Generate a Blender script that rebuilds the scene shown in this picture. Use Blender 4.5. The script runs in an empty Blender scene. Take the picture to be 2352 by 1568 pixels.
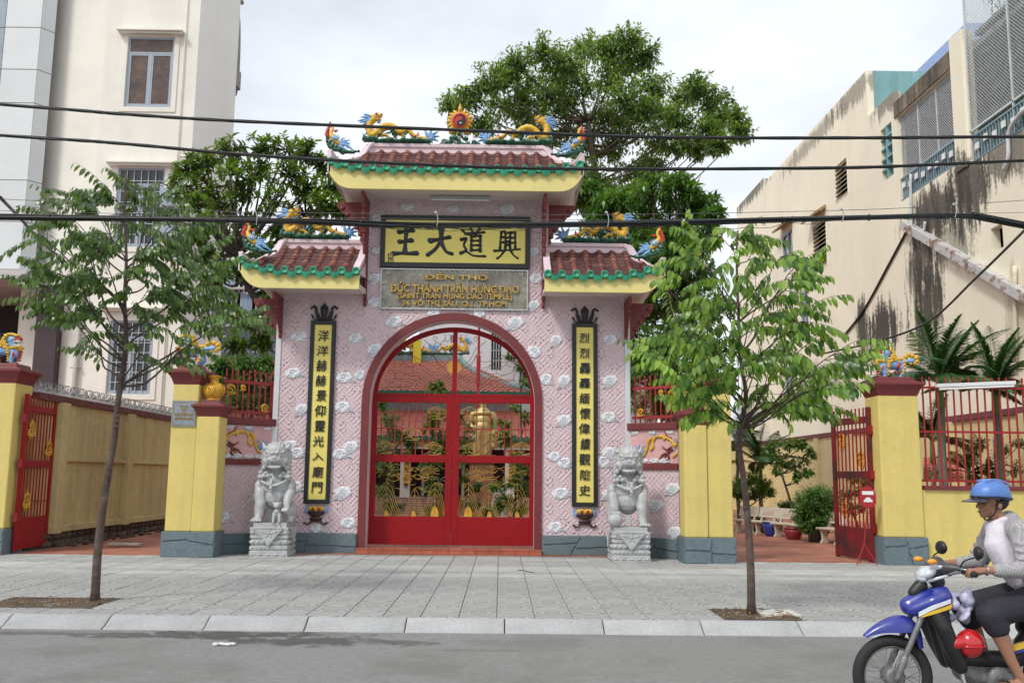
import bpy, bmesh, math, random
import numpy as np
from mathutils import Vector, Matrix, Quaternion
rnd = random.Random(7)
S = bpy.context.scene
COL = S.collection
R = math.radians

# ------------------------------------------------------------------ camera
PITCH, YAW, ROLL, EYE = R(8.2), R(0.6), R(0.65), 1.65
FPX = 2150.0                       # focal length on a 2352 x 1568 picture
_fw = Vector((math.sin(YAW)*math.cos(PITCH), math.cos(YAW)*math.cos(PITCH), math.sin(PITCH)))
_rt = Vector((math.cos(YAW), -math.sin(YAW), 0))
_up = _rt.cross(_fw)
_r2 = _rt*math.cos(ROLL) + _up*math.sin(ROLL)
_u2 = -_rt*math.sin(ROLL) + _up*math.cos(ROLL)
cam = bpy.data.objects.new('camera', bpy.data.cameras.new('camera'))
COL.objects.link(cam)
cam.matrix_world = Matrix(((_r2.x,_u2.x,-_fw.x,0),(_r2.y,_u2.y,-_fw.y,0),(_r2.z,_u2.z,-_fw.z,EYE),(0,0,0,1)))
cam.data.sensor_width = 36
cam.data.lens = 36*FPX/2352
cam.data.clip_start = 0.05
cam.data.clip_end = 2000
S.camera = cam

def at(px, py, Y=None, Z=None, X=None):
    """a measured picture point taken to the real place it has on a known plane"""
    d = _fw*FPX + _r2*(px-1176) - _u2*(py-784)
    t = Y/d.y if Y is not None else ((Z-EYE)/d.z if Z is not None else X/d.x)
    return Vector((0,0,EYE)) + d*t

# ------------------------------------------------------------------ light
SUN_EL, SUN_AZ = R(48), R(222)     # azimuth measured clockwise from +Y: behind the camera, a little to the left
w = bpy.data.worlds.new('World'); S.world = w; w.use_nodes = True
nt = w.node_tree; nt.nodes.clear()
def wn(t, **k):
    n = nt.nodes.new(t)
    for a, b in k.items(): setattr(n, a, b)
    return n
sky = wn('ShaderNodeTexSky', sky_type='NISHITA', sun_disc=False, sun_elevation=SUN_EL, sun_rotation=SUN_AZ)
sky.air_density = 1.0; sky.dust_density = 2.0
tc = wn('ShaderNodeTexCoord'); mp = wn('ShaderNodeMapping'); mp.inputs['Scale'].default_value = (1, 1, 2.2)
nz = wn('ShaderNodeTexNoise'); nz.inputs['Scale'].default_value = 2.1; nz.inputs['Detail'].default_value = 6; nz.inputs['Roughness'].default_value = .5
rp = wn('ShaderNodeValToRGB'); rp.color_ramp.elements[0].position = .34; rp.color_ramp.elements[1].position = .66
rp.color_ramp.elements[0].color = (.55,.55,.55,1); rp.color_ramp.elements[1].color = (1,1,1,1)
mx = wn('ShaderNodeMix', data_type='RGBA'); mx.inputs['B'].default_value = (10.4, 10.7, 11.1, 1)
sc_ = wn('ShaderNodeVectorMath', operation='SCALE'); sc_.inputs['Scale'].default_value = 1.0
bg = wn('ShaderNodeBackground'); bg.inputs['Strength'].default_value = 0.1
wo = wn('ShaderNodeOutputWorld')
L = nt.links.new
L(tc.outputs['Generated'], mp.inputs['Vector']); L(mp.outputs['Vector'], nz.inputs['Vector']); L(nz.outputs['Fac'], rp.inputs['Fac'])
L(rp.outputs['Color'], mx.inputs['Factor']); L(sky.outputs['Color'], mx.inputs['A']); L(mx.outputs['Result'], bg.inputs['Color']); L(bg.outputs['Background'], wo.inputs['Surface'])
sun = bpy.data.objects.new('sun', bpy.data.lights.new('sun', 'SUN')); COL.objects.link(sun)
sun.data.energy = 1.9; sun.data.angle = R(10); sun.data.color = (1, .96, .9)
sd = Vector((math.sin(SUN_AZ)*math.cos(SUN_EL), math.cos(SUN_AZ)*math.cos(SUN_EL), math.sin(SUN_EL)))
sun.rotation_euler = sd.to_track_quat('Z', 'Y').to_euler(); sun.location = (0, 0, 30)
S.view_settings.view_transform = 'Standard'; S.view_settings.look = 'None'
S.view_settings.exposure = 0.18; S.view_settings.gamma = 1; S.view_settings.use_curve_mapping = False
S.render.engine = 'CYCLES'
S.cycles.max_bounces = 6; S.cycles.transparent_max_bounces = 8

# ------------------------------------------------------------------ materials
MATS = {}
def mat(name, c, rough=.7, var=.12, scale=2.5, bump=0., bscale=60, metal=0., rndv=0., hue=0., streak=None, dirt=None, island=0., coat=0., c2=None, spots=None, trans=0., spec=None, alpha=None):
    """procedural paint / stone / cloth: noise variation, grain bump, optional streaks and dirt patches"""
    if name in MATS: return MATS[name]
    m = bpy.data.materials.new(name); m.use_nodes = True; MATS[name] = m
    t = m.node_tree; N = t.nodes; K = t.links.new
    b = N['Principled BSDF']; out = N['Material Output']
    b.inputs['Roughness'].default_value = rough; b.inputs['Metallic'].default_value = metal
    if spec is not None: b.inputs['Specular IOR Level'].default_value = spec
    if coat: b.inputs['Coat Weight'].default_value = coat; b.inputs['Coat Roughness'].default_value = .12
    tcn = N.new('ShaderNodeTexCoord'); P = tcn.outputs['Object']
    def noise(s, det=4, ro=.55, vec=None, dist=0.):
        n = N.new('ShaderNodeTexNoise'); n.inputs['Scale'].default_value = s; n.inputs['Detail'].default_value = det
        n.inputs['Roughness'].default_value = ro; n.inputs['Distortion'].default_value = dist
        K(vec or P, n.inputs['Vector']); return n.outputs['Fac']
    def ramp(f, lo, hi, a=(0,0,0,1), z=(1,1,1,1)):
        r = N.new('ShaderNodeValToRGB'); e = r.color_ramp.elements; e[0].position = lo; e[1].position = hi; e[0].color = a; e[1].color = z
        K(f, r.inputs['Fac']); return r.outputs['Color']
    def mixc(f, a, bb, mode='MIX'):
        x = N.new('ShaderNodeMix'); x.data_type = 'RGBA'; x.blend_type = mode
        for s, v in (('Factor', f), ('A', a), ('B', bb)):
            i = x.inputs[s]
            if isinstance(v, (int, float)): i.default_value = v
            elif isinstance(v, tuple): i.default_value = (*v[:3], 1)
            else: K(v, i)
        return x.outputs['Result']
    def mth(op, a, bb):
        x = N.new('ShaderNodeMath'); x.operation = op
        for i, v in enumerate((a, bb)):
            if isinstance(v, (int, float)): x.inputs[i].default_value = v
            else: K(v, x.inputs[i])
        return x.outputs[0]
    base = tuple(c)
    n1 = noise(scale)
    cur = mixc(ramp(n1, .3, .7), tuple(x*(1-var) for x in base), tuple(min(1, x*(1+var)) for x in (c2 or base)))
    n2 = noise(scale*9, 3)
    cur = mixc(var*1.2, cur, ramp(n2, .25, .75), 'OVERLAY')
    if rndv or hue:
        oi = N.new('ShaderNodeObjectInfo')
        hs = N.new('ShaderNodeHueSaturation')
        K(mth('ADD', mth('MULTIPLY', oi.outputs['Random'], 2*rndv), 1-rndv), hs.inputs['Value'])
        if hue: K(mth('ADD', mth('MULTIPLY', oi.outputs['Random'], 2*hue), .5-hue), hs.inputs['Hue'])
        K(cur, hs.inputs['Color']); cur = hs.outputs['Color']
    if island:
        g = N.new('ShaderNodeNewGeometry')
        hs = N.new('ShaderNodeHueSaturation')
        K(mth('ADD', mth('MULTIPLY', g.outputs['Random Per Island'], 2*island), 1-island), hs.inputs['Value'])
        K(mth('ADD', mth('MULTIPLY', g.outputs['Random Per Island'], .03), .485), hs.inputs['Hue'])
        K(cur, hs.inputs['Color']); cur = hs.outputs['Color']
    if dirt:
        col, s, lo, hi, amt = dirt
        f = mth('MULTIPLY', ramp(noise(s, 8, .65), lo, hi), amt)
        cur = mixc(f, cur, col)
    if streak:
        col, s, lo, hi, amt = streak
        mpn = N.new('ShaderNodeMapping'); mpn.inputs['Scale'].default_value = (1, 1, .09); K(P, mpn.inputs['Vector'])
        f = mth('MULTIPLY', ramp(noise(s, 7, .6, mpn.outputs['Vector']), lo, hi), amt)
        cur = mixc(f, cur, col)
    if spots:      # weathered patches with a place of their own: (centre, half sizes, colour, strength)
        mpn = N.new('ShaderNodeMapping'); mpn.inputs['Scale'].default_value = (1, 1, .16); K(P, mpn.inputs['Vector'])
        st = noise(2.6, 8, .68, mpn.outputs['Vector'], .3)
        fine = noise(7, 6, .7)
        for ce, si, colr, amt in spots:
            v1 = N.new('ShaderNodeVectorMath'); v1.operation = 'SUBTRACT'; K(P, v1.inputs[0]); v1.inputs[1].default_value = ce
            v2 = N.new('ShaderNodeVectorMath'); v2.operation = 'DIVIDE'; K(v1.outputs[0], v2.inputs[0]); v2.inputs[1].default_value = si
            v3 = N.new('ShaderNodeVectorMath'); v3.operation = 'LENGTH'; K(v2.outputs[0], v3.inputs[0])
            e = mth('SUBTRACT', 1.0, v3.outputs['Value'])
            e = mth('ADD', mth('MULTIPLY', e, .75), mth('ADD', mth('MULTIPLY', st, 2.6), mth('MULTIPLY', fine, .9)))
            f = mth('MULTIPLY', ramp(mth('SUBTRACT', e, 1.55), .20, .50), amt)
            cur = mixc(f, cur, colr)
    K(cur, b.inputs['Base Color'])
    if bump:
        bn = N.new('ShaderNodeBump'); bn.inputs['Strength'].default_value = bump; bn.inputs['Distance'].default_value = .02
        K(noise(bscale, 5, .6), bn.inputs['Height']); K(bn.outputs['Normal'], b.inputs['Normal'])
    if trans:
        tr = N.new('ShaderNodeBsdfTranslucent'); K(mixc(1.0, cur, (1.6, 1.5, .6), 'MULTIPLY'), tr.inputs['Color'])
        ms = N.new('ShaderNodeMixShader'); ms.inputs[0].default_value = trans
        K(b.outputs[0], ms.inputs[1]); K(tr.outputs[0], ms.inputs[2]); K(ms.outputs[0], out.inputs['Surface'])
    return m

DIRT = (.08, .07, .055)
M = dict(
 pink = mat('pink_wall_paint', (.62,.49,.52), .75, .07, 1.2, .25, 40, dirt=((.42,.33,.33), 1.3, .5, .75, .5)),
 pinkr = mat('pink_relief_paint', (.65,.515,.545), .75, .06, 1.5, .2, 50),
 ridge = mat('pale_pink_ridge_plaster', (.70,.56,.60), .75, .06, 2, .3, 30, dirt=((.30,.24,.24), 3.0, .55, .78, .6), streak=((.25,.2,.2), 3.5, .55, .8, .35)),
 cloud = mat('white_cloud_paint', (.72,.73,.76), .7, .08, 6, .2, 60),
 cloudb = mat('blue_grey_line_paint', (.40,.46,.54), .7, .1),
 yellow = mat('yellow_wall_paint', (.66,.53,.165), .72, .05, 1.3, .2, 45, streak=((.40,.33,.13), 2.4, .5, .8, .42), dirt=((.46,.40,.16), 1.6, .52, .75, .45)),
 yold = mat('weathered_yellow_wall_paint', (.54,.45,.22), .8, .1, .8, .3, 40, streak=((.22,.17,.09), 2.2, .5, .8, .6), dirt=((.30,.25,.15), 1.5, .5, .8, .4)),
 fascia = mat('fascia_yellow_paint', (.72,.62,.24), .72, .05, 2, .15, 45, streak=((.40,.36,.16), 6., .56, .85, .45)),
 soffit = mat('soffit_white_plaster', (.62,.57,.55), .8, .06, 2, .2, 40, dirt=((.4,.37,.35), 2, .5, .8, .4)),
 maroon = mat('maroon_paint', (.165,.024,.026), .5, .12, 3, .2, 40, dirt=((.1,.03,.03), 4, .5, .8, .4)),
 door = mat('red_gate_paint', (.27,.004,.008), .48, .10, 2, .08, 20, spec=.25, dirt=((.08,.015,.02), 1.1, .52, .78, .7), streak=((.13,.02,.03), 4, .6, .85, .4)),
 bar = mat('red_bar_paint', (.30,.012,.016), .45, .1, 5),
 gold = mat('gold_paint', (.62,.33,.03), .38, .15, 8, .2, 40, metal=.15),
 wire_gold = mat('ochre_wire_paint', (.42,.24,.045), .45, .15, 8),
 wire_brown = mat('brown_wire_paint', (.16,.08,.035), .5, .15, 8),
 plinth = mat('blue_grey_plinth_paint', (.125,.175,.195), .6, .12, 2, .45, 18, dirt=((.06,.08,.085), 2, .5, .8, .6)),
 green = mat('green_glazed_trim', (.018,.28,.155), .38, .12, 9, .3, 70, rndv=.12),
 tile = mat('red_brown_roof_tile', (.155,.046,.038), .5, .2, 6, .5, 60, rndv=.45, hue=.012, dirt=((.05,.035,.03), 8, .5, .72, .7), c2=(.27,.085,.055)),
 pan = mat('dark_red_roof_pan', (.11,.032,.028), .6, .2, 6, .5, 60, rndv=.4, hue=.02, dirt=((.035,.028,.025), 8, .48, .7, .8)),
 rtile = mat('orange_red_roof', (.55,.20,.15), .7, .14, 1.2, .3, 30, rndv=.12, dirt=((.3,.09,.06), 4, .45, .75, .4)),
 black = mat('black_board_paint', (.012,.013,.016), .45, .1, 5, .1),
 char = mat('black_lettering', (.010,.014,.020), .3, .1, 5),
 board = mat('yellow_board_paint', (.78,.66,.17), .6, .03, 3, .05),
 plate = mat('grey_stone_plate', (.14,.137,.11), .32, .25, 1.6, .1, 30, c2=(.25,.24,.20), streak=((.05,.05,.045), 2.2, .5, .75, .6)),
 silver = mat('aluminium_trim', (.5,.5,.5), .35, .1, 8, metal=.6),
 goldl = mat('polished_brass_lettering', (.42,.27,.08), .18, .35, 14, metal=.85),
 ivory = mat('ivory_line_paint', (.62,.60,.50), .6, .1, 8),
 marble = mat('grey_white_marble', (.43,.44,.445), .42, .14, 5, .25, 50, dirt=((.22,.23,.23), 6, .5, .78, .7)),
 blue = mat('light_blue_statue_paint', (.20,.38,.64), .42, .2, 10, .4, 60, dirt=((.5,.62,.75), 16, .58, .7, .6)),
 ycol = mat('yellow_statue_paint', (.66,.40,.035), .42, .15, 10, .3, 60, dirt=((.10,.06,.02), 30, .62, .7, .7)),
 redp = mat('red_statue_paint', (.46,.030,.028), .42, .15, 10, .3),
 dgreen = mat('dark_green_statue_paint', (.014,.105,.055), .42, .2, 10, .4, 60),
 white = mat('white_paint', (.75,.75,.75), .5, .05, 6),
 eye = mat('glossy_black_eye', (.01,.01,.012), .15),
 wpost = mat('white_corner_strip_paint', (.60,.62,.65), .7, .06, 3, .2),
 concrete = mat('grey_concrete', (.33,.33,.32), .85, .12, 3, .4, 40),
)

# ------------------------------------------------------------------ mesh helpers
class MB:
    def __init__(s): s.v = []; s.f = []; s.m = []
    def add(s, vs, fs, m=0):
        o = len(s.v); s.v += [tuple(p) for p in vs]; s.f += [tuple(i+o for i in f) for f in fs]; s.m += [m]*len(fs); return s
    def box(s, x0, x1, y0, y1, z0, z1, m=0):
        return s.add([(x,y,z) for x in (x0,x1) for y in (y0,y1) for z in (z0,z1)],
                     [(0,1,3,2),(4,6,7,5),(0,4,5,1),(2,3,7,6),(0,2,6,4),(1,5,7,3)], m)
    def beam(s, a, b, w, h, m=0, up=(0,0,1)):
        a = Vector(a); b = Vector(b); d = (b-a).normalized(); u = Vector(up)
        if abs(d.dot(u)) > .98: u = Vector((0,1,0))
        x = d.cross(u).normalized()*w/2; y = x.cross(d).normalized()*h/2
        vs = [p+i*x+j*y for p in (a,b) for i in (-1,1) for j in (-1,1)]
        return s.add(vs, [(0,1,3,2),(4,6,7,5),(0,4,5,1),(2,3,7,6),(0,2,6,4),(1,5,7,3)], m)
    def prism(s, poly, a, b, plane='xz', m=0, sides=True):
        n = len(poly)
        mk = {'xz': lambda p,d: (p[0],d,p[1]), 'xy': lambda p,d: (p[0],p[1],d), 'yz': lambda p,d: (d,p[0],p[1])}[plane]
        vs = [mk(p,a) for p in poly]+[mk(p,b) for p in poly]
        fs = [tuple(range(n)), tuple(range(2*n-1, n-1, -1))]
        if sides: fs += [(i, i+n, (i+1)%n+n, (i+1)%n) for i in range(n)]
        return s.add(vs, fs, m)
    def tube(s, pts, r, n=6, m=0, cap=True):
        pts = [Vector(p) for p in pts]; k = len(pts)
        if isinstance(r, (int, float)): r = [r]*k
        ref = Vector((.13,.21,1)).normalized(); vs = []
        for i, p in enumerate(pts):
            d = pts[min(i+1,k-1)]-pts[max(i-1,0)]
            d = d.normalized() if d.length > 1e-9 else Vector((0,0,1))
            if abs(d.dot(ref)) > .97: ref = Vector((1,.1,0)).normalized()
            x = d.cross(ref).normalized(); y = d.cross(x)
            ref = (ref - d*ref.dot(d)).normalized()
            vs += [p+(x*math.cos(2*math.pi*j/n)+y*math.sin(2*math.pi*j/n))*r[i] for j in range(n)]
        fs = [(i*n+j, i*n+(j+1)%n, (i+1)*n+(j+1)%n, (i+1)*n+j) for i in range(k-1) for j in range(n)]
        if cap: fs += [tuple(range(n-1,-1,-1)), tuple(range((k-1)*n, k*n))]
        return s.add(vs, fs, m)
    def ell(s, c, r, rot=None, seg=12, rings=8, m=0):
        if isinstance(r, (int, float)): r = (r,r,r)
        c = Vector(c); vs = []; q = rot.to_matrix() if rot else None
        def pt(a, b):
            p = Vector((r[0]*math.sin(a)*math.cos(b), r[1]*math.sin(a)*math.sin(b), r[2]*math.cos(a)))
            return c+(q@p if q else p)
        vs.append(pt(0,0))
        for i in range(1, rings):
            for j in range(seg): vs.append(pt(math.pi*i/rings, 2*math.pi*j/seg))
        vs.append(pt(math.pi,0)); l = len(vs)-1
        fs = [(0,1+j,1+(j+1)%seg) for j in range(seg)]
        for i in range(rings-2):
            for j in range(seg):
                a = 1+i*seg; fs.append((a+j, a+seg+j, a+seg+(j+1)%seg, a+(j+1)%seg))
        a = 1+(rings-2)*seg
        fs += [(l, a+(j+1)%seg, a+j) for j in range(seg)]
        return s.add(vs, fs, m)
    def cap(s, a, b, ra, rb, n=10, m=0):
        a = Vector(a); b = Vector(b); d = b-a; l = d.length; d = d/l if l > 1e-9 else Vector((0,0,1))
        P = []; R_ = []
        for t in (-1,-.8,-.45,0): P.append(a+d*ra*t); R_.append(max(.002, ra*math.sqrt(max(0,1-t*t))))
        for t in (0,.45,.8,1): P.append(b+d*rb*t); R_.append(max(.002, rb*math.sqrt(max(0,1-t*t))))
        return s.tube(P, R_, n, m)
    def limb(s, pts, n=10, m=0):
        for (a, ra), (b, rb) in zip(pts, pts[1:]): s.cap(a, b, ra, rb, n, m)
        return s
    def lathe(s, prof, c=(0,0,0), n=16, m=0, sq=False):
        cx, cy, cz = c; k = len(prof); off = math.pi/4 if n == 4 else 0; f = math.sqrt(2) if n == 4 else 1
        vs = [(cx+f*r*math.cos(2*math.pi*j/n+off), cy+f*r*math.sin(2*math.pi*j/n+off), cz+z) for r, z in prof for j in range(n)]
        fs = [(i*n+j, i*n+(j+1)%n, (i+1)*n+(j+1)%n, (i+1)*n+j) for i in range(k-1) for j in range(n)]
        fs += [tuple(range(n-1,-1,-1)), tuple(range((k-1)*n, k*n))]
        return s.add(vs, fs, m)
    def cut(s, x0, x1, y0, y1, c, prof, m=0):
        """stepped square moulding: prof = [(outset, z)] around the rectangle"""
        vs = []
        for o, z in prof: vs += [(x0-o,y0-o,z),(x1+o,y0-o,z),(x1+o,y1+o,z),(x0-o,y1+o,z)]
        k = len(prof)
        fs = [(i*4+j, i*4+(j+1)%4, i*4+4+(j+1)%4, i*4+4+j) for i in range(k-1) for j in range(4)]
        fs += [(3,2,1,0), tuple(range((k-1)*4, k*4))]
        return s.add(vs, fs, m)
    def xf(s, M4):
        s.v = [tuple(M4 @ Vector(p)) for p in s.v]; return s

WLOC = {}
def wloc(o):
    return WLOC.get(o.name, Vector((0,0,0))) if o else Vector((0,0,0))
def tag(o, label=None, cat=None, group=None, kind=None):
    if label: o['label'] = label
    if cat: o['category'] = cat
    if group: o['group'] = group
    if kind: o['kind'] = kind
    return o
def mesh_of(name, mb, mats, smooth=False):
    me = bpy.data.meshes.new(name); me.from_pydata(mb.v, [], mb.f)
    if not isinstance(mats, (list, tuple)): mats = [mats]
    for mm in mats: me.materials.append(mm)
    if len(mats) > 1: me.polygons.foreach_set('material_index', mb.m)
    if smooth: me.polygons.foreach_set('use_smooth', [True]*len(me.polygons))
    return me
def fixn(me):
    bm = bmesh.new(); bm.from_mesh(me); bmesh.ops.recalc_face_normals(bm, faces=bm.faces); bm.to_mesh(me); bm.free()
def obj(name, mb, mats, parent=None, smooth=False, local=False, loc=None, bevel=0, kind=None, label=None, fix=True, seg=2):
    """ONE mesh object; built in world coordinates unless local"""
    if isinstance(mb, MB):
        if not local:
            o0 = Vector(loc) if loc is not None else wloc(parent)
            mb.v = [(x-o0.x, y-o0.y, z-o0.z) for x,y,z in mb.v]
        me = mesh_of(name, mb, mats, smooth)
        if fix: fixn(me)
    else: me = mb
    o = bpy.data.objects.new(name, me); COL.objects.link(o)
    if parent:
        o.parent = parent; WLOC[o.name] = wloc(parent).copy()
        if loc is not None: o.location = Vector(loc)-(wloc(parent) if not local else Vector((0,0,0))); WLOC[o.name] = Vector(loc)
    elif loc is not None: o.location = loc; WLOC[o.name] = Vector(loc)
    if bevel:
        b = o.modifiers.new('bevel', 'BEVEL'); b.width = bevel; b.segments = seg; b.limit_method = 'ANGLE'; b.angle_limit = R(35)
    if kind: o['kind'] = kind
    if label: o['label'] = label
    return o
def thing(name, label, cat, loc=(0,0,0), rotz=0, group=None):
    o = bpy.data.objects.new(name, None); COL.objects.link(o); o.location = loc; o.rotation_euler = (0,0,rotz)
    o.empty_display_size = .2; WLOC[o.name] = Vector(loc); return tag(o, label, cat, group)
def inst(o, name, parent, loc, rot=(0,0,0), scale=(1,1,1)):
    """piece sharing mesh data; loc is in world unless the parent is local"""
    c = bpy.data.objects.new(name, o.data if hasattr(o, 'data') else o); COL.objects.link(c)
    c.parent = parent; c.location = Vector(loc)-wloc(parent); c.rotation_euler = rot; c.scale = scale
    return c
def kids(o): return [c for c in COL.objects if c.parent == o]
def copy_tree(o, parent=None):
    c = o.copy(); COL.objects.link(c); c.parent = parent
    for ch in list(o.children): copy_tree(ch, c)
    return c
def dup(o, loc, rotz=None, label=None, group=None, scale=None):
    c = copy_tree(o); c.location = loc
    if rotz is not None: c.rotation_euler = (0,0,rotz)
    if label: c['label'] = label
    if group: c['group'] = group
    if scale: c.scale = scale
    return c
def organic(name, mb, voxel, mats, parent=None, smooth=6, **k):
    """joins overlapping limbs and masses into one continuous skin"""
    me = mesh_of(name+'_raw', mb, mats[0] if isinstance(mats,(list,tuple)) else mats); fixn(me)
    o = bpy.data.objects.new('raw', me); COL.objects.link(o)
    rm = o.modifiers.new('r', 'REMESH'); rm.mode = 'VOXEL'; rm.voxel_size = voxel
    if smooth: sm = o.modifiers.new('s', 'SMOOTH'); sm.iterations = smooth; sm.factor = .5
    dg = bpy.context.evaluated_depsgraph_get(); dg.update()
    m2 = bpy.data.meshes.new_from_object(o.evaluated_get(dg)); m2.name = name
    bpy.data.objects.remove(o); bpy.data.meshes.remove(me)
    m2.materials.clear()
    for mm in (mats if isinstance(mats,(list,tuple)) else [mats]): m2.materials.append(mm)
    m2.polygons.foreach_set('use_smooth', [True]*len(m2.polygons))
    if parent is not None and not k.pop('local', False):
        w0 = wloc(parent); m2.transform(Matrix.Translation(-w0))
    k.pop('local', None)
    o2 = bpy.data.objects.new(name, m2); COL.objects.link(o2)
    if parent: o2.parent = parent; WLOC[o2.name] = wloc(parent).copy()
    if 'label' in k: o2['label'] = k['label']
    return o2
def spiral(c, r0, turns, plane='xz', n=18, dirn=1, start=0, y=0):
    out = []
    for i in range(n):
        t = i/(n-1); a = start+dirn*turns*2*math.pi*t; r = r0*(1-t)+.08*r0
        p = (c[0]+r*math.cos(a), c[1]+r*math.sin(a)); out.append((p[0], y, p[1]) if plane == 'xz' else (p[0], p[1], y))
    return out
def crom(pts, n=6):
    P = [Vector(p) for p in pts]; P = [P[0]*2-P[1]]+P+[P[-1]*2-P[-2]]; out = []
    for i in range(1, len(P)-2):
        for k in range(n):
            t = k/n; a,b,c,d = P[i-1],P[i],P[i+1],P[i+2]
            out.append(.5*((2*b)+(c-a)*t+(2*a-5*b+4*c-d)*t*t+(3*b-a-3*c+d)*t**3))
    out.append(P[-2]); return out
def text_mesh(txt, size, depth, *a, **k):
    if 'Đ' not in txt: return text_mesh0(txt, size, depth, *a, **k)
    me = text_mesh0(txt.replace('Đ','D'), size, depth, *a, **k)          # barred D: letter plus its own crossbar
    bb = lambda t: (lambda xs, zs: (min(xs), max(xs), min(zs), max(zs)))(*zip(*[(v.co.x, v.co.z) for v in text_mesh0(t, size, depth, *a, align='LEFT', **k).vertices]))
    full = bb(txt.replace('Đ','D')); x_me = min(v.co.x for v in me.vertices); d = bb('D'); bm = bmesh.new(); bm.from_mesh(me)
    for i, c in enumerate(txt):
        if c != 'Đ': continue
        xr = bb(txt[:i+1].replace('Đ','D'))[1]; w_ = d[1]-d[0]; x0 = xr-w_-full[0]+x_me; zm = (d[2]+d[3])/2; h = size*.045
        g = bmesh.ops.create_cube(bm, size=1)['verts']
        for v in g: v.co = Vector((x0+w_*.17+v.co.x*w_*.62, v.co.y*depth*1.25, zm+v.co.z*h*2))
    bm.to_mesh(me); bm.free(); return me
def text_mesh0(txt, size, depth, offset=0., shear=0., sx=1., align='CENTER', res=2, space=1.):
    cu = bpy.data.curves.new('txt', 'FONT'); cu.body = txt; cu.size = size; cu.extrude = depth/2; cu.offset = offset; cu.shear = shear
    cu.align_x = align; cu.align_y = 'CENTER'; cu.resolution_u = res; cu.space_character = space
    o = bpy.data.objects.new('txt', cu); COL.objects.link(o)
    dg = bpy.context.evaluated_depsgraph_get(); dg.update()
    me = bpy.data.meshes.new_from_object(o.evaluated_get(dg)); bpy.data.objects.remove(o); bpy.data.curves.remove(cu)
    me.transform(Matrix.Diagonal((sx,1,1,1)))
    me.transform(Matrix.Rotation(R(90), 4, 'X'))      # reads from the -Y side, z up
    return me
def text_part(name, txt, size, m, parent, loc, depth=.03, offset=0., shear=0., sx=1., rotz=0, label=None, fit=None):
    me = text_mesh(txt, size, depth, offset, shear, sx)
    if len(me.vertices):
        xs = [v.co.x for v in me.vertices]; zs = [v.co.z for v in me.vertices]
        cx, cz = (min(xs)+max(xs))/2, (min(zs)+max(zs))/2
        me.transform(Matrix.Translation((-cx, 0, -cz)))
        if fit: me.transform(Matrix.Diagonal((fit[0]/(max(xs)-min(xs)), 1, fit[1]/(max(zs)-min(zs)), 1)))
    me.name = name; me.materials.clear(); me.materials.append(m)
    o = bpy.data.objects.new(name, me); COL.objects.link(o); o.parent = parent; o.location = Vector(loc)-wloc(parent); o.rotation_euler = (0,0,rotz)
    if label: o['label'] = label
    return o

# ------------------------------------------------------------------ foliage helpers
def leafmat(name, dark, light, trans=.25, rough=.42):
    m = bpy.data.materials.new(name); m.use_nodes = True; t = m.node_tree; N = t.nodes; K = t.links.new
    b = N['Principled BSDF']; b.inputs['Roughness'].default_value = rough
    g = N.new('ShaderNodeNewGeometry'); r = N.new('ShaderNodeValToRGB'); e = r.color_ramp.elements
    e[0].color = (*dark,1); e[1].color = (*light,1); e[0].position = .05; e[1].position = .95
    K(g.outputs['Random Per Island'], r.inputs['Fac'])
    tcn = N.new('ShaderNodeTexCoord'); nz_ = N.new('ShaderNodeTexNoise'); nz_.inputs['Scale'].default_value = 1.4; K(tcn.outputs['Object'], nz_.inputs['Vector'])
    h = N.new('ShaderNodeHueSaturation'); mt = N.new('ShaderNodeMath'); mt.operation = 'MULTIPLY_ADD'; K(nz_.outputs['Fac'], mt.inputs[0]); mt.inputs[1].default_value = 1.1; mt.inputs[2].default_value = .45
    K(mt.outputs[0], h.inputs['Value']); K(r.outputs['Color'], h.inputs['Color']); K(h.outputs['Color'], b.inputs['Base Color'])
    tr = N.new('ShaderNodeBsdfTranslucent'); mc = N.new('ShaderNodeMix'); mc.data_type = 'RGBA'; mc.blend_type = 'MULTIPLY'; mc.inputs['Factor'].default_value = 1
    K(h.outputs['Color'], mc.inputs['A']); mc.inputs['B'].default_value = (2.2,2.0,.5,1); K(mc.outputs['Result'], tr.inputs['Color'])
    ms = N.new('ShaderNodeMixShader'); ms.inputs[0].default_value = trans
    K(b.outputs[0], ms.inputs[1]); K(tr.outputs[0], ms.inputs[2]); K(ms.outputs[0], N['Material Output'].inputs['Surface'])
    return m
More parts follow.
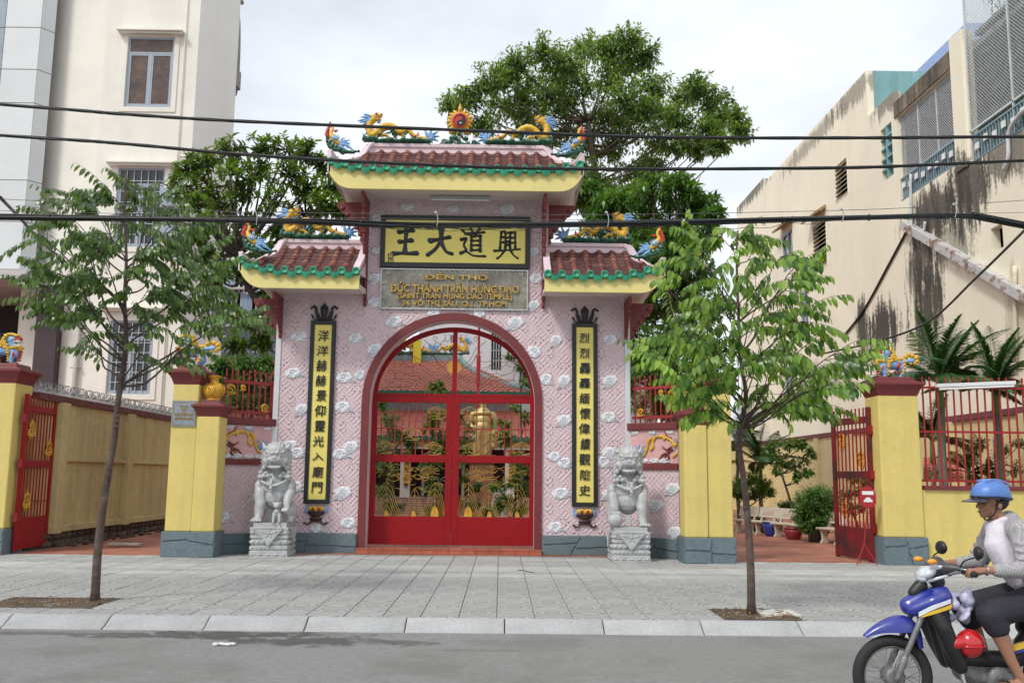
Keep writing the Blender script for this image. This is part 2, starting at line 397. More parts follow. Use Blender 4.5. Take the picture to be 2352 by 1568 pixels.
def leaves(name, pos, dirs, nrm, ln, wd, m, parent, droop=.25, fold=.25, seg=2, kind=None, label=None):
    """many separate leaf blades in one crown: arrays of base point, direction, surface normal, length, width"""
    pos = np.asarray(pos, float); d = np.asarray(dirs, float); u = np.asarray(nrm, float)
    d /= np.linalg.norm(d, axis=1, keepdims=True)+1e-9
    s = np.cross(d, u); s /= np.linalg.norm(s, axis=1, keepdims=True)+1e-9
    u = np.cross(s, d)
    n = len(pos); ln = np.broadcast_to(np.asarray(ln, float), (n,))[:,None]; wd = np.broadcast_to(np.asarray(wd, float), (n,))[:,None]
    V = []; F = []
    if seg == 2:
        base = pos; mid = pos+d*ln*.45; tip = pos+d*ln-u*ln*droop
        l = mid+s*wd*.5+u*wd*fold; r = mid-s*wd*.5+u*wd*fold
        V = np.stack([base, l, tip, r, mid], 1).reshape(-1,3); k = 5
        F = [(0,4,1),(1,4,2),(0,3,4),(3,2,4)]
    else:
        base = pos; m1 = pos+d*ln*.33+u*ln*.02; m2 = pos+d*ln*.68-u*ln*droop*.4; tip = pos+d*ln*.98-u*ln*droop
        l1 = m1+s*wd*.46+u*wd*fold; r1 = m1-s*wd*.46+u*wd*fold; l2 = m2+s*wd*.40+u*wd*fold; r2 = m2-s*wd*.40+u*wd*fold
        V = np.stack([base,l1,l2,tip,r2,r1,m1,m2], 1).reshape(-1,3); k = 8
        F = [(0,6,1),(1,6,7,2),(2,7,3),(0,5,6),(5,4,7,6),(4,3,7)]
    w0 = np.array(wloc(parent)); V = V-w0
    me = bpy.data.meshes.new(name)
    nf = len(F); sz = np.array([len(f) for f in F]); fl = np.array([i for f in F for i in f])
    me.vertices.add(n*k); me.vertices.foreach_set('co', V.astype(np.float32).ravel())
    loops = (fl[None,:]+np.arange(n)[:,None]*k).ravel()
    me.loops.add(len(loops)); me.loops.foreach_set('vertex_index', loops.astype(np.int32))
    tot = np.tile(sz, n); st = np.concatenate([[0], np.cumsum(tot)[:-1]])
    me.polygons.add(n*nf); me.polygons.foreach_set('loop_start', st.astype(np.int32))
    me.update(calc_edges=True); me.validate(); me.materials.append(m)
    me.polygons.foreach_set('use_smooth', [True]*len(me.polygons))
    o = bpy.data.objects.new(name, me); COL.objects.link(o)
    if parent: o.parent = parent; WLOC[o.name] = wloc(parent).copy()
    if kind: o['kind'] = kind
    if label: o['label'] = label
    return o
def wob(a, b, n, amp, rg):
    a = Vector(a); b = Vector(b); l = (b-a).length
    return [a.lerp(b, i/n)+(Vector((rg.uniform(-1,1),rg.uniform(-1,1),rg.uniform(-1,1)))*amp*l*math.sin(math.pi*i/n) if 0 < i < n else Vector((0,0,0))) for i in range(n+1)]
def rv(rg): 
    while True:
        v = Vector((rg.uniform(-1,1),rg.uniform(-1,1),rg.uniform(-1,1)))
        if .05 < v.length < 1: return v

# ------------------------------------------------------------------ the ground
def gridmat(name, c1, c2, mortar, w, h, ms, rough=.8, bump=.4, off=.5, rot=0, plane='xy'):
    m = bpy.data.materials.new(name); m.use_nodes = True; t = m.node_tree; N = t.nodes; K = t.links.new
    b = N['Principled BSDF']; b.inputs['Roughness'].default_value = rough
    tcn = N.new('ShaderNodeTexCoord'); mpn = N.new('ShaderNodeMapping'); K(tcn.outputs['Object'], mpn.inputs[0])
    if plane == 'xz': mpn.inputs['Rotation'].default_value = (R(-90),0,0)
    if plane == 'yz': mpn.inputs['Rotation'].default_value = (R(-90),0,R(-90))
    if rot: mpn.inputs['Rotation'].default_value = (0,0,rot)
    br = N.new('ShaderNodeTexBrick'); K(mpn.outputs[0], br.inputs['Vector']); br.offset = off
    br.inputs['Color1'].default_value = (*c1,1); br.inputs['Color2'].default_value = (*c2,1); br.inputs['Mortar'].default_value = (*mortar,1)
    br.inputs['Scale'].default_value = 1; br.inputs['Brick Width'].default_value = w; br.inputs['Row Height'].default_value = h; br.inputs['Mortar Size'].default_value = ms
    nz_ = N.new('ShaderNodeTexNoise'); nz_.inputs['Scale'].default_value = 1.1; nz_.inputs['Detail'].default_value = 6; K(tcn.outputs['Object'], nz_.inputs['Vector'])
    rr = N.new('ShaderNodeValToRGB'); rr.color_ramp.elements[0].color = (.6,.6,.6,1); rr.color_ramp.elements[1].color = (1.15,1.15,1.15,1)
    rr.color_ramp.elements[0].position = .35; rr.color_ramp.elements[1].position = .65; K(nz_.outputs['Fac'], rr.inputs['Fac'])
    x = N.new('ShaderNodeMix'); x.data_type = 'RGBA'; x.blend_type = 'MULTIPLY'; x.inputs['Factor'].default_value = .8
    K(br.outputs['Color'], x.inputs['A']); K(rr.outputs['Color'], x.inputs['B']); K(x.outputs['Result'], b.inputs['Base Color'])
    bn = N.new('ShaderNodeBump'); bn.inputs['Strength'].default_value = bump; bn.inputs['Distance'].default_value = .01; bn.invert = True
    K(br.outputs['Fac'], bn.inputs['Height']); K(bn.outputs[0], b.inputs['Normal'])
    MATS[name] = m; return m
def tilemat(name, c, rings=True):
    """cement paving tile cast with a fan of grooves in its face"""
    m = mat(name, c, .85, .10, 1.3, 0, rndv=.07, dirt=((.16,.155,.14), 2.3, .5, .75, .55))
    t = m.node_tree; N = t.nodes; K = t.links.new; b = N['Principled BSDF']
    tcn = N.new('ShaderNodeTexCoord'); sp = N.new('ShaderNodeVectorMath'); sp.operation = 'ADD'; sp.inputs[1].default_value = (.0,.24,0); K(tcn.outputs['Object'], sp.inputs[0])
    wv = N.new('ShaderNodeTexWave'); wv.wave_type = 'RINGS' if rings else 'BANDS'; wv.rings_direction = 'SPHERICAL'; wv.inputs['Scale'].default_value = 3.4 if rings else 5; wv.inputs['Distortion'].default_value = .6
    wv.inputs['Detail'].default_value = 2; K(sp.outputs[0], wv.inputs['Vector'])
    r = N.new('ShaderNodeValToRGB'); r.color_ramp.elements[0].position = .0; r.color_ramp.elements[1].position = .22; K(wv.outputs['Fac'], r.inputs['Fac'])
    r.color_ramp.elements[0].color = (.30,.30,.30,1)
    old = b.inputs['Base Color'].links[0].from_socket
    x = N.new('ShaderNodeMix'); x.data_type = 'RGBA'; x.blend_type = 'MULTIPLY'; x.inputs['Factor'].default_value = .9
    K(old, x.inputs['A']); K(r.outputs['Color'], x.inputs['B']); K(x.outputs['Result'], b.inputs['Base Color'])
    bn = N.new('ShaderNodeBump'); bn.inputs['Strength'].default_value = .6; bn.inputs['Distance'].default_value = .006; K(r.outputs['Color'], bn.inputs['Height']); K(bn.outputs[0], b.inputs['Normal'])
    return m
gm = MB(); gm.box(-600, 600, -300, 900, -.30, -.06)
tag(obj('ground', gm, mat('ground_earth', (.16,.14,.11), .95, .2, .3)), kind='structure')
asph = mat('worn_asphalt', (.255,.255,.25), .88, .13, 16, .9, 90, dirt=((.19,.185,.175), .8, .48, .62, .7),
   spots=[((-2.95,10.03,0),(1.5,.27,1),(.085,.08,.075),.97), ((-1.9,9.72,0),(1.0,.28,1),(.09,.088,.085),.95), ((-4.6,10.02,0),(1.6,.12,1),(.12,.118,.11),.8), ((-.95,9.72,0),(.55,.16,1),(.11,.11,.105),.8), ((-.2,9.3,0),(.5,.06,1),(.17,.17,.165),.6)])
gm = MB(); gm.box(-60, 60, -12, 10.30, -.25, 0)
tag(obj('road', gm, asph), kind='structure')
# dusty strip where grit gathers along the kerb
kerb_mat = mat('kerb_granite', (.40,.405,.41), .8, .10, 3, .5, 90, rndv=.08, dirt=((.24,.24,.235), 1.6, .5, .75, .6))
kerb = thing('kerb', 'pale grey sloping kerb of long stones along the road edge', 'kerb', (0,10.3,0)); kerb['kind'] = 'structure'
prof = [(10.27,-.2),(10.27,.012),(10.33,.03),(10.51,.118),(10.57,.122),(10.57,-.2)]
jx = -1.0-1.065*9
def kerbstone():
    m = MB(); w = 1.055
    m.prism([(a-10.3, b) for a, b in prof], 0, w, 'yz'); return m
ks = mesh_of('kerb_stone', kerbstone(), kerb_mat); fixn(ks)
for i in range(18):
    o = inst(ks, 'kerb_stone', kerb, (jx+1.065*i+.005, 10.3+rnd.uniform(-.006,.006), rnd.uniform(-.004,.003)), (0,0,rnd.uniform(-.003,.003)))
    if i == 0: b = None
    bv = o.modifiers.new('bevel','BEVEL'); bv.width = .012; bv.segments = 2
# pavement
TS, TX0, TY0, PZ = .42, -5.9-.42*20, 10.575, .12
pav = MB(); pav.box(-60, 60, 10.575, 18.6, -.2, PZ-.014)
pave = tag(obj('pavement', pav, mat('pavement_joint_grit', (.21,.205,.19), .95, .2, 3, .4), loc=(0,10.655,0)), kind='structure')
t1 = tilemat('fan_grooved_paving', (.37,.375,.365)); t2 = mat('smooth_paving_band', (.40,.405,.395), .8, .1, 2, .3, 80, rndv=.07, dirt=((.2,.19,.18), 2.3, .5, .75, .5))
def tile_mb(s=TS-.010, h=.05, b=.006):
    m = MB(); m.cut(-s/2+b, s/2-b, -s/2+b, s/2-b, None, [(b,-h),(b,-b),(0,0)]); return m
tm = [mesh_of('paving_tile', tile_mb(), t1), mesh_of('paving_tile', tile_mb(), t2)]
for q in tm: fixn(q)
far = MB(); cnt = 0
def inpit(x, y):
    return (-5.9 < x < -4.64 and 10.995 < y < 11.835) or (2.5 < x < 3.34 and 10.58 < y < 11.415)
for j in range(19):
    y = TY0+TS*(j+.5)
    for i in range(-2, 72):
        x = TX0+TS*(i+.5)
        if inpit(x, y) or x < -15 or x > 15: continue
        band = j in (10, 12, 13, 17)
        vis = abs(x-.1) < .575*y
        if j < 10 and vis and cnt < 300:
            o = inst(tm[1 if band else 0], 'paving_tile', pave, (x, y, PZ+rnd.uniform(-.0025,.0025)), (rnd.uniform(-.003,.003), rnd.uniform(-.003,.003), (i+j)%2*math.pi)); cnt += 1
        else:
            m2 = tile_mb(); z = PZ+rnd.uniform(-.0025,.0025)
            far.add([(a+x,b+y,c+z) for a,b,c in m2.v], m2.f, 1 if band else 0)
def farmat():
    m = mat('paving_beyond', (.375,.38,.37), .85, .10, 1.3, 0, island=.07, dirt=((.16,.155,.14), 1.3, .5, .75, .55))
    t = m.node_tree; N = t.nodes; K = t.links.new; b = N['Principled BSDF']
    tcn = N.new('ShaderNodeTexCoord'); wv = N.new('ShaderNodeTexWave'); wv.wave_type = 'RINGS'; wv.inputs['Scale'].default_value = 4; wv.inputs['Distortion'].default_value = 9; wv.inputs['Detail Scale'].default_value = 2.4
    K(tcn.outputs['Object'], wv.inputs['Vector'])
    r = N.new('ShaderNodeValToRGB'); r.color_ramp.elements[0].position = .0; r.color_ramp.elements[1].position = .25; r.color_ramp.elements[0].color = (.5,.5,.5,1); K(wv.outputs['Fac'], r.inputs['Fac'])
    old = b.inputs['Base Color'].links[0].from_socket
    x = N.new('ShaderNodeMix'); x.data_type = 'RGBA'; x.blend_type = 'MULTIPLY'; x.inputs['Factor'].default_value = .8
    K(old, x.inputs['A']); K(r.outputs['Color'], x.inputs['B']); K(x.outputs['Result'], b.inputs['Base Color']); return m
obj('paving_rows_beyond', far, [farmat(), mat('smooth_paving_band_beyond', (.41,.415,.405), .8, .1, 2, .3, 80, island=.07, dirt=((.2,.19,.18), 1.3, .5, .75, .5))], pave, kind='stuff', fix=False)
# tree pits cut into the pavement
soil = mat('dark_soil', (.10,.070,.045), .95, .3, 8, .8, 30)
def pit(x0, x1, y0, y1, lab, slab=None):
    t = thing('tree_pit', lab, 'tree pit', ((x0+x1)/2,(y0+y1)/2,PZ), group='tree pits in the pavement')
    m = MB()
    nx, ny = 16, 10
    vs = [(x0+(x1-x0)*i/nx, y0+(y1-y0)*j/ny, PZ-.006+.022*math.sin(7*i/nx+3*j/ny)*rnd.random()+rnd.uniform(0,.012)) for j in range(ny+1) for i in range(nx+1)]
    m.add(vs, [(j*(nx+1)+i, j*(nx+1)+i+1, (j+1)*(nx+1)+i+1, (j+1)*(nx+1)+i) for j in range(ny) for i in range(nx)])
    obj('soil', m, soil, t, smooth=True, fix=False)
    m = MB(); b = .035
    for a in ((x0,x1,y0-b/2,y0+b/2),(x0,x1,y1-b/2,y1+b/2),(x0-b/2,x0+b/2,y0,y1),(x1-b/2,x1+b/2,y0,y1)): m.box(*a, PZ-.1, PZ+.006)
    obj('pit_edging', m, mat('dark_stained_edging', (.10,.085,.075), .9, .2, 5), t)
    n = 90; rg = random.Random(int(x0*100))
    pos = [(rg.uniform(x0,x1), rg.uniform(y0,y1), PZ+.02) for _ in range(n)]
    leaves('dry_leaves', pos, [(rg.uniform(-1,1),rg.uniform(-1,1),.1) for _ in pos], [(0,0,1)]*n, .05, .025, leafmat('dry_leaf', (.16,.08,.03), (.40,.24,.10), .1, .8), t, kind='stuff')
    if slab:
        m = MB(); m.box(*slab, PZ-.03, PZ+.016); obj('cover_slab', m, mat('white_terrazzo_slab', (.55,.54,.50), .7, .12, 12, .3), t, bevel=.005)
    return t
pit(-5.9, -4.64, 10.995, 11.835, 'square tree pit with dry leaves round the slim tree by the gateless driveway')
pit(2.5, 3.34, 10.60, 11.415, 'tree pit with a pale slab in one corner, under the bright green tree', (3.0,3.44,10.9,11.36))
# red courtyard behind the gates
ct = gridmat('terracotta_court', (.36,.125,.075), (.42,.17,.11), (.17,.10,.08), .30, .30, .008, .8, .4, 0)
gm = MB(); gm.box(-60, 60, 18.6, 70, -.25, .124); tag(obj('courtyard', gm, ct), kind='structure')
gm = MB(); gm.prism([(-6.2,17.95),(-9.0,17.95),(-9.0,18.6),(-6.2,18.6)], .10, .130, 'xy'); gm.prism([(3.9,17.85),(7.0,17.85),(7.0,18.6),(3.9,18.6)], .10, .130, 'xy')
tag(obj('driveway_threshold', gm, ct), kind='structure')
# litter
pl = mat('crumpled_plastic', (.62,.64,.62), .3, .1, 10, .6, 30)
p0 = at(515,1482,Z=0)
m = MB()
for i in range(5): m.ell(p0+Vector((-.08+.04*i, rnd.uniform(-.02,.02), .016)), (.035,.03,.016+.010*rnd.random()), seg=8, rings=5)
tag(organic('plastic_bag', m, .009, pl, None, 2), 'crumpled white plastic bag lying on the asphalt by the wet patch', 'litter')
def leafdrop(px, py, z, s, lab, k=1):
    p = at(px, py, Z=z)
    leaves_o = leaves('fallen_leaf', [p+Vector((0,0,.004))], [(math.cos(k),math.sin(k),0)], [(0,0,1)], s, s*.45, MATS.setdefault('dl', leafmat('dry_leaf_big', (.42,.25,.08), (.5,.33,.12), .1, .8)), None, -.1, .06, 3)
    tag(leaves_o, lab, 'leaf', 'dry leaves lying on the pavement')
leafdrop(715,1333,PZ,.13,'curled yellow-brown leaf on the paving nearest the gate step')
leafdrop(400,1278,PZ+.01,.12,'small brown leaf by the foot of the tall yellow pillar', 2.)
leafdrop(110,1293,PZ,.12,'brown leaf on the paving before the open left gate leaf', .4)
m = MB(); p = at(1190,1309,Z=PZ+.008); q = at(1228,1314,Z=PZ+.008)
m.tube(crom([p, p.lerp(q,.4)+Vector((0,.05,.006)), p.lerp(q,.7)-Vector((0,.03,0)), q],4), [.006]*12+[.003], 5)
tag(obj('fallen_twig', m, mat('twig_bark', (.09,.06,.04), .9, .2, 9)), 'thin brown twig lying on the paving before the gate', 'twig')

# ------------------------------------------------------------------ the temple gate
GX, FY = -1.0, 19.0
gate = thing('temple_gate', 'pink temple gateway with a round red arch and three tiled roofs', 'gateway', (GX, FY, .12))
AR, AZ = 1.83, 3.13           # outer radius of the maroon arch band, springing height
def arc(r, z, n=28, a0=0., a1=math.pi): return [(GX+r*math.cos(a0+(a1-a0)*i/n), z+r*math.sin(a0+(a1-a0)*i/n)) for i in range(n+1)]
IR = AR-.15
out = [(GX-3.51,.12),(GX-3.51,5.5),(GX-1.81,5.5),(GX-1.81,7.6),(GX+1.81,7.6),(GX+1.81,5.5),(GX+3.51,5.5),(GX+3.51,.12),(GX+IR,.12)]+arc(IR, AZ)+[(GX-IR,.12)]
m = MB(); m.prism(out, FY, FY+.42); obj('wall', m, M['pink'], gate)
# maroon arch band with its two faces
def ring(r0, r1, y0, y1, zb):
    m = MB(); pr = [(GX+r1,zb)]+arc(r1, AZ)+[(GX-r1,zb),(GX-r0,zb)]+arc(r0, AZ, a0=math.pi, a1=0)+[(GX+r0,zb)]
    m.prism(pr, y0, y1); return m
obj('arch_band', ring(IR-.002, AR, FY-.045, FY-.001, .12), M['maroon'], gate)
def hide(x, z, r=AR):      # inside the arch band
    return (abs(x-GX) < r and z < AZ) or math.hypot(x-GX, z-AZ) < r
def wallok(x, z):
    if not (GX-3.5 < x < GX+3.5 and .50 < z < 5.24): 
        if not (abs(x-GX) < 1.80 and 5.2 <= z < 7.32): return False
    return not hide(x, z)
def lattice(ok, x0, x1, z0, z1, y, u=.074, d=.0085, wd=.036, rot=R(45)):
    """interlocking key-fret ridges, clipped to the wall they sit on"""
    m = MB(); c, s = math.cos(rot), math.sin(rot)
    def T(p): X = p[0]*u; Z = p[1]*u; return (x0+c*X-s*Z, z0+s*X+c*Z)
    n = int((x1-x0+z1-z0)/u/5)+3; segs = set()
    cell = [((0,.5),(5,.5)),((0,4.5),(5,4.5)),((0,1.5),(2.5,1.5)),((2.5,1.5),(2.5,3.5)),((2.5,3.5),(5,3.5)),
            ((5,1.5),(3.5,1.5)),((3.5,1.5),(3.5,2.5)),((3.5,2.5),(5,2.5)),((0,3.5),(1.5,3.5)),((1.5,3.5),(1.5,2.5)),((1.5,2.5),(0,2.5))]
    for i in range(-n, n):
        for j in range(-n, n):
            P1 = T((i*5,j*5))
            if not (x0-1 < P1[0] < x1+1 and z0-1 < P1[1] < z1+1): continue
            for (a, b) in cell:
                if (i+j) % 2: a = (5-a[1], a[0]); b = (5-b[1], b[0])
                segs.add(((i*5+a[0],j*5+a[1]),(i*5+b[0],j*5+b[1])))
    for p, q in sorted(segs):
        A, B = T(p), T(q); L_ = math.hypot(B[0]-A[0], B[1]-A[1]); k = max(2, int(L_/.03)); run = None
        dx, dz = (B[0]-A[0])/L_, (B[1]-A[1])/L_
        for i in range(k+1):
            t = i/k; x, z = A[0]+(B[0]-A[0])*t, A[1]+(B[1]-A[1])*t
            if ok(x, z):
                if run is None: run = (x, z)
                end = (x, z)
            if run is not None and (not ok(x, z) or i == k):
                if math.hypot(end[0]-run[0], end[1]-run[1]) > .02:
                    w2 = wd/2; h = wd*.28; e = w2*.9; px, pz = -dz, dx
                    a0 = (run[0]-dx*e, run[1]-dz*e); b0 = (end[0]+dx*e, end[1]+dz*e)
                    vs = [(a0[0]+px*w2,y,a0[1]+pz*w2),(a0[0]-px*w2,y,a0[1]-pz*w2),(b0[0]-px*w2,y,b0[1]-pz*w2),(b0[0]+px*w2,y,b0[1]+pz*w2),
                          (a0[0]+px*h,y-d,a0[1]+pz*h),(a0[0]-px*h,y-d,a0[1]-pz*h),(b0[0]-px*h,y-d,b0[1]-pz*h),(b0[0]+px*h,y-d,b0[1]+pz*h)]
                    m.add(vs, [(4,5,6,7),(0,1,5,4),(1,2,6,5),(2,3,7,6),(3,0,4,7)])
                run = None
    return m
obj('fret_relief', lattice(wallok, GX-3.5, GX+3.5, .5, 7.35, FY-.0005), M['pinkr'], gate, kind='stuff', fix=False, label='pale pink interlocking key-fret relief over the whole wall')
# plinth of rough joined slabs
def slabby(x0, x1, z0, z1, y0, y1, rg, w=.75, gap=.028):
    """plinth core with wavy-edged stone faces standing slightly proud"""
    core = MB(); core.box(x0, x1, y0, y1, z0, z1); stones = []
    x = x0; n = max(1, round((x1-x0)/w)); ws = [rg.uniform(.7,1.3) for _ in range(n)]; k = (x1-x0)/sum(ws)
    def wig(a, b, amp=.028, nn=5):
        return [(a[0]+(b[0]-a[0])*i/nn+(rg.uniform(-amp,amp) if 0 < i < nn else 0), a[1]+(b[1]-a[1])*i/nn+(rg.uniform(-amp,amp) if 0 < i < nn else 0)) for i in range(nn)]
    tops = [x0]; bots = [x0]
    for q in ws[:-1]: tops.append(tops[-1]+q*k); 
    tops.append(x1)
    bots = [x0]+[min(x1-.05,max(x0+.05,t+rg.uniform(-.22,.22))) for t in tops[1:-1]]+[x1]
    for i in range(n):
        zm = z0+(z1-z0)*rg.uniform(.35,.65); zl = zm+rg.uniform(-.08,.08)
        def px(z, j): return bots[j]+(tops[j]-bots[j])*(z-z0)/(z1-z0)
        g = gap/2
        for (za, zb, zc, zd) in ((z0+.004, z0+.004, zl-g, zm-g), (zm+g, zl+g, z1-.004, z1-.004)):
            if rg.random() < .18 and za < zb+1 and n > 1: pass
            A = (px(za,i)+g, za); B = (px(zb,i+1)-g, zb); C = (px(zc,i+1)-g, zc); D = (px(zd,i)+g, zd)
            poly = wig(A,B,.004)+wig(B,C,.02)+wig(C,D,.022)+wig(D,A,.02)
            poly = [(min(x1-.002,max(x0+.002,p[0])), min(z1-.002,max(z0+.002,p[1]))) for p in poly]
            s = MB(); s.prism(poly, y0-.022, y0-.0005); stones.append(s)
    return core, stones
rg = random.Random(3)
for x0, x1 in ((GX-3.60, GX-AR-.005), (GX+AR+.005, GX+3.60)):
    core, st = slabby(x0, x1, .12, .50, FY-.075, FY-.001, rg)
    pl_ = obj('plinth', core, M['plinth'], gate)
    for s in st: obj('stone', s, M['plinth'], pl_, bevel=.008)
for sx in (-1, 1):
    m = MB(); a, b = sorted((GX+sx*3.512, GX+sx*3.62)); m.box(a, b, FY-.03, FY+.42, .5, 5.24); obj('corner_strip', m, M['wpost'], gate, bevel=.006)
for a, b in ((GX-1.93, GX-1.812), (GX+1.812, GX+1.93)):
    m = MB(); m.box(a, b, FY-.03, FY+.42, 5.9, 7.3); obj('tower_corner_strip', m, M['pink'], gate)
# threshold step of brick-red tiles
stp = MB(); stp.box(GX-1.80, GX+1.80, FY-.20, FY+.55, .121, .205); so = obj('threshold', stp, mat('step_mortar', (.24,.17,.14), .9, .15, 6), gate)
bm_ = mat('terracotta_step_tile', (.40,.105,.055), .7, .15, 5, .3, 50, rndv=.18, dirt=((.2,.13,.1), 5, .5, .75, .6))
n = 14; bw = 3.66/n
tmm = MB(); tmm.box(-bw/2+.005, bw/2-.005, -.012, .10, -.033, .034); ft = mesh_of('step_tile', tmm, bm_); fixn(ft)
tmm = MB(); tmm.box(-bw/2+.005, bw/2-.005, -.19, .19, -.009, .010); tt = mesh_of('step_top_tile', tmm, bm_); fixn(tt)
for i in range(n):
    inst(ft, 'step_tile', so, (GX-1.83+bw*(i+.5), FY-.205, .160), (0,0,rnd.uniform(-.01,.01)))
    inst(tt, 'step_top_tile', so, (GX-1.83+bw*(i+.5), FY-.02, .211+rnd.uniform(0,.002)))

# ---- roofs
def roof(cx, hx0, hx1, zb0, zt0, rise, rz, rh0, rh1, ends, label, dn):
    """hx0..hx1: eave extent; rh0..rh1 ridge extent; ends: which ends are hipped with an upturned corner (-1, 1)"""
    rf = obj('roof', MB().box(rh0+.01 if -1 in ends else hx0+.01, rh1-.01 if 1 in ends else hx1-.01, 18.95, 19.45, zb0+.2, rz-.36), M['soffit'], gate, label=label)
    Lm = (hx1-hx0)/2; Ly0, Ly1, YR = 18.0, 20.4, 19.2
    def u(x):
        v = 0
        if 1 in ends: v = max(v, (x-(hx1-2.53))/2.53)
        if -1 in ends: v = max(v, ((hx0+2.53)-x)/2.53)
        return min(1, v)
    zb = lambda x: zb0+.34*max(0,(u(x)-.78)/.22)**3.2
    zt = lambda x: zt0+rise*max(0,(u(x)-.6)/.4)**2
    N_ = 40; xs = [hx0+(hx1-hx0)*(.5-.5*math.cos(math.pi*i/N_)) for i in range(N_+1)]
    # fascia front and back
    for y0, y1, nm in ((Ly0, Ly0+.06, 'fascia'), (Ly1-.06, Ly1, 'fascia')):
        m = MB(); m.prism([(x, zb(x)) for x in xs]+[(x, zt(x)-.02) for x in reversed(xs)], y0, y1); obj(nm, m, M['fascia'], rf)
    # curved underside
    m = MB(); ys = [Ly0+.062, 18.6, 19.2, 19.8, Ly1-.062]
    zz = lambda x, y: zb(x)+.004+.10*(1-min(1,abs(y-YR)/1.2))
    vs = [(x, y, zz(x,y)) for x in xs for y in ys]+[(x, y, zz(x,y)+.10) for x in xs for y in ys]
    k = len(ys); fs = []; o = len(xs)*k
    for i in range(len(xs)-1):
        for j in range(k-1):
            a = i*k+j; fs += [(a,a+1,a+k+1,a+k),(o+a,o+a+k,o+a+k+1,o+a+1)]
    for j in range(k-1): fs += [(j,o+j,o+j+1,j+1),((N_)*k+j,(N_)*k+j+1,o+N_*k+j+1,o+N_*k+j)]
    m.add(vs, fs); obj('soffit', m, M['soffit'], rf, smooth=False)
    # yellow end boards closing the gable ends
    for e in ends:
        xe = hx1 if e > 0 else hx0
        m = MB(); pr = [(Ly0, zb(xe)-.0), (Ly0, zt(xe)), (YR, zt(xe)+.30), (Ly1, zt(xe)), (Ly1, zb(xe)), (19.8, zb(xe)+.02), (18.6, zb(xe)+.02)]
        m.prism([(a, b) for a, b in pr], xe-.03 if e > 0 else xe-.03, xe+.03 if e < 0 else xe+.03, 'yz'); obj('end_board', m, M['soffit'], rf)
    for e in ends:      # plaster block closing each eave corner
        xe = hx1-.07 if e > 0 else hx0+.07
        for ya, yb in ((18.03,18.5),(19.9,20.37)):
            m = MB(); m.box(xe-.065, xe+.065, ya, yb, zt(xe)-.16, zt(xe)+.10); obj('corner_block', m, M['fascia'], rf)
    # slope surface
    def smax(x):
        s = 1.0
        if 1 in ends and x > rh1: s = min(s, max(0.02, (hx1-x)/(hx1-rh1)))
        if -1 in ends and x < rh0: s = min(s, max(0.02, (x-hx0)/(rh0-hx0)))
        return s
    ztop = rz-.20
    def surf(x, s, back=False):
        y = 17.97+s*(19.12-17.97)
        z = zt(x)+(ztop-zt(x))*(s*.55+s*s*.45)
        return (x, 2*YR-y if back else y, z)
    for back in (False, True):
        m = MB(); q = 8; vs = []
        for x in xs:
            sm_ = smax(x); vs += [surf(x, sm_*j/q, back) for j in range(q+1)]
        o2 = len(vs); vs += [(a,b,c-.05) for a,b,c in vs]
        fs = [(i*(q+1)+j, i*(q+1)+j+1, (i+1)*(q+1)+j+1, (i+1)*(q+1)+j) for i in range(len(xs)-1) for j in range(q)]
        fs += [tuple(o2+t for t in reversed(f)) for f in fs]
        m.add(vs, fs); obj('roof_deck', m, M['pan'], rf, fix=False)
    # ridge wall (main beam) and hip ridges with a raised cap
    pro = [(-.11,-.40),(-.11,-.16),(-.085,-.15),(-.085,-.09),(-.12,-.07),(-.12,0),(.12,0),(.12,-.07),(.085,-.09),(.085,-.15),(.11,-.16),(.11,-.40)]
    def sweep(path, side, tap=None):
        m = MB(); vs = []
        for i, (p, dr) in enumerate(zip(path, side)):
            f = 1 if tap is None else tap[i]
            vs += [tuple(Vector(p)+Vector(dr)*a*f+Vector((0,0,b*f))) for a, b in pro]
        n = len(pro); k = len(path)
        m.add(vs, [(i*n+j, i*n+(j+1)%n, (i+1)*n+(j+1)%n, (i+1)*n+j) for i in range(k-1) for j in range(n)]+[tuple(range(n)), tuple(range((k-1)*n,k*n))]); return m
    x0, x1 = rh0, rh1
    obj('ridge', sweep([(x0,YR,rz),(x1,YR,rz)], [(0,1,0)]*2), M['ridge'], rf)
    for e in ends:
        xr = rh1 if e > 0 else rh0; xe = hx1 if e > 0 else hx0; d = xe-xr
        for bk in (1, -1):
            pts = [(xr-.02*e, YR, rz), (xr+d*.10, YR-.10*bk, rz-.03), (xr+d*.30, YR-.25*bk, rz-.30), (xr+d*.58, YR-.62*bk, rz-.54), (xr+d*.85, YR-.98*bk, rz-.66), (xr+d*1.0, YR-1.20*bk, rz-.54)]
            pts = crom(pts, 5); sd_ = []
            for i in range(len(pts)):
                t = pts[min(i+1,len(pts)-1)]-pts[max(0,i-1)]; t.z = 0; s_ = Vector((-t.y, t.x, 0)).normalized(); sd_.append(s_)
            tp = [1]*len(pts); n_ = len(pts)
            for i in range(n_): tp[i] = 1-.62*max(0,(i-n_*.45)/(n_*.55))
            obj('hip_ridge', sweep(pts, sd_, tp), M['ridge'], rf)
    # stepped end where a side roof meets the tower
    for e in (-1, 1):
        if e not in ends:
            xw = hx0 if e < 0 else hx1
            m = MB()
            m.prism([(18.02, zt(xw)-.02),(18.02, zt(xw)+.14),(18.5, zt(xw)+.42),(18.98, rz-.14),(18.98, zt(xw)+.10)], xw-.005 if e<0 else xw-.13, xw+.13 if e<0 else xw+.005, 'yz')
            obj('verge', m, M['ridge'], rf, bevel=.01)
    # tiles
    sp = .27; nC = round((hx1-hx0-.12)/sp); sp = (hx1-hx0-.12)/nC
    rows = 9; SL = 1.34; step = SL/rows
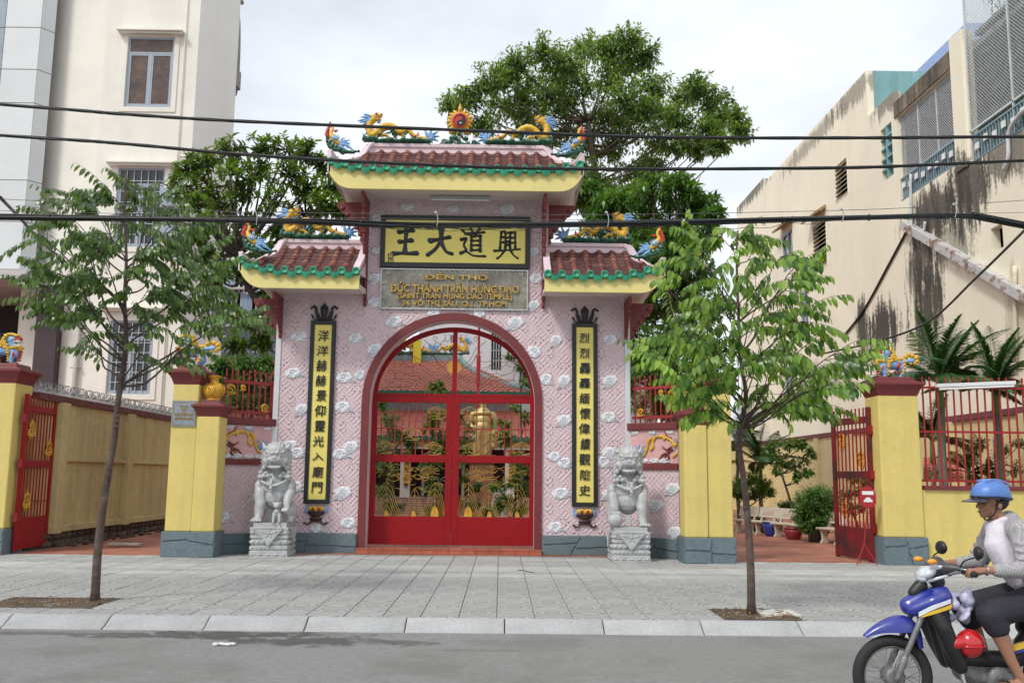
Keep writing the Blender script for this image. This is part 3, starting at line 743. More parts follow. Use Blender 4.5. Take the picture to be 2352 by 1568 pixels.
    for c in range(nC+1):
        x = hx0+.06+sp*c; s1 = smax(x)
        if c in (0, nC) and s1 < .1: s1 = 0
        for r in range(rows):
            s = r/rows; sm2 = (r+1)/rows
            if sm2 > s1+.04: break
            a = Vector(surf(x, s)); b = Vector(surf(x, min(1,sm2+.015)))
            d = b-a; rot = math.atan2(d.z, d.y)
            inst(COVER, 'cover_tile', rf, a+Vector((0,-.01,.012)), (rot, rnd.uniform(-.04,.04), rnd.uniform(-.02,.02)), (1, d.length/.17, 1))
        e = Vector(surf(x, 0))
        inst(DISC, 'eave_disc', rf, e+Vector((0,-.035,.028)), (R(90)+rnd.uniform(-.06,.06), rnd.uniform(-.3,.3), 0))
        if c < nC:
            xm = x+sp/2; s1 = smax(xm)
            for r in range(rows):
                s = r/rows; sm2 = (r+1)/rows
                if sm2 > s1+.06: break
                a = Vector(surf(xm, s)); b = Vector(surf(xm, min(1,sm2+.03))); d = b-a
                inst(PAN, 'pan_tile', rf, a+Vector((0,-.01,.0)), (math.atan2(d.z,d.y)+.03, rnd.uniform(-.02,.02), 0), (1, d.length/.17, 1))
            e = Vector(surf(xm, 0)); tilt = math.atan2(zt(xm+.1)-zt(xm-.1), .2)
            inst(DRIP, 'drip_tile', rf, e+Vector((0,-.032,.045)), (rnd.uniform(-.03,.03), -tilt+rnd.uniform(-.04,.04), 0), (sp/.27,1,rnd.uniform(.94,1.06)))
    return rf
# single tiles (their own local shapes)
m = MB(); n = 8
def halfpipe(r0, r1, y0, y1, th, up=1):
    vs = []
    for (r, y) in ((r0,y0),(r1,y1)):
        for k_ in (0, 1):
            rr = r-th*k_
            vs += [(rr*math.cos(math.pi*i/n), y, up*rr*math.sin(math.pi*i/n)) for i in range(n+1)]
    q = n+1; fs = []
    for i in range(n):
        fs += [(i,i+1,2*q+i+1,2*q+i),(q+i,3*q+i,3*q+i+1,q+i+1),(i,q+i,q+i+1,i+1)]
    fs += [(0,2*q,3*q,q),(n,q+n,3*q+n,2*q+n)]
    return vs, fs
v_, f_ = halfpipe(.082,.058,-.012,.17,.020); m.add(v_, f_); COVER = mesh_of('cover_tile', m, M['tile'], True); fixn(COVER)
m = MB(); W_ = .115; vs = []
for (y, lift) in ((-.02,.030),(.17,.0)):
    for k_ in (0,.016): vs += [(-W_+2*W_*i/8, y+(.028*math.cos(math.pi*(i/8-.5))*-1 if y < 0 else 0), lift-k_+.045*(abs(i/4-1)**2)) for i in range(9)]
fs = []
for i in range(8): fs += [(i,i+1,18+i+1,18+i),(9+i,27+i,27+i+1,9+i+1),(i,9+i,9+i+1,i+1)]
m.add(vs, fs); PAN = mesh_of('pan_tile', m, M['pan'], True); fixn(PAN)
m = MB(); m.lathe([(.001,.004),(.025,.006),(.030,.018),(.045,.012),(.052,.024),(.074,.026),(.077,.014),(.077,-.06),(.001,-.06)], n=18); DISC = mesh_of('eave_disc', m, M['green'], True)
m = MB()
half = [(0,-.175),(.018,-.163),(.030,-.150),(.052,-.138),(.062,-.122),(.082,-.108),(.090,-.088),(.106,-.070),(.110,-.048),(.122,-.028),(.124,.0)]
top = [(.124-.248*i/8, -.038*math.sin(math.pi*i/8)) for i in range(1,8)]
poly = half+top+[(-x,z) for x,z in reversed(half[1:])]
m.prism(poly, -.012, .012); inner = [(x*.80, -.026+(z+.02)*.80) for x,z in poly]
vs = [(x,-.0121,z) for x,z in inner]+[(x*.93,-.022,-.03+(z+.03)*.93) for x,z in inner]; q = len(inner)
m.add(vs, [tuple(range(q,2*q))]+[(i,(i+1)%q,q+(i+1)%q,q+i) for i in range(q)])
for a, b in ((0,-.065),(-.045,-.055),(.045,-.055),(0,-.10),(-.02,-.04),(.022,-.042),(.03,-.085),(-.03,-.085)): m.ell((a,-.022,b), (.014,.010,.014), seg=6, rings=4)
DRIP = mesh_of('drip_tile', m, M['green']); fixn(DRIP)
main_roof = roof(0, GX+.03-2.53, GX+.03+2.53, 7.27, 7.68, .12, 8.61, GX-1.83, GX+1.83, (-1,1), 'upper roof across the gate tower', None)
left_roof = roof(0, GX-4.16, GX-1.815, 5.24, 5.56, .22, 6.50, GX-3.57, GX-1.82, (-1,), 'lower roof beside the couplet that starts with the water character', None)
right_roof = roof(0, GX+1.815, GX+4.16, 5.24, 5.56, .22, 6.50, GX+1.82, GX+3.57, (1,), 'lower roof beside the couplet that starts with the fire character', None)

# ---- carved maroon brackets
def bracket(w, h, n=7):
    """scalloped triangle: (out, z)"""
    pts = [(0,0),(w,0),(w,-.10)]
    for i in range(1, n):
        t = i/n; x = w*(1-t)**1.25; z = -.10-(h-.10)*t
        pts += [(x+.05*w**.5, z+.05*h/n*2), (x+.02, z), (max(.03,x-.04), z-.02*h)]
    pts += [(.07,-h),(.03,-h-.06),(0,-h)]
    return pts
def put_bracket(x, y, z, w, h, dirn, n=7):
    m = MB(); p = bracket(w, h, n)
    if dirn == 'f': m.prism([(y-a, z+b) for a, b in p], x-.032, x+.032, 'yz')
    else: m.prism([(x+dirn*a, z+b) for a, b in p], y, y+.10, 'xz')
    rgb = random.Random(int(x*31))
    for i in range(n):          # raised scrolls on the edge
        t = i/n; a = w*(1-t)**1.25; b = -.1-(h-.1)*t
        if dirn == 'f': m.ell((x, y-a*.93, z+b-.03), (.042,.05,.11*h/2), seg=8, rings=6)
        else: m.ell((x+dirn*a*.8, y-.0, z+b-.03), (.06,.03,.05), seg=8, rings=6)
    obj('bracket', m, M['maroon'], gate, bevel=.012)
for sx in (-1, 1):
    put_bracket(GX+sx*1.83, FY-.03, 7.27, .80, 2.15, 'f', 9)
    put_bracket(GX+sx*3.53, FY-.03, 5.22, .72, .78, 'f', 5)
    put_bracket(GX+sx*1.93, FY+.02, 7.29, .56, .80, sx, 5)
    put_bracket(GX+sx*3.62, FY+.02, 5.22, .50, .80, sx, 5)
# lamp tube under the upper soffit
m = MB(); m.box(GX-.50, GX+.72, 18.48, 18.56, 7.235, 7.285, 0); m.tube([(GX-.48,18.52,7.225),(GX+.70,18.52,7.225)], .016, 8, 1)
obj('tube_lamp', m, [mat('lamp_housing', (.35,.40,.40), .5, .1), M['white']], gate)

# ---- cloud reliefs on the wall
def cloud_mb(v):
    m = MB(); rg2 = random.Random(v); D = .020
    # lobes
    L0 = [(-.02,.03,.085),(.05,.055,.06),(-.085,.0,.06),(-.045,-.05,.055),(.03,-.02,.07),(.085,.01,.045)][:6 if v != 2 else 5]
    for x, z, r in L0: m.ell((x,0,z), (r,D,r*.92), seg=14, rings=6)
    tail = [(.03,-.045),(.07,-.060),(.11,-.055),(.15,-.070),(.20,-.105)] if v != 1 else [(.03,-.045),(.0,-.085),(-.05,-.115),(-.11,-.12),(-.18,-.15)]
    rr = [.05,.036,.028,.020,.006]
    for (a, r1), (b, r2) in zip(list(zip(tail,rr)), list(zip(tail,rr))[1:]):
        for t in (0,.33,.66): m.ell((a[0]+(b[0]-a[0])*t,0,a[1]+(b[1]-a[1])*t), (max(.012,(r1+(r2-r1)*t)*1.1),D*.7,max(.008,(r1+(r2-r1)*t)*.8)), seg=8, rings=5)
    def line(p, r=.0065): m.tube([(x,-D-.001 if i else -D*.8,z) for i,(x,z) in enumerate(p)], r, 4, 1)
    sp_ = spiral((-.01,.03), .055, 1.4, n=16, dirn=1 if v != 1 else -1)
    line([(p[0],p[2]) for p in sp_])
    sp_ = spiral((-.06,-.03), .035, 1.1, n=10, dirn=-1); line([(p[0],p[2]) for p in sp_])
    line([(.03,-.03),(.07,-.045),(.12,-.045),(.18,-.085)] if v != 1 else [(.03,-.03),(-.02,-.075),(-.08,-.1),(-.15,-.13)])
    # bumpy outer rim
    for k_ in range(9):
        a = R(20+k_*32); m.ell((-.01+.105*math.cos(a), -.004, .005+.078*math.sin(a)), (.030,D*.8,.026), seg=8, rings=5)
    return m
CLD = [mesh_of('cloud_relief', cloud_mb(v), [M['cloud'], M['cloudb']], True) for v in (0,1,2)]
spots = []
for x, y, v in [(135,200,0),(440,210,0),(650,120,0),(100,400,0),(380,425,0),(465,410,2),(150,595,1),(370,585,0),(85,790,1),(120,835,0),(415,800,1),(355,840,0),(110,1020,0),(375,1050,1),(400,1215,0),(225,1245,2),
                (1315,125,1),(1535,220,1),(1410,285,2),(1580,440,1),(1480,435,2),(1580,655,1),(1525,855,0),(1580,890,0),(1560,1055,0),(1530,1240,0),(550,270,1),(870,70,2),(1110,75,2)]:
    spots.append((631.6+.4212*x, 689+.4212*y, v, 1.0))
for x, y, v in [(40,215,1),(330,215,1),(75,440,1),(330,440,1),(80,660,1),(320,640,0),(330,835,1),(290,885,0),(60,1060,1),(330,1060,1),(170,1250,0)]:
    if x > 170 or x > 60 and False: spots.append((1263.3+.4212*x, 689+.4212*y, v, 1.0))
for x, y, v in [(665,835,0),(985,845,0),(1365,850,1),(465,910,0),(455,1140,0),(440,1330,1),(440,1500,0),(1545,1145,1),(1560,1335,0),(1545,1520,1)]:
    spots.append((717.8+.3295*x, 201+.3295*y, v, .9))
for px, py, v, s in spots:
    p = at(px, py, Y=FY); r_ = rnd.uniform(-.12,.12); s *= rnd.uniform(.92,1.12)
    inst(CLD[v], 'cloud_relief', gate, (p.x, FY-.010, p.z), (0, r_, 0), (s*(1.12 if v != 2 else .95)*rnd.uniform(.88,1.12)*(-1 if v == 2 and rnd.random() < .5 else 1),1,s*rnd.uniform(.88,1.1)))

# ---- inscribed boards
def board(name, lab, cat, x0, x1, z0, z1, fw, mf, mp, dp=.05):
    t = thing(name, lab, cat, ((x0+x1)/2, FY-dp, z0))
    m = MB()
    y0, y1 = FY-.017-dp, FY-.017
    m.box(x0, x1, y0, y1, z0, z0+fw); m.box(x0, x1, y0, y1, z1-fw, z1); m.box(x0, x0+fw, y0, y1, z0+fw, z1-fw); m.box(x1-fw, x1, y0, y1, z0+fw, z1-fw)
    obj('frame', m, mf, t, bevel=.006)
    m = MB(); m.box(x0+fw-.002, x1-fw+.002, y0+.022, y1-.001, z0+fw-.002, z1-fw+.002); obj('panel', m, mp, t)
    return t
nb = board('name_board', 'wide yellow name board with four large black characters in a black frame', 'sign', GX-1.55, GX+1.55, 5.90, 7.00, .10, M['black'], M['board'], .07)
BRUSH = {'王':[((22,90),(50,93),(80,97)),((26,52),(50,54),(76,58)),((53,94),(50,50),(49,12)),((0,6),(30,8),(60,7),(100,9))],
 '大':[((12,56),(50,62),(90,70)),((56,100),(54,62),(36,28),(2,2)),((52,58),(66,32),(80,14),(100,8))],
 '道':[((40,99),(48,88)),((76,100),(66,88)),((30,83),(60,85),(95,89)),((60,84),(56,74)),((43,73),(43,24)),((43,74),(80,76)),((80,76),(80,22)),((43,58),(80,59)),((43,42),(80,43)),((43,25),(80,26)),((6,94),(20,82)),((2,62),(22,66),(12,44),(22,26)),((0,14),(22,20),(52,6),(100,4))],
 '興':[((25,92),(21,34)),((80,92),(82,34)),((42,90),(42,36)),((42,90),(61,91)),((61,91),(61,37)),((46,74),(57,75)),((46,61),(57,61)),((46,61),(46,48)),((57,61),(57,48)),((46,48),(57,48)),((24,74),(36,76)),((23,56),(36,58)),((25,92),(37,97)),((67,92),(80,93)),((67,74),(80,75)),((67,56),(81,57)),((0,27),(50,30),(100,34)),((36,27),(26,12),(10,0)),((64,28),(76,12),(92,2))]}
for ch, x, z, w_, h_ in (('王',650,1085,.47,.55),('大',888,1085,.50,.56),('道',1120,1090,.50,.60),('興',1358,1100,.52,.60)):
    p = at(717.8+.3295*x, 201+.3295*z, Y=FY); m = MB()
    base_w = {'王':.052,'大':.053,'道':.034,'興':.028}[ch]
    for st in BRUSH[ch]:       # brush strokes that swell at their start and end
        q = crom([(p.x+(a/100-.5)*w_, FY-.066, p.z+(b/100-.5)*h_) for a, b in st], 5); k = len(q)
        for i, v in enumerate(q):
            f = i/(k-1); wd = base_w*(1.25-.75*math.sin(math.pi*f)**.8*.6)*(1.15-.35*f if len(st) > 2 and ch != '王' else 1)
            m.ell(v, (wd, .022, wd*.82), rot=Quaternion((0,1,0), .5), seg=8, rings=4)
            if i: 
                for t_ in (.33,.66): m.ell(q[i-1].lerp(v,t_), (wd*.97, .0215, wd*.80), rot=Quaternion((0,1,0), .5), seg=8, rings=4)
    obj('character', m, M['char'], nb, fix=False)
    continue
    text_part('character', ch, .5, M['char'], nb, (p.x, FY-.085, p.z), .05, .009 if ch != '興' else .005, .06, fit=(w_,h_))
for i, ch in enumerate(('興','祠')):
    p = at(717.8+.3295*548, 201+.3295*(1180+44*i), Y=FY)
    m = MB(); m.box(p.x-.055, p.x+.055, FY-.078, FY-.066, p.z-.058, p.z+.058); sb = obj('seal_mark', m, M['char'], nb)
    text_part('character', ch, .09, M['board'], nb, (p.x, FY-.082, p.z), .006, .001, fit=(.085,.09))
np_ = board('stone_name_plate', 'grey stone name plate with brass capitals under the yellow name board', 'sign', GX-1.53, GX+1.52, 5.02, 5.875, .028, M['silver'], M['plate'], .045)
for txt, xa, xb, ya, yb, dx in (('ĐỀN THỜ',778,1222,1293,1340,0),('ĐỨC THÁNH TRẦN HƯNG ĐẠO',540,1440,1353,1440,0),('(SAINT TRAN HUNG DAO TEMPLE)',588,1392,1440,1482,0),('36 VÕ THỊ SÁU, Q.1, TP.HCM',625,1352,1483,1530,0)):
    a = at(717.8+.3295*xa, 201+.3295*yb, Y=FY-.05); b = at(717.8+.3295*xb, 201+.3295*ya, Y=FY-.05)
    text_part('lettering', txt, .2, M['goldl'], np_, ((a.x+b.x)/2, FY-.066, (a.z+b.z)/2), .035, .0065, fit=(b.x-a.x, (b.z-a.z)*1.0))
m = MB()
def fretline(x0, x1, z, y, s=.05, up=1):
    x = x0
    while x < x1-s*2.4:
        for a, b in (((x,z),(x+s*.5,z)),((x+s*.5,z),(x+s*.5,z+up*s*.7)),((x+s*.5,z+up*s*.7),(x+s*1.7,z+up*s*.7)),((x+s*1.7,z+up*s*.7),(x+s*1.7,z)),((x+s*1.7,z),(x+s*2.2,z))):
            m.beam((a[0],y,a[1]), (b[0],y,b[1]), .006, .007)
        x += s*2.2
fretline(GX-1.1, GX+1.15, 5.815, FY-.047); fretline(GX-1.1, GX+1.15, 5.06, FY-.047)
for sx in (-1, 1):
    for cz in (5.80, 5.60, 5.45, 5.28, 5.09):
        q = [(p[0], FY-.047, p[2]) for p in spiral((GX+sx*(1.38 if cz in (5.80,5.09) else 1.45), cz), .05, 1.3, n=14, dirn=sx, start=cz*9)]
        m.tube(q, .006, 4)
obj('scroll_border', m, M['ivory'], np_, kind='stuff')
def couplet(x0, x1, z0, z1, chars, lab, xt):
    t = board('couplet_board', lab, 'sign', x0, x1, z0, z1, .085, M['black'], M['board'], .05)
    n = len(chars); zt_, zb_ = z1-.085-.10, z0+.085+.06
    for i, ch in enumerate(chars):
        z = zt_-(zt_-zb_)*(i+.42)/n
        text_part('character', ch, .22, M['char'], t, ((x0+x1)/2+rnd.uniform(-.012,.012), FY-.052, z), .03, .0015, .05, fit=(.215+rnd.uniform(-.015,.01), .225+rnd.uniform(-.02,.015) if ch != '入' else .15))
    # leafy crest
    m = MB(); cx = (x0+x1)/2; y = FY-.035
    m.ell((cx,y,z1+.20), (.075,.03,.14), seg=10, rings=8); m.ell((cx,y,z1+.31), (.035,.03,.05)); m.ell((cx-.05,y,z1+.25), (.035,.028,.05)); m.ell((cx+.05,y,z1+.25), (.035,.028,.05)); m.ell((cx,y,z1+.06), (.055,.03,.06))
    for s in (-1, 1):
        pth = crom([(cx+s*.03,y,z1+.03),(cx+s*.12,y,z1+.06),(cx+s*.155,y,z1+.16),(cx+s*.17,y,z1+.26),(cx+s*.21,y,z1+.30),(cx+s*.25,y,z1+.27)],4)
        m.tube(pth, [.035]*6+[.032,.030]*3+[.026]*4+[.022]*5, 6) if False else m.tube(pth, [.036-.018*i/len(pth) for i in range(len(pth))], 7)
        m.ell((cx+s*.265,y,z1+.265), (.022,.022,.022)); m.ell((cx+s*.125,y,z1+.13), (.03,.025,.075), rot=Quaternion((0,1,0),s*.5))
        m.tube(crom([(cx+s*.02,y,z1+.01),(cx+s*.12,y,z1+.015),(cx+s*.20,y,z1+.03),(cx+s*.23,y,z1+.07)],4), .012, 5); m.ell((cx+s*.235,y,z1+.09), (.022,.02,.05), rot=Quaternion((0,1,0),s*.4))
    obj('crest', m, M['black'], t, smooth=True)
    # fruit bowl on a stand below
    z = z0-.02
    m = MB(); m.cap((cx-.13,y,z-.14),(cx+.13,y,z-.14),.045,.045); m.ell((cx,y,z-.18),(.15,.035,.05)); m.ell((cx,y,z-.27),(.13,.035,.045)); m.cap((cx-.10,y,z-.32),(cx+.10,y,z-.32),.022,.022)
    for s in (-1,1):
        m.tube(crom([(cx+s*.08,y,z-.32),(cx+s*.13,y,z-.37),(cx+s*.18,y,z-.38),(cx+s*.21,y,z-.35)],4), .016, 6); m.ell((cx+s*.215,y,z-.355),(.03,.02,.02))
    obj('bowl_stand', m, mat('dark_brown_relief_paint', (.05,.02,.018), .4, .15, 8), t, smooth=True)
    m = MB()
    for dx, dz in ((-.11,-.075),(0,-.085),(.11,-.075),(-.055,-.07),(.055,-.07)): m.ell((cx+dx,y-.01,z+dz),(.06,.035,.05), seg=10, rings=7)
    obj('fruit', m, M['ycol'], t, smooth=True, label='yellow fruit in the bowl')
    m = MB(); m.ell((cx-.06,y-.045,z-.075),(.03,.02,.03)); m.ell((cx+.06,y-.045,z-.075),(.03,.02,.03)); obj('red_fruit', m, M['redp'], t, smooth=True)
    m = MB()
    for s in (-1,1):
        for a in range(6):
            an = R(-60+a*34); m.cap((cx+s*.15,y,z-.10), (cx+s*(.15+.10*math.cos(an)),y,z-.10+.09*math.sin(an)), .020, .007, 6)
    obj('leaf_tuft', m, M['blue'], t, smooth=True)
    return t
couplet(GX-2.92, GX-2.40, 1.07, 4.76, '洋洋赫赫景仰靈光入廟門', 'tall narrow yellow couplet board beside the lion with a cub', 0)
couplet(GX+2.43, GX+2.95, 1.07, 4.78, '烈烈轟轟緬懷偉績觀陳史', 'tall narrow yellow couplet board beside the lion with a ball', 0)

# ------------------------------------------------------------------ painted roof figures
FW = .085
def Z8(x, y): return ((x-1400)*.0011, 0, (800-y)*.0011)
def spikes(m, base, tips, r=.022, n=6, y=0):
    for b, t in zip(base, tips):
        b = Vector(b); t = Vector(t); mid = b.lerp(t,.5)+Vector((0,0,.02)); m.tube(crom([b, mid, t],3), [r*1.1,r*1.2,r*1.15,r,r*.75,r*.5,r*.08], n)
def make_dragon():
    root = thing('roof_dragon', 'x', 'dragon figure'); P_ = Z8
    m = MB()
    path = crom([P_(905,470),P_(905,600),P_(955,700),P_(1045,650),P_(1120,560),P_(1230,525),P_(1340,560),P_(1420,640),P_(1500,610),P_(1570,590),P_(1640,670),P_(1720,715),P_(1820,735),P_(1915,755)],5)
    k = len(path); m.tube(path, [.060+.020*math.sin(math.pi*min(1,i/k*1.6)) - .022*i/k for i in range(k)], 10)
    m.limb([(P_(1100,690),.032),(P_(1190,680),.030),(P_(1240,720),.022),(P_(1200,745),.016)]); m.limb([(P_(1410,620),.045),(P_(1490,690),.030),(P_(1450,745),.016)])
    m.limb([(P_(1230,715),.014),(P_(1280,735),.008)]); m.limb([(P_(1480,700),.014),(P_(1530,715),.008)])
    m.limb([(P_(905,540),.052),(P_(930,450),.055),(P_(985,400),.06)])
    o = organic('body', m, .011, M['ycol'], root, 3, local=True)
    m = MB(); m.ell(P_(985,375), (.075,.06,.058)); m.ell(P_(1060,345), (.07,.045,.030)); m.ell(P_(1050,415), (.065,.042,.022)); m.ell(P_(950,330), .018); m.ell(P_(880,335), .018)
    m.ell(P_(1030,310), (.045,.04,.022)); m.cap(P_(950,345),P_(885,340),.014,.014)
    organic('head', m, .009, M['ycol'], root, 2, local=True)
    m = MB(); m.ell(P_(1100,325), (.028,.035,.022)); m.cap(P_(1010,395),P_(1095,375),.014,.010); obj('snout_and_lips', m, M['redp'], root, True, True)
    m = MB(); m.ell(Vector(P_(1020,335))+Vector((0,-.050,0)), (.020,.012,.016)); m.ell(Vector(P_(1020,335))+Vector((0,.050,0)), (.020,.012,.016)); obj('eye', m, M['eye'], root, True, True)
    m = MB()
    for a in range(5): m.cap(Vector(P_(1025+16*a,388-4*a))+Vector((0,-.03,0)), Vector(P_(1028+16*a,400-4*a))+Vector((0,-.03,0)), .006,.003,5)
    obj('teeth', m, M['white'], root, True, True)
    m = MB()
    tips = [(690,440),(740,370),(785,318),(760,520),(825,600),(830,690),(720,470),(860,640)]
    base = [(930,430),(930,400),(930,375),(920,480),(900,540),(905,620),(930,450),(900,580)]
    spikes(m, [P_(*b) for b in base], [P_(*t) for t in tips], .026)
    m.ell(P_(920,440), (.05,.055,.06)); m.ell(P_(1060,455), (.035,.03,.022))
    back = [(1060,560),(1120,510),(1190,475),(1260,470),(1330,500),(1480,560),(1550,540),(1620,590),(1680,650),(1760,680)]
    for x, y in back: m.cap(P_(x,y+25),P_(x-22,y-12),.020,.004,6)
    for x, y in ((1180,640),(1240,625),(1520,640)): m.cap(P_(x,y+20),P_(x+60,y-20),.022,.005,6)
    obj('mane', m, M['blue'], root, True, True)
    m = MB(); spikes(m, [P_(1905,740)]*7, [P_(1835,565),P_(1980,548),P_(2085,600),P_(2105,690),P_(2090,780),P_(1990,815),P_(1860,640)], .028)
    m.ell(P_(1930,745),(.05,.03,.05)); obj('tail_flame', m, M['blue'], root, True, True)
    m = MB()
    for a, b, r in (((1000,690),(975,570),.026),((1020,680),(1045,600),.018),((1385,640),(1375,520),.024),((1400,620),(1430,560),.016),((1700,735),(1740,615),.026),((1690,720),(1660,660),.020)): m.tube([P_(*a),P_((a[0]+b[0])/2+8,(a[1]+b[1])/2),P_(*b)],[r,r,.003],8)
    m.ell(P_(1700,710),(.035,.05,.035)); obj('flame', m, M['redp'], root, True, True)
    m = MB(); rg_ = random.Random(5)
    for i in range(22): m.ell((-.62+i*.056, rg_.uniform(-.02,.02), .0+.022*rg_.random()+(.03 if i < 4 else 0)), (.06,.08,.052), seg=8, rings=6)
    m.tube([P_(880,760),P_(830,720),P_(790,660)],[.04,.03,.004],8)
    for x, y, r in ((1090,675,.040),(1300,600,.048),(1320,650,.045),(1450,585,.042),(1350,700,.04)): m.ell(P_(x,y), (r,r*1.2,r))
    obj('cloud_base', m, M['dgreen'], root, True, True)
    m = MB()
    for i in range(9):
        c = (-.55+i*.13, .045+.01*(i%2)); q = [(p[0],-.070,p[2]) for p in spiral(c, .030, 1.1, n=10, dirn=(-1)**i, start=i)]; m.tube(q, .0045, 4)
    for x, y in ((1090,675),(1300,600),(1450,585)):
        c = Z8(x,y); m.tube([(p[0],-.058,p[2]) for p in spiral((c[0],c[2]), .026, 1.1, n=10)], .0045, 4)
    obj('cloud_line', m, M['white'], root, True, True, kind='stuff')
    return root
dragon = make_dragon()
def place_dragon(x, z, mir, lab, first=None, Y=19.2, s=1.14, grp='painted dragons along the roof ridges', sy=1.5):
    o = first or copy_tree(dragon); o.location = (x, Y-.05, z+.055); o.scale = (-s if mir else s, s*sy, s); o['label'] = lab; o['group'] = grp; return o
place_dragon(GX-1.27, 8.61, False, 'painted dragon on the top roof ridge, its back to the white-panelled building', dragon)
place_dragon(GX+1.27, 8.61, True, 'painted dragon on the top roof ridge, on the side of the large leafy tree')
place_dragon(GX-2.93, 6.50, False, 'painted dragon on the lower roof ridge nearest the frangipani tree')
place_dragon(GX+2.93, 6.50, True, 'painted dragon on the lower roof ridge before the dense dark tree')

def PH(x, y): return ((x-330)*.00105, 0, (850-y)*.00105)
def make_phoenix():
    root = thing('roof_phoenix', 'x', 'phoenix figure')
    m = MB(); m.limb([(PH(290,780),.05),(PH(230,710),.075),(PH(165,640),.055),(PH(140,580),.036),(PH(180,510),.030),(PH(165,450),.030),(PH(135,410),.030)]); m.cap(PH(165,440),PH(195,455),.016,.006)
    organic('body', m, .012, M['ycol'], root, 3, local=True)
    m = MB()
    for a, b in (((70,620),(25,600)),((80,560),(45,520)),((75,650),(40,640)),((100,680),(60,660)),((95,520),(70,470))): m.cap(PH(*a),PH(*b),.034,.008,7)
    m.limb([(PH(95,690),.03),(PH(70,600),.04),(PH(85,520),.034),(PH(110,450),.026),(PH(120,380),.020)]); m.ell(PH(125,370),.020); m.ell(PH(150,400),(.03,.02,.014)); m.ell(PH(235,540),(.035,.025,.030)); m.cap(PH(250,530),PH(295,520),.018,.005,6)
    obj('crest', m, M['redp'], root, True, True)
    m = MB(); m.ell(Vector(PH(230,700))+Vector((0,-.05,0)),(.075,.035,.045),rot=Quaternion((0,1,0),.6)); m.ell(Vector(PH(230,700))+Vector((0,.05,0)),(.075,.035,.045),rot=Quaternion((0,1,0),.6))
    for x, y in ((190,610),(230,615),(270,630),(305,660)): m.cap(PH(x,y+18),PH(x+14,y-18),.020,.005,6)
    for pts in (((300,770),(350,740),(370,690),(425,690)),((310,790),(400,740),(460,730),(520,715)),((320,820),(420,800),(470,860),(560,880)),((320,830),(400,880),(450,940),(520,960)),((350,810),(470,820),(560,900),(660,950)),((330,800),(430,770),(500,790),(510,760)),((340,850),(420,900),(480,930),(600,950))):
        q = crom([PH(*p) for p in pts],4); m.tube(q, [.030*(1-i/len(q))+.005 for i in range(len(q))], 6)
    obj('plumage', m, M['blue'], root, True, True)
    m = MB(); q = crom([PH(75,640),PH(100,770),PH(170,860),PH(300,920),PH(450,965),PH(690,945)],5); rp_ = random.Random(4)
    for i, p in enumerate(q): rr_ = .026+.034*math.sin(math.pi*i/len(q)); m.ell(p+Vector((0,rp_.uniform(-.03,.03),rp_.uniform(-.012,.014))),(rr_,rr_*1.2,rr_*rp_.uniform(.7,1)),seg=8,rings=6)
    for x, y, r in ((130,760,.05),(190,820,.05),(260,850,.045),(330,900,.04)): m.ell(PH(x,y),(r,r*1.3,r))
    obj('cloud_base', m, M['dgreen'], root, True, True)
    m = MB()
    for x, y in ((130,760),(190,820),(260,850)):
        c = PH(x,y); m.tube([(p[0],-.062,p[2]) for p in spiral((c[0],c[2]), .028, 1.1, n=10)], .0045, 4)
    obj('cloud_line', m, M['white'], root, True, True, kind='stuff')
    return root
phx = make_phoenix()
for i, (x, y, z, mir, lab) in enumerate([(GX-2.34,18.25,8.22,0,'painted phoenix on the top roof corner against open sky'),(GX+2.34,18.25,8.22,1,'painted phoenix on the top roof corner in front of the large tree'),
    (GX-3.92,18.25,6.13,0,'painted phoenix on the lower roof corner nearest the frangipani tree'),(GX+3.92,18.25,6.13,1,'painted phoenix on the lower roof corner above the bright green street tree')]):
    o = phx if i == 0 else copy_tree(phx)
    o.location = (x,y,z); o.scale = (-1 if mir else 1,1,1); o['label'] = lab; o['group'] = 'painted phoenixes on the roof corners'

# flaming jewel
J = Vector((GX+.03, 19.2, 8.60)); jw = thing('flaming_disc', 'flaming disc with a red and black yin-yang on a green cloud mound', 'ornament', J)
m = MB(); rg_ = random.Random(8)
for i in range(34):
    t = rg_.uniform(-1,1); h = (1-abs(t))**.8*.30
    m.ell(J+Vector((t*.42, rg_.uniform(-.03,.03), rg_.uniform(0,1)*h+.02)), (.06,.07,.05), seg=8, rings=6)
obj('cloud_mound', m, M['dgreen'], jw, True)
m = MB()
for i in range(9):
    t = -.32+.08*i; m.tube([(p[0],J.y-.085,p[2]) for p in spiral((J.x+t, J.z+.06+.11*(i%3)*(1-abs(t)*2)), .04, 1.2, n=10, dirn=(-1)**i, start=i)], .006, 4)
obj('cloud_line', m, M['white'], jw, True, kind='stuff')
C0 = J+Vector((0,0,.56))
m = MB(); m.prism([(C0.x+.20*math.cos(a*math.pi/12), C0.z+.20*math.sin(a*math.pi/12)) for a in range(24)], C0.y-.05, C0.y+.05)
for k in range(15):
    a = R(-60+k*300/14)-0+R(-30); a = R(-120+ (k*300/14)); a += R(90)-R(60)+R(0)
    a = R(90)+R(-150+k*300/14); ln = .30 if k != 7 else .42
    b = C0+Vector((.17*math.cos(a),0,.17*math.sin(a))); t = C0+Vector((ln*math.cos(a-.16*(1 if k < 7 else -1)*(k != 7)),0,ln*math.sin(a-.16*(1 if k < 7 else -1)*(k != 7))))
    m.tube([b,b.lerp(t,.5),t],[.055,.042,.004],7)
for x, z in ((-.16,-.24),(0,-.27),(.16,-.24),(-.09,-.22),(.09,-.22)): m.ell(C0+Vector((x,0,z)),(.08,.07,.055))
obj('flame_ring', m, M['gold'], jw, True)
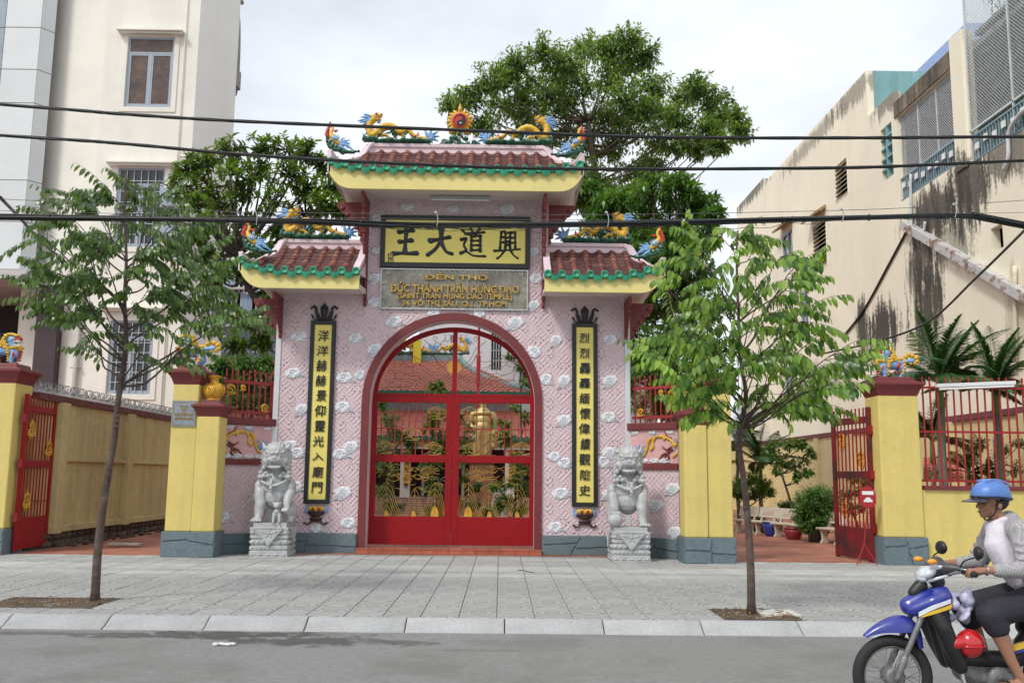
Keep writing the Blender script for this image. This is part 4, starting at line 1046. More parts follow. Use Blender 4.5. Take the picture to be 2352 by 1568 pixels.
m = MB(); m.lathe([(.001,-.06),(.155,-.06),(.165,-.075),(.135,-.085),(.13,-.065),(.001,-.065)], n=28); m.xf(Matrix.Translation(C0)@Matrix.Rotation(R(90),4,'X')@Matrix.Rotation(R(180),4,'X')); obj('red_ring', m, M['redp'], jw)
yy = []
for i in range(13): a = math.pi/2-math.pi*i/12; yy.append((.122*math.cos(a), .122*math.sin(a)))
for i in range(1,9): a = -math.pi/2-math.pi*i/8; yy.append((.061*math.cos(a), -.061+.061*math.sin(a)))
for i in range(1,8): a = -math.pi/2+math.pi*i/8; yy.append((.061*math.cos(a), .061+.061*math.sin(a)))
m = MB(); m.prism([(C0.x+x, C0.z+z) for x, z in yy], C0.y-.083, C0.y-.066); obj('dark_half', m, M['char'], jw)
m = MB(); m.ell(C0+Vector((.02,-.088,-.065)),(.020,.008,.020)); obj('white_dot', m, M['white'], jw, True)

# ------------------------------------------------------------------ marble guardian lions
def SL(x, z, y=0): return Vector(((x-400)*.00156, y, (1095-z)*.00156))
def stone_lion(kind):
    lab = {'cub':'seated grey marble guardian lion with a cub under one paw', 'ball':'seated grey marble guardian lion with a ball under one paw'}[kind]
    root = thing('guardian_lion', lab, 'lion statue', group='pair of guardian lions before the gate'); rg_ = random.Random(4)
    m = MB()
    m.ell(SL(405,660,.10),(.29,.23,.28)); m.ell(SL(410,790,.08),(.22,.20,.24)); m.ell(SL(405,800,.22),(.21,.26,.26)); m.ell(SL(405,600,.06),(.23,.16,.18)); m.ell(SL(405,560,.14),(.20,.19,.22))
    m.ell(SL(238,690,.03),(.085,.12,.14)); m.ell(SL(582,690,.03),(.085,.12,.14))
    m.limb([(SL(255,740,-.03),.10),(SL(268,880,-.08),.092),(SL(264,1010,-.10),.078),(SL(255,1055,-.15),.066)])
    if kind == 'cub': m.limb([(SL(575,740,-.02),.08),(SL(555,850,-.12),.07),(SL(560,930,-.18),.055),(SL(570,960,-.22),.05)])
    else: m.limb([(SL(575,740,-.03),.085),(SL(560,880,-.08),.080),(SL(565,1010,-.10),.068),(SL(570,1055,-.15),.060)])
    for s in (-1,1):
        m.ell(Vector((s*.27,.24,.20)),(.10,.20,.19)); m.cap(Vector((s*.30,.20,.06)),Vector((s*.30,-.04,.045)),.055,.05)
        for t in range(4): m.cap(Vector((s*.30-.045+.03*t,-.06,.04)),Vector((s*.30-.045+.03*t,-.11,.022)),.022,.014,6)
    def paw(c):
        for t in range(4):
            a = c+Vector((-.066+.044*t,0,0)); m.cap(a,a+Vector((0,-.055,-.008)),.027,.024,8); m.cap(a+Vector((0,-.06,-.015)),a+Vector((0,-.085,-.042)),.012,.004,5)
    paw(SL(245,1050,-.17)+Vector((0,0,-.025)))
    # head
    H = SL(408,330,-.06)
    m.ell(H+Vector((0,.04,.02)),(.225,.20,.23)); m.ell(H+Vector((0,.12,-.05)),(.24,.16,.28)); m.ell(H+Vector((0,-.02,.11)),(.165,.15,.13))
    m.ell(H+Vector((0,-.17,-.035)),(.048,.055,.038)); m.ell(H+Vector((-.062,-.15,-.055)),(.06,.055,.042)); m.ell(H+Vector((.062,-.15,-.055)),(.06,.055,.042))
    m.ell(H+Vector((0,-.14,-.075)),(.13,.075,.035)); 
    for s in (-1,1):
        m.cap(H+Vector((s*.11,-.12,-.09)),H+Vector((s*.145,-.05,-.16)),.035,.035); m.ell(H+Vector((s*.165,-.02,-.08)),(.05,.07,.06))
        m.cap(H+Vector((s*.035,-.165,.055)),H+Vector((s*.13,-.115,.065)),.024,.020); m.ell(H+Vector((s*.145,-.10,.085)),(.028,.03,.028)); m.ell(H+Vector((s*.055,-.155,.085)),(.022,.022,.022))
        m.ell(H+Vector((s*.085,-.135,.015)),(.036,.030,.026)); m.cap(H+Vector((s*.19,.02,.15)),H+Vector((s*.235,.03,.245)),.045,.014)
        m.cap(H+Vector((s*.075,-.155,-.105)),H+Vector((s*.075,-.16,-.145)),.014,.009,6); m.ell(H+Vector((s*.03,-.205,-.025)),(.016,.014,.012))
    m.ell(H+Vector((0,-.11,-.205)),(.115,.10,.030)); m.ell(H+Vector((0,-.05,-.17)),(.12,.08,.06)); m.cap(H+Vector((-.10,-.165,-.190)),H+Vector((.10,-.165,-.190)),.018,.018,8)
    for t in range(7): m.ell(H+Vector((-.055+.018*t,-.165,-.115)),(.009,.008,.012),seg=6,rings=4)
    m.tube(crom([H+Vector((-.055,-.155,.13)),H+Vector((-.04,-.16,.085)),H+Vector((0,-.17,.07)),H+Vector((.04,-.16,.085)),H+Vector((.055,-.155,.13))],4), .010, 6)
    # curls over crown and mane
    for row, (zz, yy_, n_, r_) in enumerate(((.215,-.075,7,.036),(.245,.0,7,.038),(.225,.09,7,.04))):
        for i in range(n_):
            a = -1+2*i/(n_-1); p = H+Vector((a*.17,yy_+.03*a*a,zz-.075*a*a)); m.ell(p,(r_,r_,r_*.8),seg=8,rings=6); m.ell(p+Vector((0,-.025,.012)),(.014,.014,.014),seg=6,rings=4)
    for s in (-1,1):
        for i in range(7):
            z = .13-.062*i; m.cap(H+Vector((s*.19,.06,z)),H+Vector((s*(.265-.004*i),.045,z-.055)),.042,.010,6); m.cap(H+Vector((s*.17,.14,z)),H+Vector((s*.25,.16,z-.06)),.05,.014,6)
        for i, (x, z) in enumerate(((.19,-.22),(.235,-.30),(.19,-.37),(.14,-.31),(.24,-.38),(.10,-.36))): m.ell(H+Vector((s*x,-.02-.01*i,z)),(.045,.05,.045),seg=10,rings=7); m.ell(H+Vector((s*x,-.072-.01*i,z)),(.016,.012,.016),seg=6,rings=4)
    # breast band and pendant
    m.tube(crom([SL(250,600,-.06),SL(300,635,-.14),SL(400,670,-.155),SL(500,635,-.14),SL(560,590,-.06)],5), .026, 8)
    m.cap(SL(380,640,-.165),SL(380,735,-.155),.034,.028); m.ell(SL(380,700,-.19),(.035,.02,.014)); 
    for i in range(6): m.cap(SL(380,625,-.16),SL(340+17*i,575,-.15),.012,.005,5)
    for i in range(5): m.ell(Vector((-.05+.025*i,.42,.30+.10*i)),(.07,.06,.07))     # tail curl
    if kind == 'cub':
        c = SL(465,1095,-.24)
        m.limb([(c+Vector((0,.06,.10)),.065),(c+Vector((0,.01,.20)),.060)])
        for s in (-1,1):
            m.limb([(c+Vector((s*.045,-.02,.16)),.028),(c+Vector((s*.048,-.055,.06)),.022),(c+Vector((s*.048,-.065,.02)),.024),(c+Vector((s*.048,-.10,.015)),.018)]); m.ell(c+Vector((s*.06,.06,.06)),(.03,.06,.055))
        h = c+Vector((0,-.02,.31)); m.ell(h,(.066,.065,.060)); m.ell(h+Vector((0,-.06,-.018)),(.035,.03,.022)); m.ell(h+Vector((0,-.085,.0)),(.014,.012,.011))
        for s in (-1,1): m.ell(h+Vector((s*.028,-.055,.018)),(.014,.012,.011)); m.ell(h+Vector((s*.06,.0,.045)),(.02,.015,.022))
        for i in range(7): m.ell(h+Vector((-.06+.02*i,-.03,.055-.004*abs(i-3))),(.016,.018,.014),seg=6,rings=4)
        m.ell(c+Vector((0,-.045,.20)),(.045,.02,.018))
        for t in range(4): a = SL(560,925,-.24)+Vector((-.06+.03*t,0,-.0)); m.cap(a,a+Vector((-.01,-.045,-.05)),.020,.012,6)
    else:
        m.ell(SL(560,1012,-.24),(.125,.12,.125),seg=20,rings=14); paw(SL(560,950,-.24)+Vector((0,0,.03)))
        c = SL(560,1012,-.24)
        m.tube([c+Vector((.127*math.cos(a),-.02,.127*math.sin(a))) for a in [i*math.pi/8 for i in range(17)]], .006, 5)
    o = organic('body', m, .0085, M['marble'], root, 2, local=True)
    m = MB()
    for s in (-1,1): m.ell(H+Vector((s*.085,-.163,.012)),(.020,.008,.014))
    m.ell(H+Vector((0,-.10,-.150)),(.085,.05,.022)); obj('mouth_hollow', m, mat('shadowed_stone', (.10,.10,.10), .8), root, True, True) if False else None
    return root
def make_pedestal():
    w = .355
    root = thing('pedestal', 'x', 'pedestal', group='carved stone pedestals of the guardian lions'); y0, y1 = -w, w
    prof = [(0,.0),(0,.10),(-.015,.112),(-.02,.115),(-.02,.125),(-.004,.13),(-.004,.20),(-.03,.21),(-.03,.225),(-.01,.235),(-.01,.305),(-.03,.315),(-.03,.335),(-.005,.345),(-.005,.39),(-.03,.40),(-.01,.415),(-.01,.485),(0,.49),(0,.535),(-.045,.545),(-.045,.62)]
    m = MB(); m.cut(-w,w,-w,w,None,prof); obj('block', m, M['marble'], root, local=True, bevel=.004)
    m = MB()
    def face(f):
        for row, z, n_, rx, rz in ((0,.270,7,.036,.030),(1,.450,7,.036,.030)):
            for i in range(n_):
                x = -w+.055+(2*w-.11)*i/(n_-1)
                if abs(x) < (.10 if row == 0 else .22): continue
                f(x, z, rx, rz)
        for i in range(5): f(-w+.07+.143*i, .045, .055, .018)
        for i in range(9): f(-w+.05+.077*i, .165, .03, .012)
    face(lambda x,z,a,b: m.ell((x,-w+.004,z),(a,.024,b),seg=8,rings=6)); face(lambda x,z,a,b: m.ell((w-.004,x,z),(.024,a,b),seg=8,rings=6)); face(lambda x,z,a,b: m.ell((-w+.004,x,z),(.024,a,b),seg=8,rings=6))
    obj('carved_beads', m, M['marble'], root, True, True, kind='stuff')
    m = MB()
    m.prism([(-.26,.535),(.26,.535),(0,.215)], -w-.030, -w+.02)
    for p, q in (((-.26,.535),(0,.215)),((0,.215),(.26,.535)),((-.26,.53),(.26,.53))): m.beam((p[0],-w-.032,p[1]),(q[0],-w-.032,q[1]),.016,.018)
    m.ell((0,-w-.035,.44),(.035,.018,.035)); 
    for a in range(5): an = R(90+72*a); m.ell((.06*math.cos(an),-w-.032,.43+.05*math.sin(an)),(.034,.012,.02),rot=Quaternion((0,1,0),-an),seg=8,rings=5)
    for s in (-1,1): m.ell((s*.12,-w-.032,.465),(.055,.010,.018),rot=Quaternion((0,1,0),-s*.25),seg=8,rings=5)
    obj('triangular_cloth', m, M['marble'], root, local=True)
    m = MB()
    for s in (-1,1):
        m.prism([(-.26,.535),(.26,.535),(0,.215)], s*(w-.02), s*(w+.028), 'yz')
        for p, q in (((-.26,.535),(0,.215)),((0,.215),(.26,.535))): m.beam((s*(w+.03),p[0],p[1]),(s*(w+.03),q[0],q[1]),.016,.018)
        obj('triangular_cloth', m, M['marble'], root, local=True); m = MB()
    return root
ped = make_pedestal()
PL, PR = Vector((-4.30,18.17,.12)), Vector((2.43,17.98,.12))
ped.location = PL; ped['label'] = 'carved stone pedestal under the lion with a cub'; ped2 = dup(ped, PR, 0, 'carved stone pedestal under the lion with a ball')
la = stone_lion('cub'); la.location = PL+Vector((-.02,-.02,.62)); la.rotation_euler = (0,0,R(4)); la.scale = (1.12,1.05,1.04)
lb = stone_lion('ball'); lb.location = PR+Vector((.01,-.02,.62)); lb.scale = (-1.12,1.05,1.04); lb.rotation_euler = (0,0,R(-3))

# ------------------------------------------------------------------ painted guardian beasts on the pillars
def PB(x, z, y=0): return Vector(((x-270)*.00212, y, (392-z)*.00212))
def make_beast():
    root = thing('painted_lion', 'x', 'lion figure')
    m = MB()
    m.limb([(PB(200,260),.105),(PB(280,262),.105),(PB(350,270),.10)],12); m.limb([(PB(225,230),.085),(PB(215,190),.085)])
    m.ell(PB(170,290),(.06,.085,.10))
    for s in (-1,1):
        m.limb([(PB(190,300,s*.055),.062),(PB(205,345,s*.065),.045),(PB(200,375,s*.065),.040)]); m.limb([(PB(355,290,s*.06),.075),(PB(375,340,s*.065),.048),(PB(345,378,s*.065),.038)])
    m.ell(PB(225,165),(.115,.10,.095)); m.ell(PB(285,170),(.055,.085,.035)); m.limb([(PB(395,235),.05),(PB(430,228),.045),(PB(470,225),.045)])
    organic('body', m, .012, M['blue'], root, 3, local=True)
    m = MB(); rg_ = random.Random(3)
    def curl(x, z, y, r=.030): m.ell(PB(x,z,y),(r,r*.7,r),seg=10,rings=7); m.ell(PB(x,z,y+(-.02 if y <= 0 else .02)),(r*.4,r*.4,r*.4),seg=6,rings=4)
    for x in range(145,235,22):
        for s in (-1,1): curl(x, 242-abs(x-230)*.12, s*.10)
    for x, z in ((245,215),(270,210),(235,262),(262,235),(290,205),(300,225),(268,190),(285,175),(232,285),(262,135),(278,155),(250,240),(290,190)): curl(x,z,-.105,.036); curl(x,z,.105,.036)
    for x, z in ((262,130),(285,150),(298,175),(305,200)): m.ell(PB(x,z),(.045,.08,.045))
    for x, z in ((228,310),(230,335),(228,358)): curl(x,z,-.085,.026); curl(x,z,.085,.026)
    for x, z in ((372,240),(375,270),(372,300),(365,328),(352,352)): curl(x,z,-.115,.032); curl(x,z,.115,.032)
    for i in range(8):
        for y in (-.06,0,.06): m.ell(PB(178+i*14,125-12*math.sin(i*.45),y),(.032,.034,.030),seg=8,rings=6)
    m.limb([(PB(330,212),.03),(PB(400,210),.028)]); 
    for x, z, r in ((410,190,.05),(440,172,.045),(470,180,.05),(500,200,.05),(510,230,.045),(490,248,.04),(450,252,.035),(515,185,.03)): m.ell(PB(x,z),(r,r*.9,r)); m.ell(PB(x,z,-r*.85),(r*.4,.012,r*.4))
    m.cap(PB(158,245),PB(158,262),.075,.06)
    obj('mane_curls', m, M['ycol'], root, True, True)
    m = MB(); m.ell(PB(172,160),(.080,.088,.036)); m.ell(PB(150,150),(.035,.050,.030)); m.ell(PB(176,226),(.078,.080,.026)); m.ell(PB(150,205),(.022,.05,.03)) if False else None; m.limb([(PB(225,190),.07),(PB(215,205),.06)])
    for s in (-1,1):
        m.ell(PB(185,300,s*.085),(.035,.03,.055)); m.ell(PB(330,275,s*.095),(.045,.03,.065),rot=Quaternion((0,1,0),.4)); m.ell(PB(325,330,s*.085),(.02,.02,.035))
    for i in range(5): m.ell(PB(138+3*i,270+20*i),(.035,.07,.018))
    m.ell(PB(160,382,-.05),(.045,.05,.03)); obj('red_patch', m, M['redp'], root, True, True)
    m = MB()
    for s in (-1,1): m.ell(PB(198,155,s*.092),(.032,.018,.030))
    for i in range(5):
        for yy_ in (-.072,-.035,0,.035,.072):
            if abs(yy_) > .05 or i == 0: m.cap(PB(147+12*i,174,yy_),PB(147+12*i,188,yy_),.013,.006,6); m.cap(PB(147+12*i,216,yy_),PB(147+12*i,204,yy_),.011,.005,6)
    obj('teeth_and_eyes', m, M['white'], root, True, True, kind='stuff')
    m = MB()
    for s in (-1,1): m.ell(PB(195,155,s*.108),(.016,.010,.016))
    for s in (-1,1): m.ell(PB(190,384,s*.07),(.06,.035,.018)); m.ell(PB(340,384,s*.07),(.06,.035,.018))
    obj('pupil_and_claw', m, M['eye'], root, True, True)
    return root
beast = make_beast()

# ------------------------------------------------------------------ pillars
CAPP = [(0,-.001),(.0,.02),(.015,.05),(.03,.10),(.055,.15),(.095,.20),(.12,.215),(.12,.265),(.02,.285),(.02,.30),(-.04,.305),(-.05,.36),(-.07,.385)]
def pillar(lab, x0, x1, y0, y1, h, seed, capf=1., ph=.46, splinth=None):
    t = thing('gate_pillar', lab, 'pillar', ((x0+x1)/2,(y0+y1)/2,.12), group='yellow gate pillars with maroon caps')
    m = MB(); m.box(x0, x1, y0, y1, .12+ph, .12+h); obj('shaft', m, M['yellow'], t, bevel=.02)
    m = MB(); m.cut(x0, x1, y0, y1, None, [(a*capf, .12+h+b*capf) for a, b in CAPP]); obj('cap', m, M['maroon'], t, bevel=.006)
    core, st = slabby(x0-.04, x1+.04, .12, .12+ph, y0-.04, y1+.04, random.Random(seed), .5)
    p = obj('plinth', core, M['plinth'], t)
    for s in st: obj('stone', s, M['plinth'], p, bevel=.008)
    return t, Vector(((x0+x1)/2, (y0+y1)/2, .12+h+.385*capf))
_, topA = pillar('tall yellow pillar with a grey plaque, carrying a painted lion', -6.19, -5.70, 17.66, 18.26, 3.18, 1)
_, topB = pillar('short yellow pillar carrying a gold vase, joined to the pillar with the plaque', -5.695, -5.27, 17.62, 18.12, 2.58, 2, .82)
_, topC = pillar('short yellow pillar carrying a gold vase, half hidden by the bright green street tree', 3.40, 3.83, 17.46, 17.96, 2.52, 3, .82)
_, topD = pillar('tall yellow pillar behind the bright green street tree', 3.835, 4.30, 17.50, 18.10, 3.12, 4)
_, topE = pillar('broad yellow pillar with a painted lion, beside the no-cars sign', 7.10, 7.86, 17.55, 18.20, 3.12, 5, .95, .50)
_, topF = pillar('yellow pillar with a painted lion, cut by the picture edge', -10.0, -9.16, 17.70, 18.36, 3.17, 6, 1., .47)
def vase(loc, lab):
    t = thing('gold_vase', lab, 'vase', loc, group='gold vases on the short pillars')
    m = MB(); m.lathe([(.001,0),(.13,0),(.135,.03),(.12,.045),(.14,.06),(.175,.12),(.19,.19),(.175,.26),(.13,.31),(.085,.345),(.075,.385),(.09,.425),(.125,.46),(.14,.465),(.135,.475),(.09,.45),(.05,.40),(.001,.38)], n=24)
    vs = []
    for i, (x,y,z) in enumerate(m.v):
        a = math.atan2(y,x); f = 1+.035*math.cos(12*a)*(1 if .06 < z < .34 else 0)+(.06*math.cos(8*a) if z > .42 else 0); vs.append((x*f,y*f,z))
    m.v = vs; obj('body', m, M['gold'], t, True, True)
    m = MB()
    for k in range(5):
        a0 = R(-90+72*k); 
        def q(da, z, r): return (r*math.cos(a0+da), r*math.sin(a0+da), z)
        m.tube(crom([q(-.05,.33,.12),q(-.30,.25,.19),q(-.22,.16,.195),q(0,.12,.185),q(.22,.16,.195),q(.30,.25,.19),q(.05,.33,.12)],4), .014, 5)
        m.tube(crom([q(0,.25,.185),q(-.13,.19,.20),q(0,.15,.195),q(.13,.19,.20),q(0,.25,.185)],4), .012, 5)
    obj('petal_relief', m, M['gold'], t, True, True, kind='stuff')
    return t
vase(topB-Vector((0,.0,.01)), 'gold vase on the short pillar beside the grey plaque')
vase(topC-Vector((0,.0,.01)), 'gold vase behind the leaves of the bright green street tree')
beast.location = topA+Vector((-.02,-.05,-.012)); tag(beast, 'painted lion on the tall pillar with the plaque, facing left', None, 'painted lions on the gate pillars')
b2 = copy_tree(beast); b2.location = topE+Vector((.02,-.02,-.012)); b2['label'] = 'painted lion on the broad pillar by the palms, its jaws open'
b3 = copy_tree(beast); b3.location = topF+Vector((.02,-.02,-.012)); b3.scale = (-1,1,1); b3['label'] = 'painted lion facing right, on the pillar cut by the picture edge'
# grey plaque
pq = thing('plaque', 'small grey plaque with gold letters on the tall yellow pillar', 'plaque', (-5.955,17.66,2.5))
a = at(396,919,Y=17.63); b = at(448,979,Y=17.63)
m = MB(); m.box(a.x, b.x, 17.632, 17.659, b.z, a.z); obj('panel', m, mat('blue_grey_plaque', (.24,.27,.30), .5, .18, 6, .1), pq, bevel=.004)
m = MB()
for q in (((a.x+.03,a.z-.03),(b.x-.03,a.z-.03)),((a.x+.03,b.z+.03),(b.x-.03,b.z+.03)),((a.x+.03,a.z-.03),(a.x+.03,b.z+.03)),((b.x-.03,a.z-.03),(b.x-.03,b.z+.03))): m.beam((q[0][0],17.630,q[0][1]),(q[1][0],17.630,q[1][1]),.005,.004)
obj('border_line', m, M['goldl'], pq, kind='stuff')
cx = (a.x+b.x)/2; hh = a.z-b.z; ww = b.x-a.x
for txt, zf, w_, h_ in (('ĐỀN THỜ',.22,.34,.05),('ĐỨC',.35,.20,.055),('TRẦN HƯNG ĐẠO',.53,.80,.10),('TRAN HUNG DAO TEMPLE',.70,.74,.045)):
    text_part('lettering', txt, .05, M['goldl'], pq, (cx, 17.628, a.z-hh*zf), .006, .0008, fit=(ww*w_, h_))

# ------------------------------------------------------------------ wing walls with dragon reliefs and railings
def wing(loc, ang, lab, mir, cl):
    t = thing('wing_wall', lab, 'wall', loc, ang); W = 1.12; rot_kw = dict(local=True)
    zz = lambda z: z-.12
    m = MB(); m.box(0, W, 0, .25, 0, zz(2.66)); obj('wall', m, M['pink'], t, local=True)
    obj('fret_relief', lattice(lambda x, z: 0.03 < x < W-.03 and zz(.53) < z < zz(1.80), 0, W, .3, 1.8, -.0005), M['pinkr'], t, local=True, kind='stuff', fix=False)
    core, st = slabby(0, W, 0, zz(.50), -.06, -.001, random.Random(11), .7)
    p = obj('plinth', core, M['plinth'], t, local=True)
    for s in st: obj('stone', s, M['plinth'], p, local=True, bevel=.008)
    m = MB(); m.box(0, W, -.05, -.001, zz(1.82), zz(1.93)); obj('lower_band', m, M['maroon'], t, local=True, bevel=.006)
    m = MB(); m.box(-.02, W+.01, -.07, .30, zz(2.60), zz(2.74)); obj('coping', m, M['maroon'], t, local=True, bevel=.012)
    m = MB(); m.box(.01, W-.01, -.012, -.0008, zz(1.94), zz(2.595)); obj('relief_panel', m, mat('deeper_pink_panel', (.62,.36,.36), .75, .06, 2, .2), t, local=True)
    for i in range(7):
        s = .62 if i < 4 else .5; x = (.10+.24*i) if i < 4 else (.15+.4*(i-4)); z = zz(1.985) if i < 4 else zz(2.545)
        c = bpy.data.objects.new('cloud_relief', CLD[i%3]); COL.objects.link(c); c.parent = t; c.location = (x,-.02,z); c.scale = (s*1.3,.6,s*.7)
    # fence on the coping
    rail = obj('rail', MB().box(.02, W-.02, .08, .115, zz(3.42), zz(3.475)), M['bar'], t, local=True)
    obj('rail', MB().box(.02, W-.02, .08, .115, zz(2.83), zz(2.885)), M['bar'], t, local=True)
    bm2 = mesh_of('bar', MB().beam((0,0,0),(0,0,.88),.024,.024,0), M['bar'])
    n = 9
    for i in range(n):
        c = bpy.data.objects.new('bar', bm2); COL.objects.link(c); c.parent = t; c.location = (.08+(W-.16)*i/(n-1), .097, zz(2.74)+(.0 if i%1 == 0 else .1)); c.scale = (1,1,1.08)
    m = MB(); m.box(W-.045, W-.005, .07, .12, zz(2.74), zz(3.50)); obj('end_post', m, M['bar'], t, local=True)
    for cx_, cz_, s in ((.16 if not mir else W-.16,3.28,.09),(.42 if not mir else W-.42,3.33,.05),(W-.22 if not mir else .22,2.95,.07)):
        m = MB(); m.tube([(p[0],.06,p[2]) for p in spiral((cx_,zz(cz_)), s, 1.6, n=20)], .013, 5)
        m.tube(crom([(cx_-s,.06,zz(cz_)-s*.5),(cx_-s*.4,.06,zz(cz_)-s),(cx_+s*.5,.06,zz(cz_)-s*.9),(cx_+s*1.3,.06,zz(cz_)-s*.6)],4), .013, 5)
        m.tube(crom([(cx_-s,.06,zz(cz_)+s*.4),(cx_-s*.3,.06,zz(cz_)+s*1.1),(cx_+s*.7,.06,zz(cz_)+s*.9),(cx_+s*1.0,.06,zz(cz_)+s*.1)],4), .013, 5)
        obj('gold_scroll', m, M['gold'], t, True, True)
    # dragon relief
    m = MB(); D = -.028; f = (lambda x: x) if not mir else (lambda x: W-x)
    def pt(x, z): return Vector((f(x), D, zz(z)))
    q = crom([pt(.04,2.25),pt(.16,2.40),pt(.34,2.46),pt(.48,2.46),pt(.56,2.36),pt(.55,2.26),pt(.62,2.20)],5); m.tube(q, .028, 7)
    q = crom([pt(.58,2.45),pt(.66,2.36),pt(.70,2.22),pt(.76,2.10),pt(.86,2.06),pt(.93,2.13),pt(.89,2.20)],5); m.tube(q, [.034*(1-.5*i/len(q)) for i in range(len(q))], 7)
    m.ell(pt(.07,2.30),(.06,.03,.035)); m.limb([(pt(.04,2.12),.03),(pt(.10,2.06),.02)]); m.ell(pt(.30,2.42),(.035,.03,.035))
    obj('dragon_body', m, M['ycol'], t, True, True)
    m = MB()
    for a in range(9): an = R(-40+a*32); m.tube([pt(.90,2.16), pt(.90+.10*math.cos(an),2.16+.09*math.sin(an)), pt(.90+.19*math.cos(an+.25),2.16+.16*math.sin(an+.25))],[.022,.018,.003],6)
    for x, z in ((.45,2.50),(.52,2.49),(.60,2.46),(.73,2.28),(.78,2.17),(.05,2.40),(.02,2.36),(.09,2.20)): m.cap(pt(x,z),pt(x+.05,z+.045),.018,.004,6)
    obj('blue_fin', m, M['blue'], t, True, True)
    m = MB()
    for p in (((.14,2.42),(.22,2.45),(.30,2.56)),((.14,2.26),(.24,2.20),(.36,2.27)),((.10,2.22),(.22,2.14),(.30,2.04)),((.22,2.14),(.34,2.10),(.42,2.02)),((.24,2.16),(.20,2.04),(.28,1.99))):
        m.tube(crom([pt(*a) for a in p],3),[.022]*4+[.014]*2+[.005],6)
    obj('brown_whisker', m, mat('dark_red_brown_paint', (.16,.035,.02), .5, .15, 8), t, True, True)
    for x, z in cl:
        c = bpy.data.objects.new('cloud_relief', CLD[0 if not mir else 1]); COL.objects.link(c); c.parent = t; c.location = (x,-.012,zz(z)); c.scale = (1.25,1,1)
    return t
wing((GX-4.42,18.30,.12), math.atan2(.70,.82), 'pink wing wall with dragon relief and red railing, beside the lion with a cub', False, [(.86,1.18),(.1,.8)])
wing((GX+3.60,19.0,.12), math.atan2(-.70,.82), 'pink wing wall with dragon relief and red railing, beside the lion with a ball', True, [(.62,1.12),(1.0,1.45),(1.02,.62)])

